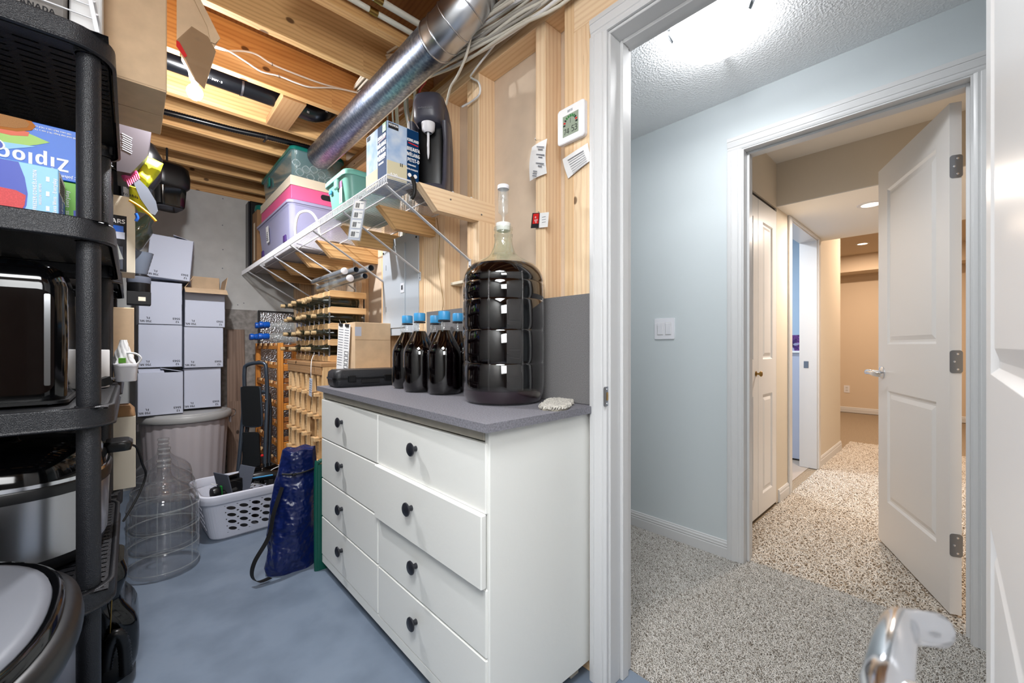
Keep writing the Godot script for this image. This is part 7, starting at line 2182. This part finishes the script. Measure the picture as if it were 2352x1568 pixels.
	# ---- second unit
	var tb := thing("tool_carton", "tall cream carton with a dark printed tool label", "carton", Vector3(-0.055, Y2, -2.60))
	part(tb, "body", box(Vector3(0.142, 0.335, 0.20), 0.002), M.carton_cream, at(Vector3(0, 0.1675, 0)))
	var tf := facing(Vector3(0, 0, 0.1003), Vector3.BACK)
	patch(tb, "label_print", rect(0.112, 0.245), tf * at(Vector3(-0.013, 0.125, 0)), M.ink)
	letters(tb, "MARS", tf * at(Vector3(0.005, 0.222, 0.0008)), 0.018, M.white)
	patch(tb, "blue_stripe", rect(0.09, 0.034), tf * at(Vector3(-0.012, 0.185, 0.0006)), M.cap_royal)
	patch(tb, "grey_print", rect(0.05, 0.03), tf * at(Vector3(0.012, 0.160, 0.0008)), M.carton_white)
	patch(tb, "window_print", rect(0.085, 0.10), tf * at(Vector3(-0.012, 0.062, 0.0006)), M.cloth_grey)
	patch(tb, "red_print", rect(0.02, 0.008), tf * at(Vector3(-0.01, 0.128, 0.0008)), M.red)
	var cp := thing("grey_cups", "grey ribbed plastic cup standing behind the cream carton", "cup", Vector3(0.035, 1.46, -3.10))
	var rr := []
	for i in 12:
		var ff := i / 11.0
		rr.append([lerpf(0.034, 0.062, ff) + (0.0015 if i % 2 else 0.0), ff * 0.12])
	part(cp, "cup", lathed([[0.0, 0.0]] + rr + [[0.058, 0.12], [0.032, 0.004]], 28), M.steel_blue)
	part(cp, "pot_below", lathed([[0.0, -0.17], [0.045, -0.17], [0.05, -0.16], [0.05, -0.012], [0.036, 0.0]], 24), M.black_satin)
	part(cp, "pot_band", lathed([[0.0505, -0.05], [0.0515, -0.045], [0.0515, -0.02], [0.0505, -0.015]], 24), M.cloth_grey)
	part(cp, "pot_sticker", box(Vector3(0.03, 0.022, 0.002)), M.carton_cream, at(Vector3(0.012, -0.14, 0.050)))
	var sup := block(cp, "stand", Vector3(-0.05, -0.1, -0.05), Vector3(0.05, -0.171, 0.05), M.black_matte)
	sup.name = "foot"
	var kb := thing("tan_carton", "tan carton behind the paper roll on the far shelf", "carton", Vector3(-0.055, Y3, -2.62))
	part(kb, "body", box(Vector3(0.135, 0.325, 0.18), 0.002), M.kraft, at(Vector3(0, 0.1625, 0)))
	part(kb, "top_flap", box(Vector3(0.135, 0.002, 0.10)), M.kraft, Transform3D(Basis(Vector3.RIGHT, 0.15), Vector3(0, 0.326, 0.02)))
	var wt := thing("white_tub", "white oval plastic tub with bag handles on the far shelf", "tub", Vector3(-0.015, Y3, -2.475))
	part(wt, "tub", tub(0.036, 0.030, 0.040, 0.034, 0.075, 0.025, 0.003), M.white_plastic)
	part(wt, "tub_rim", sh().loft([ring_rr(0.042, 0.036, 0.064, 0.028), ring_rr(0.043, 0.037, 0.076, 0.028), ring_rr(0.039, 0.033, 0.078, 0.025)], false, false).done(), M.white_plastic)
	var wb := thing("plastic_bag", "crumpled white plastic bag with green print in the tub", "bag", Vector3(-0.022, Y3 + 0.078, -2.475))
	wb.scale = Vector3.ONE * 0.78
	var brs := []
	for i in 7:
		var o := PackedVector3Array()
		for j in 24:
			var a := TAU * j / 24
			var r := lerpf(0.045, 0.014, i / 6.0) * (1.0 + 0.18 * sin(4.0 * a + i) + 0.1 * sin(9.0 * a - i * 2.0))
			o.append(Vector3(r * cos(a), i * 0.022, r * 0.8 * sin(a)))
		brs.append(o)
	part(wb, "bag", sh().loft(brs).done(), M.white)
	part(wb, "green_print", box(Vector3(0.03, 0.028, 0.004), 0.001), M.lime, at(Vector3(-0.005, 0.018, 0.042)))
	part(wb, "handle_loop", sh().tube(curve([Vector3(0.01, 0.06, 0.02), Vector3(0.05, 0.055, 0.03), Vector3(0.072, 0.03, 0.03), Vector3(0.06, 0.0, 0.03), Vector3(0.045, -0.01, 0.03)], 0.01), 0.005, 8).done(), M.white)
	var lc := thing("long_carton", "tall cream carton with a small black emblem on the low shelf", "carton", Vector3(-0.045, Y4, -2.56))
	part(lc, "body", box(Vector3(0.125, 0.315, 0.16), 0.002), M.carton_cream, at(Vector3(0, 0.1575, 0)))
	patch(lc, "emblem", rect(0.026, 0.028), facing(Vector3(0.030, 0.205, 0.0803), Vector3.BACK), M.ink)
	patch(lc, "emblem_bar", PackedVector2Array([Vector2(-0.011, 0.011), Vector2(0, -0.001), Vector2(0.011, 0.011), Vector2(0, 0.005)]), facing(Vector3(0.030, 0.205, 0.0809), Vector3.BACK), M.white)
	part(lc, "top_cloth", sh().loft([ring_rr(0.062, 0.08, 0.316, 0.01), ring_rr(0.060, 0.078, 0.34, 0.02), ring_rr(0.045, 0.06, 0.36, 0.02)]).done(), M.kraft_dark)
	# ---- things heaped on top of the second unit, hanging over its edge
	var db := thing("dark_carton", "dark printed carton hanging over the far shelf top", "carton")
	part(db, "body", slab([[268, 262], [348, 300], [338, 360], [300, 398], [268, 392]], -2.42, 0.22), M.dusk)
	for i in 8:
		var p := onz(292, 312 + i * 5.0, -2.4185)
		part(db, "typed_line", box(Vector3(0.035 - 0.003 * (i % 3), 0.004, 0.0008)), M.ink_grey, Transform3D(Basis(Vector3.BACK, -0.35), p))
	single("black_hood", "black rounded shell behind the yellow cloth", "shell", sh().loft([ring_rr(0.05, 0.06, -0.13, 0.04), ring_rr(0.085, 0.09, -0.06, 0.06), ring_rr(0.09, 0.10, 0.03, 0.06), ring_rr(0.06, 0.07, 0.10, 0.05), ring_rr(0.02, 0.03, 0.13, 0.02)]).done(), M.black_satin, at(Vector3(0.035, 1.998, -2.86)))
	var yc := thing("yellow_cloth", "folded yellow green cloth with dark print draped off the shelf", "cloth")
	part(yc, "upper_fold", cloth_slab([[331, 354], [375, 375], [368, 395], [337, 432], [312, 408], [318, 385]], -2.50, 0.02, 5), M.hivis)
	part(yc, "lower_fold", cloth_slab([[296, 425], [318, 432], [348, 478], [338, 488], [318, 484], [298, 455]], -2.49, 0.02, 4), M.hivis)
	letters(yc, "to this bag", Transform3D(Basis(Vector3.BACK, -0.12), onz(312, 452, -2.4685)), 0.012, M.ink)
	var pk := thing("pink_scarf", "pink fringed scarf beside the yellow cloth", "scarf")
	part(pk, "scarf", cloth_slab([[276, 398], [312, 380], [316, 398], [300, 418], [284, 412]], -2.47, 0.02, 3), M.magenta)
	for i in 7:
		part(pk, "fringe", sh().tube(PackedVector3Array([onz(290 + i * 4.0, 412 - i * 3.0, -2.46), onz(296 + i * 4.0, 428 - i * 3.0, -2.455)]), 0.0028, 5).done(), M.pink)
	single("grey_paddle", "long grey rounded paddle tucked beside the yellow cloth", "paddle", slab([[304, 412], [318, 410], [340, 432], [358, 462], [363, 484], [356, 494], [346, 490], [322, 455]], -2.455, 0.012), M.steel_blue)
	single("orange_stick", "thin orange stick poking out below the yellow cloth", "stick", sh().tube(curve([onz(297, 460, -2.445), onz(320, 474, -2.44), onz(345, 494, -2.435), onz(358, 508, -2.43)], 0.02), 0.0055, 8).done(), M.yellow)
	single("blue_hook", "small blue plastic hook beside the cream carton", "hook", sh().tube(curve([onz(312, 490, -2.46), onz(316, 500, -2.46), onz(312, 508, -2.46)], 0.008), 0.006, 8).done(), M.cap_royal)
	single("smoky_bottle", "smoky dark bottle wedged behind the cream carton", "bottle", lathed([[0.0, -0.10], [0.055, -0.10], [0.06, -0.08], [0.055, 0.02], [0.03, 0.05], [0.022, 0.09], [0.0, 0.09]], 28), M.glass_bottle, Transform3D(Basis(Vector3.BACK, -0.5), Vector3(0.035, 1.69, -3.02)))
	# black canister hung under the joists near the back wall
	var bc := thing("black_canister", "glossy black canister with rounded lid hung by the back wall", "canister", Vector3(0.175, 2.085, -3.50), 0.25)
	part(bc, "lid", sh().loft([ring_rr(0.085, 0.10, -0.01, 0.05), ring_rr(0.102, 0.118, 0.01, 0.06), ring_rr(0.104, 0.12, 0.07, 0.06), ring_rr(0.098, 0.112, 0.125, 0.06), ring_rr(0.075, 0.088, 0.150, 0.05), ring_rr(0.03, 0.04, 0.155, 0.03)]).done(), M.black_satin)
	part(bc, "body", sh().loft([ring_rr(0.070, 0.085, -0.13, 0.035), ring_rr(0.078, 0.093, -0.12, 0.04), ring_rr(0.085, 0.10, -0.01, 0.045)]).done(), M.black_gloss)
	part(bc, "hanger", rod(Vector3(0, 0.15, 0.0), Vector3(0, 0.265, 0.0), 0.006), M.black_matte)
	# ---- beneath the shelves by the camera
	var hm := thing("round_hamper", "black fabric hamper with a smooth grey lid", "hamper", Vector3(-0.360, 0, -1.105))
	var sup2 := func(y: float, rx: float, rz: float) -> PackedVector3Array:
		var o := PackedVector3Array()
		for j in 64:
			var a := TAU * j / 64
			var e := 2.35
			var r := pow(pow(absf(cos(a)), e) + pow(absf(sin(a)), e), -1.0 / e)
			o.append(Vector3(rx * r * cos(a), y, rz * r * sin(a)))
		return o
	part(hm, "body", sh().loft([sup2.call(0.0, 0.20, 0.25), sup2.call(0.05, 0.22, 0.27), sup2.call(0.30, 0.245, 0.30), sup2.call(0.50, 0.262, 0.325), sup2.call(0.54, 0.266, 0.33)]).done(), M.fabric_black)
	part(hm, "rim_roll", sh().loft([sup2.call(0.52, 0.268, 0.332), sup2.call(0.53, 0.288, 0.352), sup2.call(0.55, 0.296, 0.360), sup2.call(0.572, 0.292, 0.356), sup2.call(0.582, 0.275, 0.340), sup2.call(0.580, 0.262, 0.327)], false, false).done(), M.black_satin)
	part(hm, "seat_ring", sh().loft([sup2.call(0.575, 0.272, 0.336), sup2.call(0.596, 0.270, 0.334), sup2.call(0.602, 0.262, 0.326), sup2.call(0.598, 0.254, 0.318)], false, false).done(), M.black_gloss)
	part(hm, "lid", sh().loft([sup2.call(0.585, 0.256, 0.320), sup2.call(0.600, 0.252, 0.316), sup2.call(0.606, 0.235, 0.30), sup2.call(0.609, 0.12, 0.16)]).done(), M.lid_grey)
	var bx := thing("appliance_carton", "black glossy carton with a white sheet and yellow label", "carton", Vector3(-0.175, 0, -1.66))
	part(bx, "body", box(Vector3(0.225, 0.335, 0.19), 0.004), M.black_gloss, at(Vector3(0, 0.1675, 0)))
	var bf := facing(Vector3(0, 0, 0.0953), Vector3.BACK)
	patch(bx, "white_sheet", PackedVector2Array([Vector2(-0.10, 0.0), Vector2(0.070, 0.0), Vector2(0.070, 0.315), Vector2(-0.10, 0.315)]), bf, M.carton_white)
	patch(bx, "yellow_label", rect(0.020, 0.14), bf * at(Vector3(0.097, 0.195, 0)), M.yellow)
	patch(bx, "blue_label", rect(0.020, 0.022), bf * at(Vector3(0.097, 0.256, 0.0006)), M.blue_deep)
	var vb := thing("black_vacuum", "black upright vacuum body under the shelving with a ribbed hose", "vacuum", Vector3(-0.075, 0, -1.90))
	var vr := []
	for q in [[0.0, 0.075, 0.10, 0.0], [0.06, 0.090, 0.12, 0.004], [0.18, 0.090, 0.13, 0.004], [0.26, 0.068, 0.12, -0.012], [0.33, 0.074, 0.12, -0.004], [0.372, 0.060, 0.10, 0.0]]:
		vr.append(Vector4(q[0], q[1], q[2], q[3]))
	var vs := []
	for i in 21:
		var t := i / 20.0 * (vr.size() - 1)
		var j := mini(int(t), vr.size() - 2)
		var v: Vector4 = (vr[j] as Vector4).cubic_interpolate(vr[j + 1], vr[maxi(j - 1, 0)], vr[mini(j + 2, vr.size() - 1)], t - j)
		vs.append(ring_rr(v.y, v.z, v.x, 0.05, 8, Vector3(v.w, 0, 0)))
	part(vb, "body", sh().loft(vs).done(), M.black_gloss)
	part(vb, "copper_trim", sh().tube(PackedVector3Array([Vector3(0.035, 0.345, 0.115), Vector3(0.030, 0.20, 0.135), Vector3(0.024, 0.12, 0.135)]), 0.002, 5).done(), M.brass)
	var hp := curve([Vector3(0.02, 0.08, 0.14), Vector3(0.03, 0.16, 0.165), Vector3(0.045, 0.19, 0.17), Vector3(0.06, 0.15, 0.165), Vector3(0.065, 0.05, 0.15)], 0.005)
	var hr := PackedFloat32Array()
	for i in hp.size():
		hr.append(0.0165 if i % 2 else 0.0135)
	part(vb, "ribbed_hose", sh().tube(hp, 0.015, 12, hr).done(), M.black_satin)

# a draped slab with ripples
func cloth_slab(pts: Array, z: float, thick: float, waves: int) -> ArrayMesh:
	var rings := []
	var q := []
	var mid := Vector3.ZERO
	for p in pts:
		q.append(onz(p[0], p[1], z))
	for p in q:
		mid += p / q.size()
	var dense := []
	for i in q.size():
		for k in 6:
			dense.append((q[i] as Vector3).lerp(q[(i + 1) % q.size()], k / 6.0))
	for s in [[1.0, -thick], [1.02, -thick * 0.5], [1.0, 0.0], [0.8, thick * 0.7], [0.55, thick], [0.3, thick * 0.8], [0.05, thick]]:
		var o := PackedVector3Array()
		for i in dense.size():
			var p: Vector3 = mid + (dense[i] - mid) * s[0]
			o.append(p + Vector3(0, 0, s[1] + thick * 0.45 * sin((p.y - mid.y) * 60.0 * waves / 4.0 + (p.x - mid.x) * 25.0) * (1.0 if s[1] > 0.0 else 0.3)))
		rings.append(o)
	return sh().loft(rings).done()

# ---------------------------------------------------------------- carpet pile
func build_carpet() -> void:
	pile("carpet_pile", "grey speckled cut pile carpet covering the hall floor", 1.212, 2.258, -1.62, 0.36, 0.0055, tuft_mesh(0.0034, 0.010), [Color(0.81, 0.795, 0.77), Color(0.74, 0.72, 0.69), Color(0.87, 0.855, 0.835), Color(0.58, 0.55, 0.51)], -0.007)
	pile("loop_pile", "cream looped carpet on the corridor floor beyond the doorway", 2.258, 5.9, -0.83, 0.30, 0.0105, tuft_mesh(0.0062, 0.011), [Color(0.87, 0.83, 0.78), Color(0.82, 0.77, 0.71), Color(0.91, 0.88, 0.84), Color(0.66, 0.59, 0.51)], -0.007)

func pile(called: String, label: String, x0: float, x1: float, z0: float, z1: float, step: float, m: ArrayMesh, cols: Array, y: float) -> void:
	var nx := int((x1 - x0) / step)
	var nz := int((z1 - z0) / step)
	var mm := MultiMesh.new()
	mm.transform_format = MultiMesh.TRANSFORM_3D
	mm.use_colors = true
	mm.mesh = m
	mm.instance_count = nx * nz
	var i := 0
	for a in nx:
		for b in nz:
			var p := Vector3(x0 + (a + 0.5 + rng.randf_range(-0.45, 0.45)) * step, y, z0 + (b + 0.5 + rng.randf_range(-0.45, 0.45)) * step)
			var r := rng.randf()
			var c: Color = cols[0] if r < 0.42 else (cols[1] if r < 0.66 else (cols[2] if r < 0.92 else cols[3]))
			mm.set_instance_transform(i, Transform3D(Basis(Vector3.UP, rng.randf() * TAU) * Basis(Vector3.RIGHT, rng.randf_range(-0.6, 0.6)) * Basis.from_scale(Vector3.ONE * rng.randf_range(0.85, 1.2)), p))
			mm.set_instance_color(i, c.srgb_to_linear())
			i += 1
	var o := MultiMeshInstance3D.new()
	o.name = called
	o.multimesh = mm
	o.material_override = tuft_mat()
	add_child(o)
	tag(o, label, "carpet")
	o.set_meta("kind", "stuff")
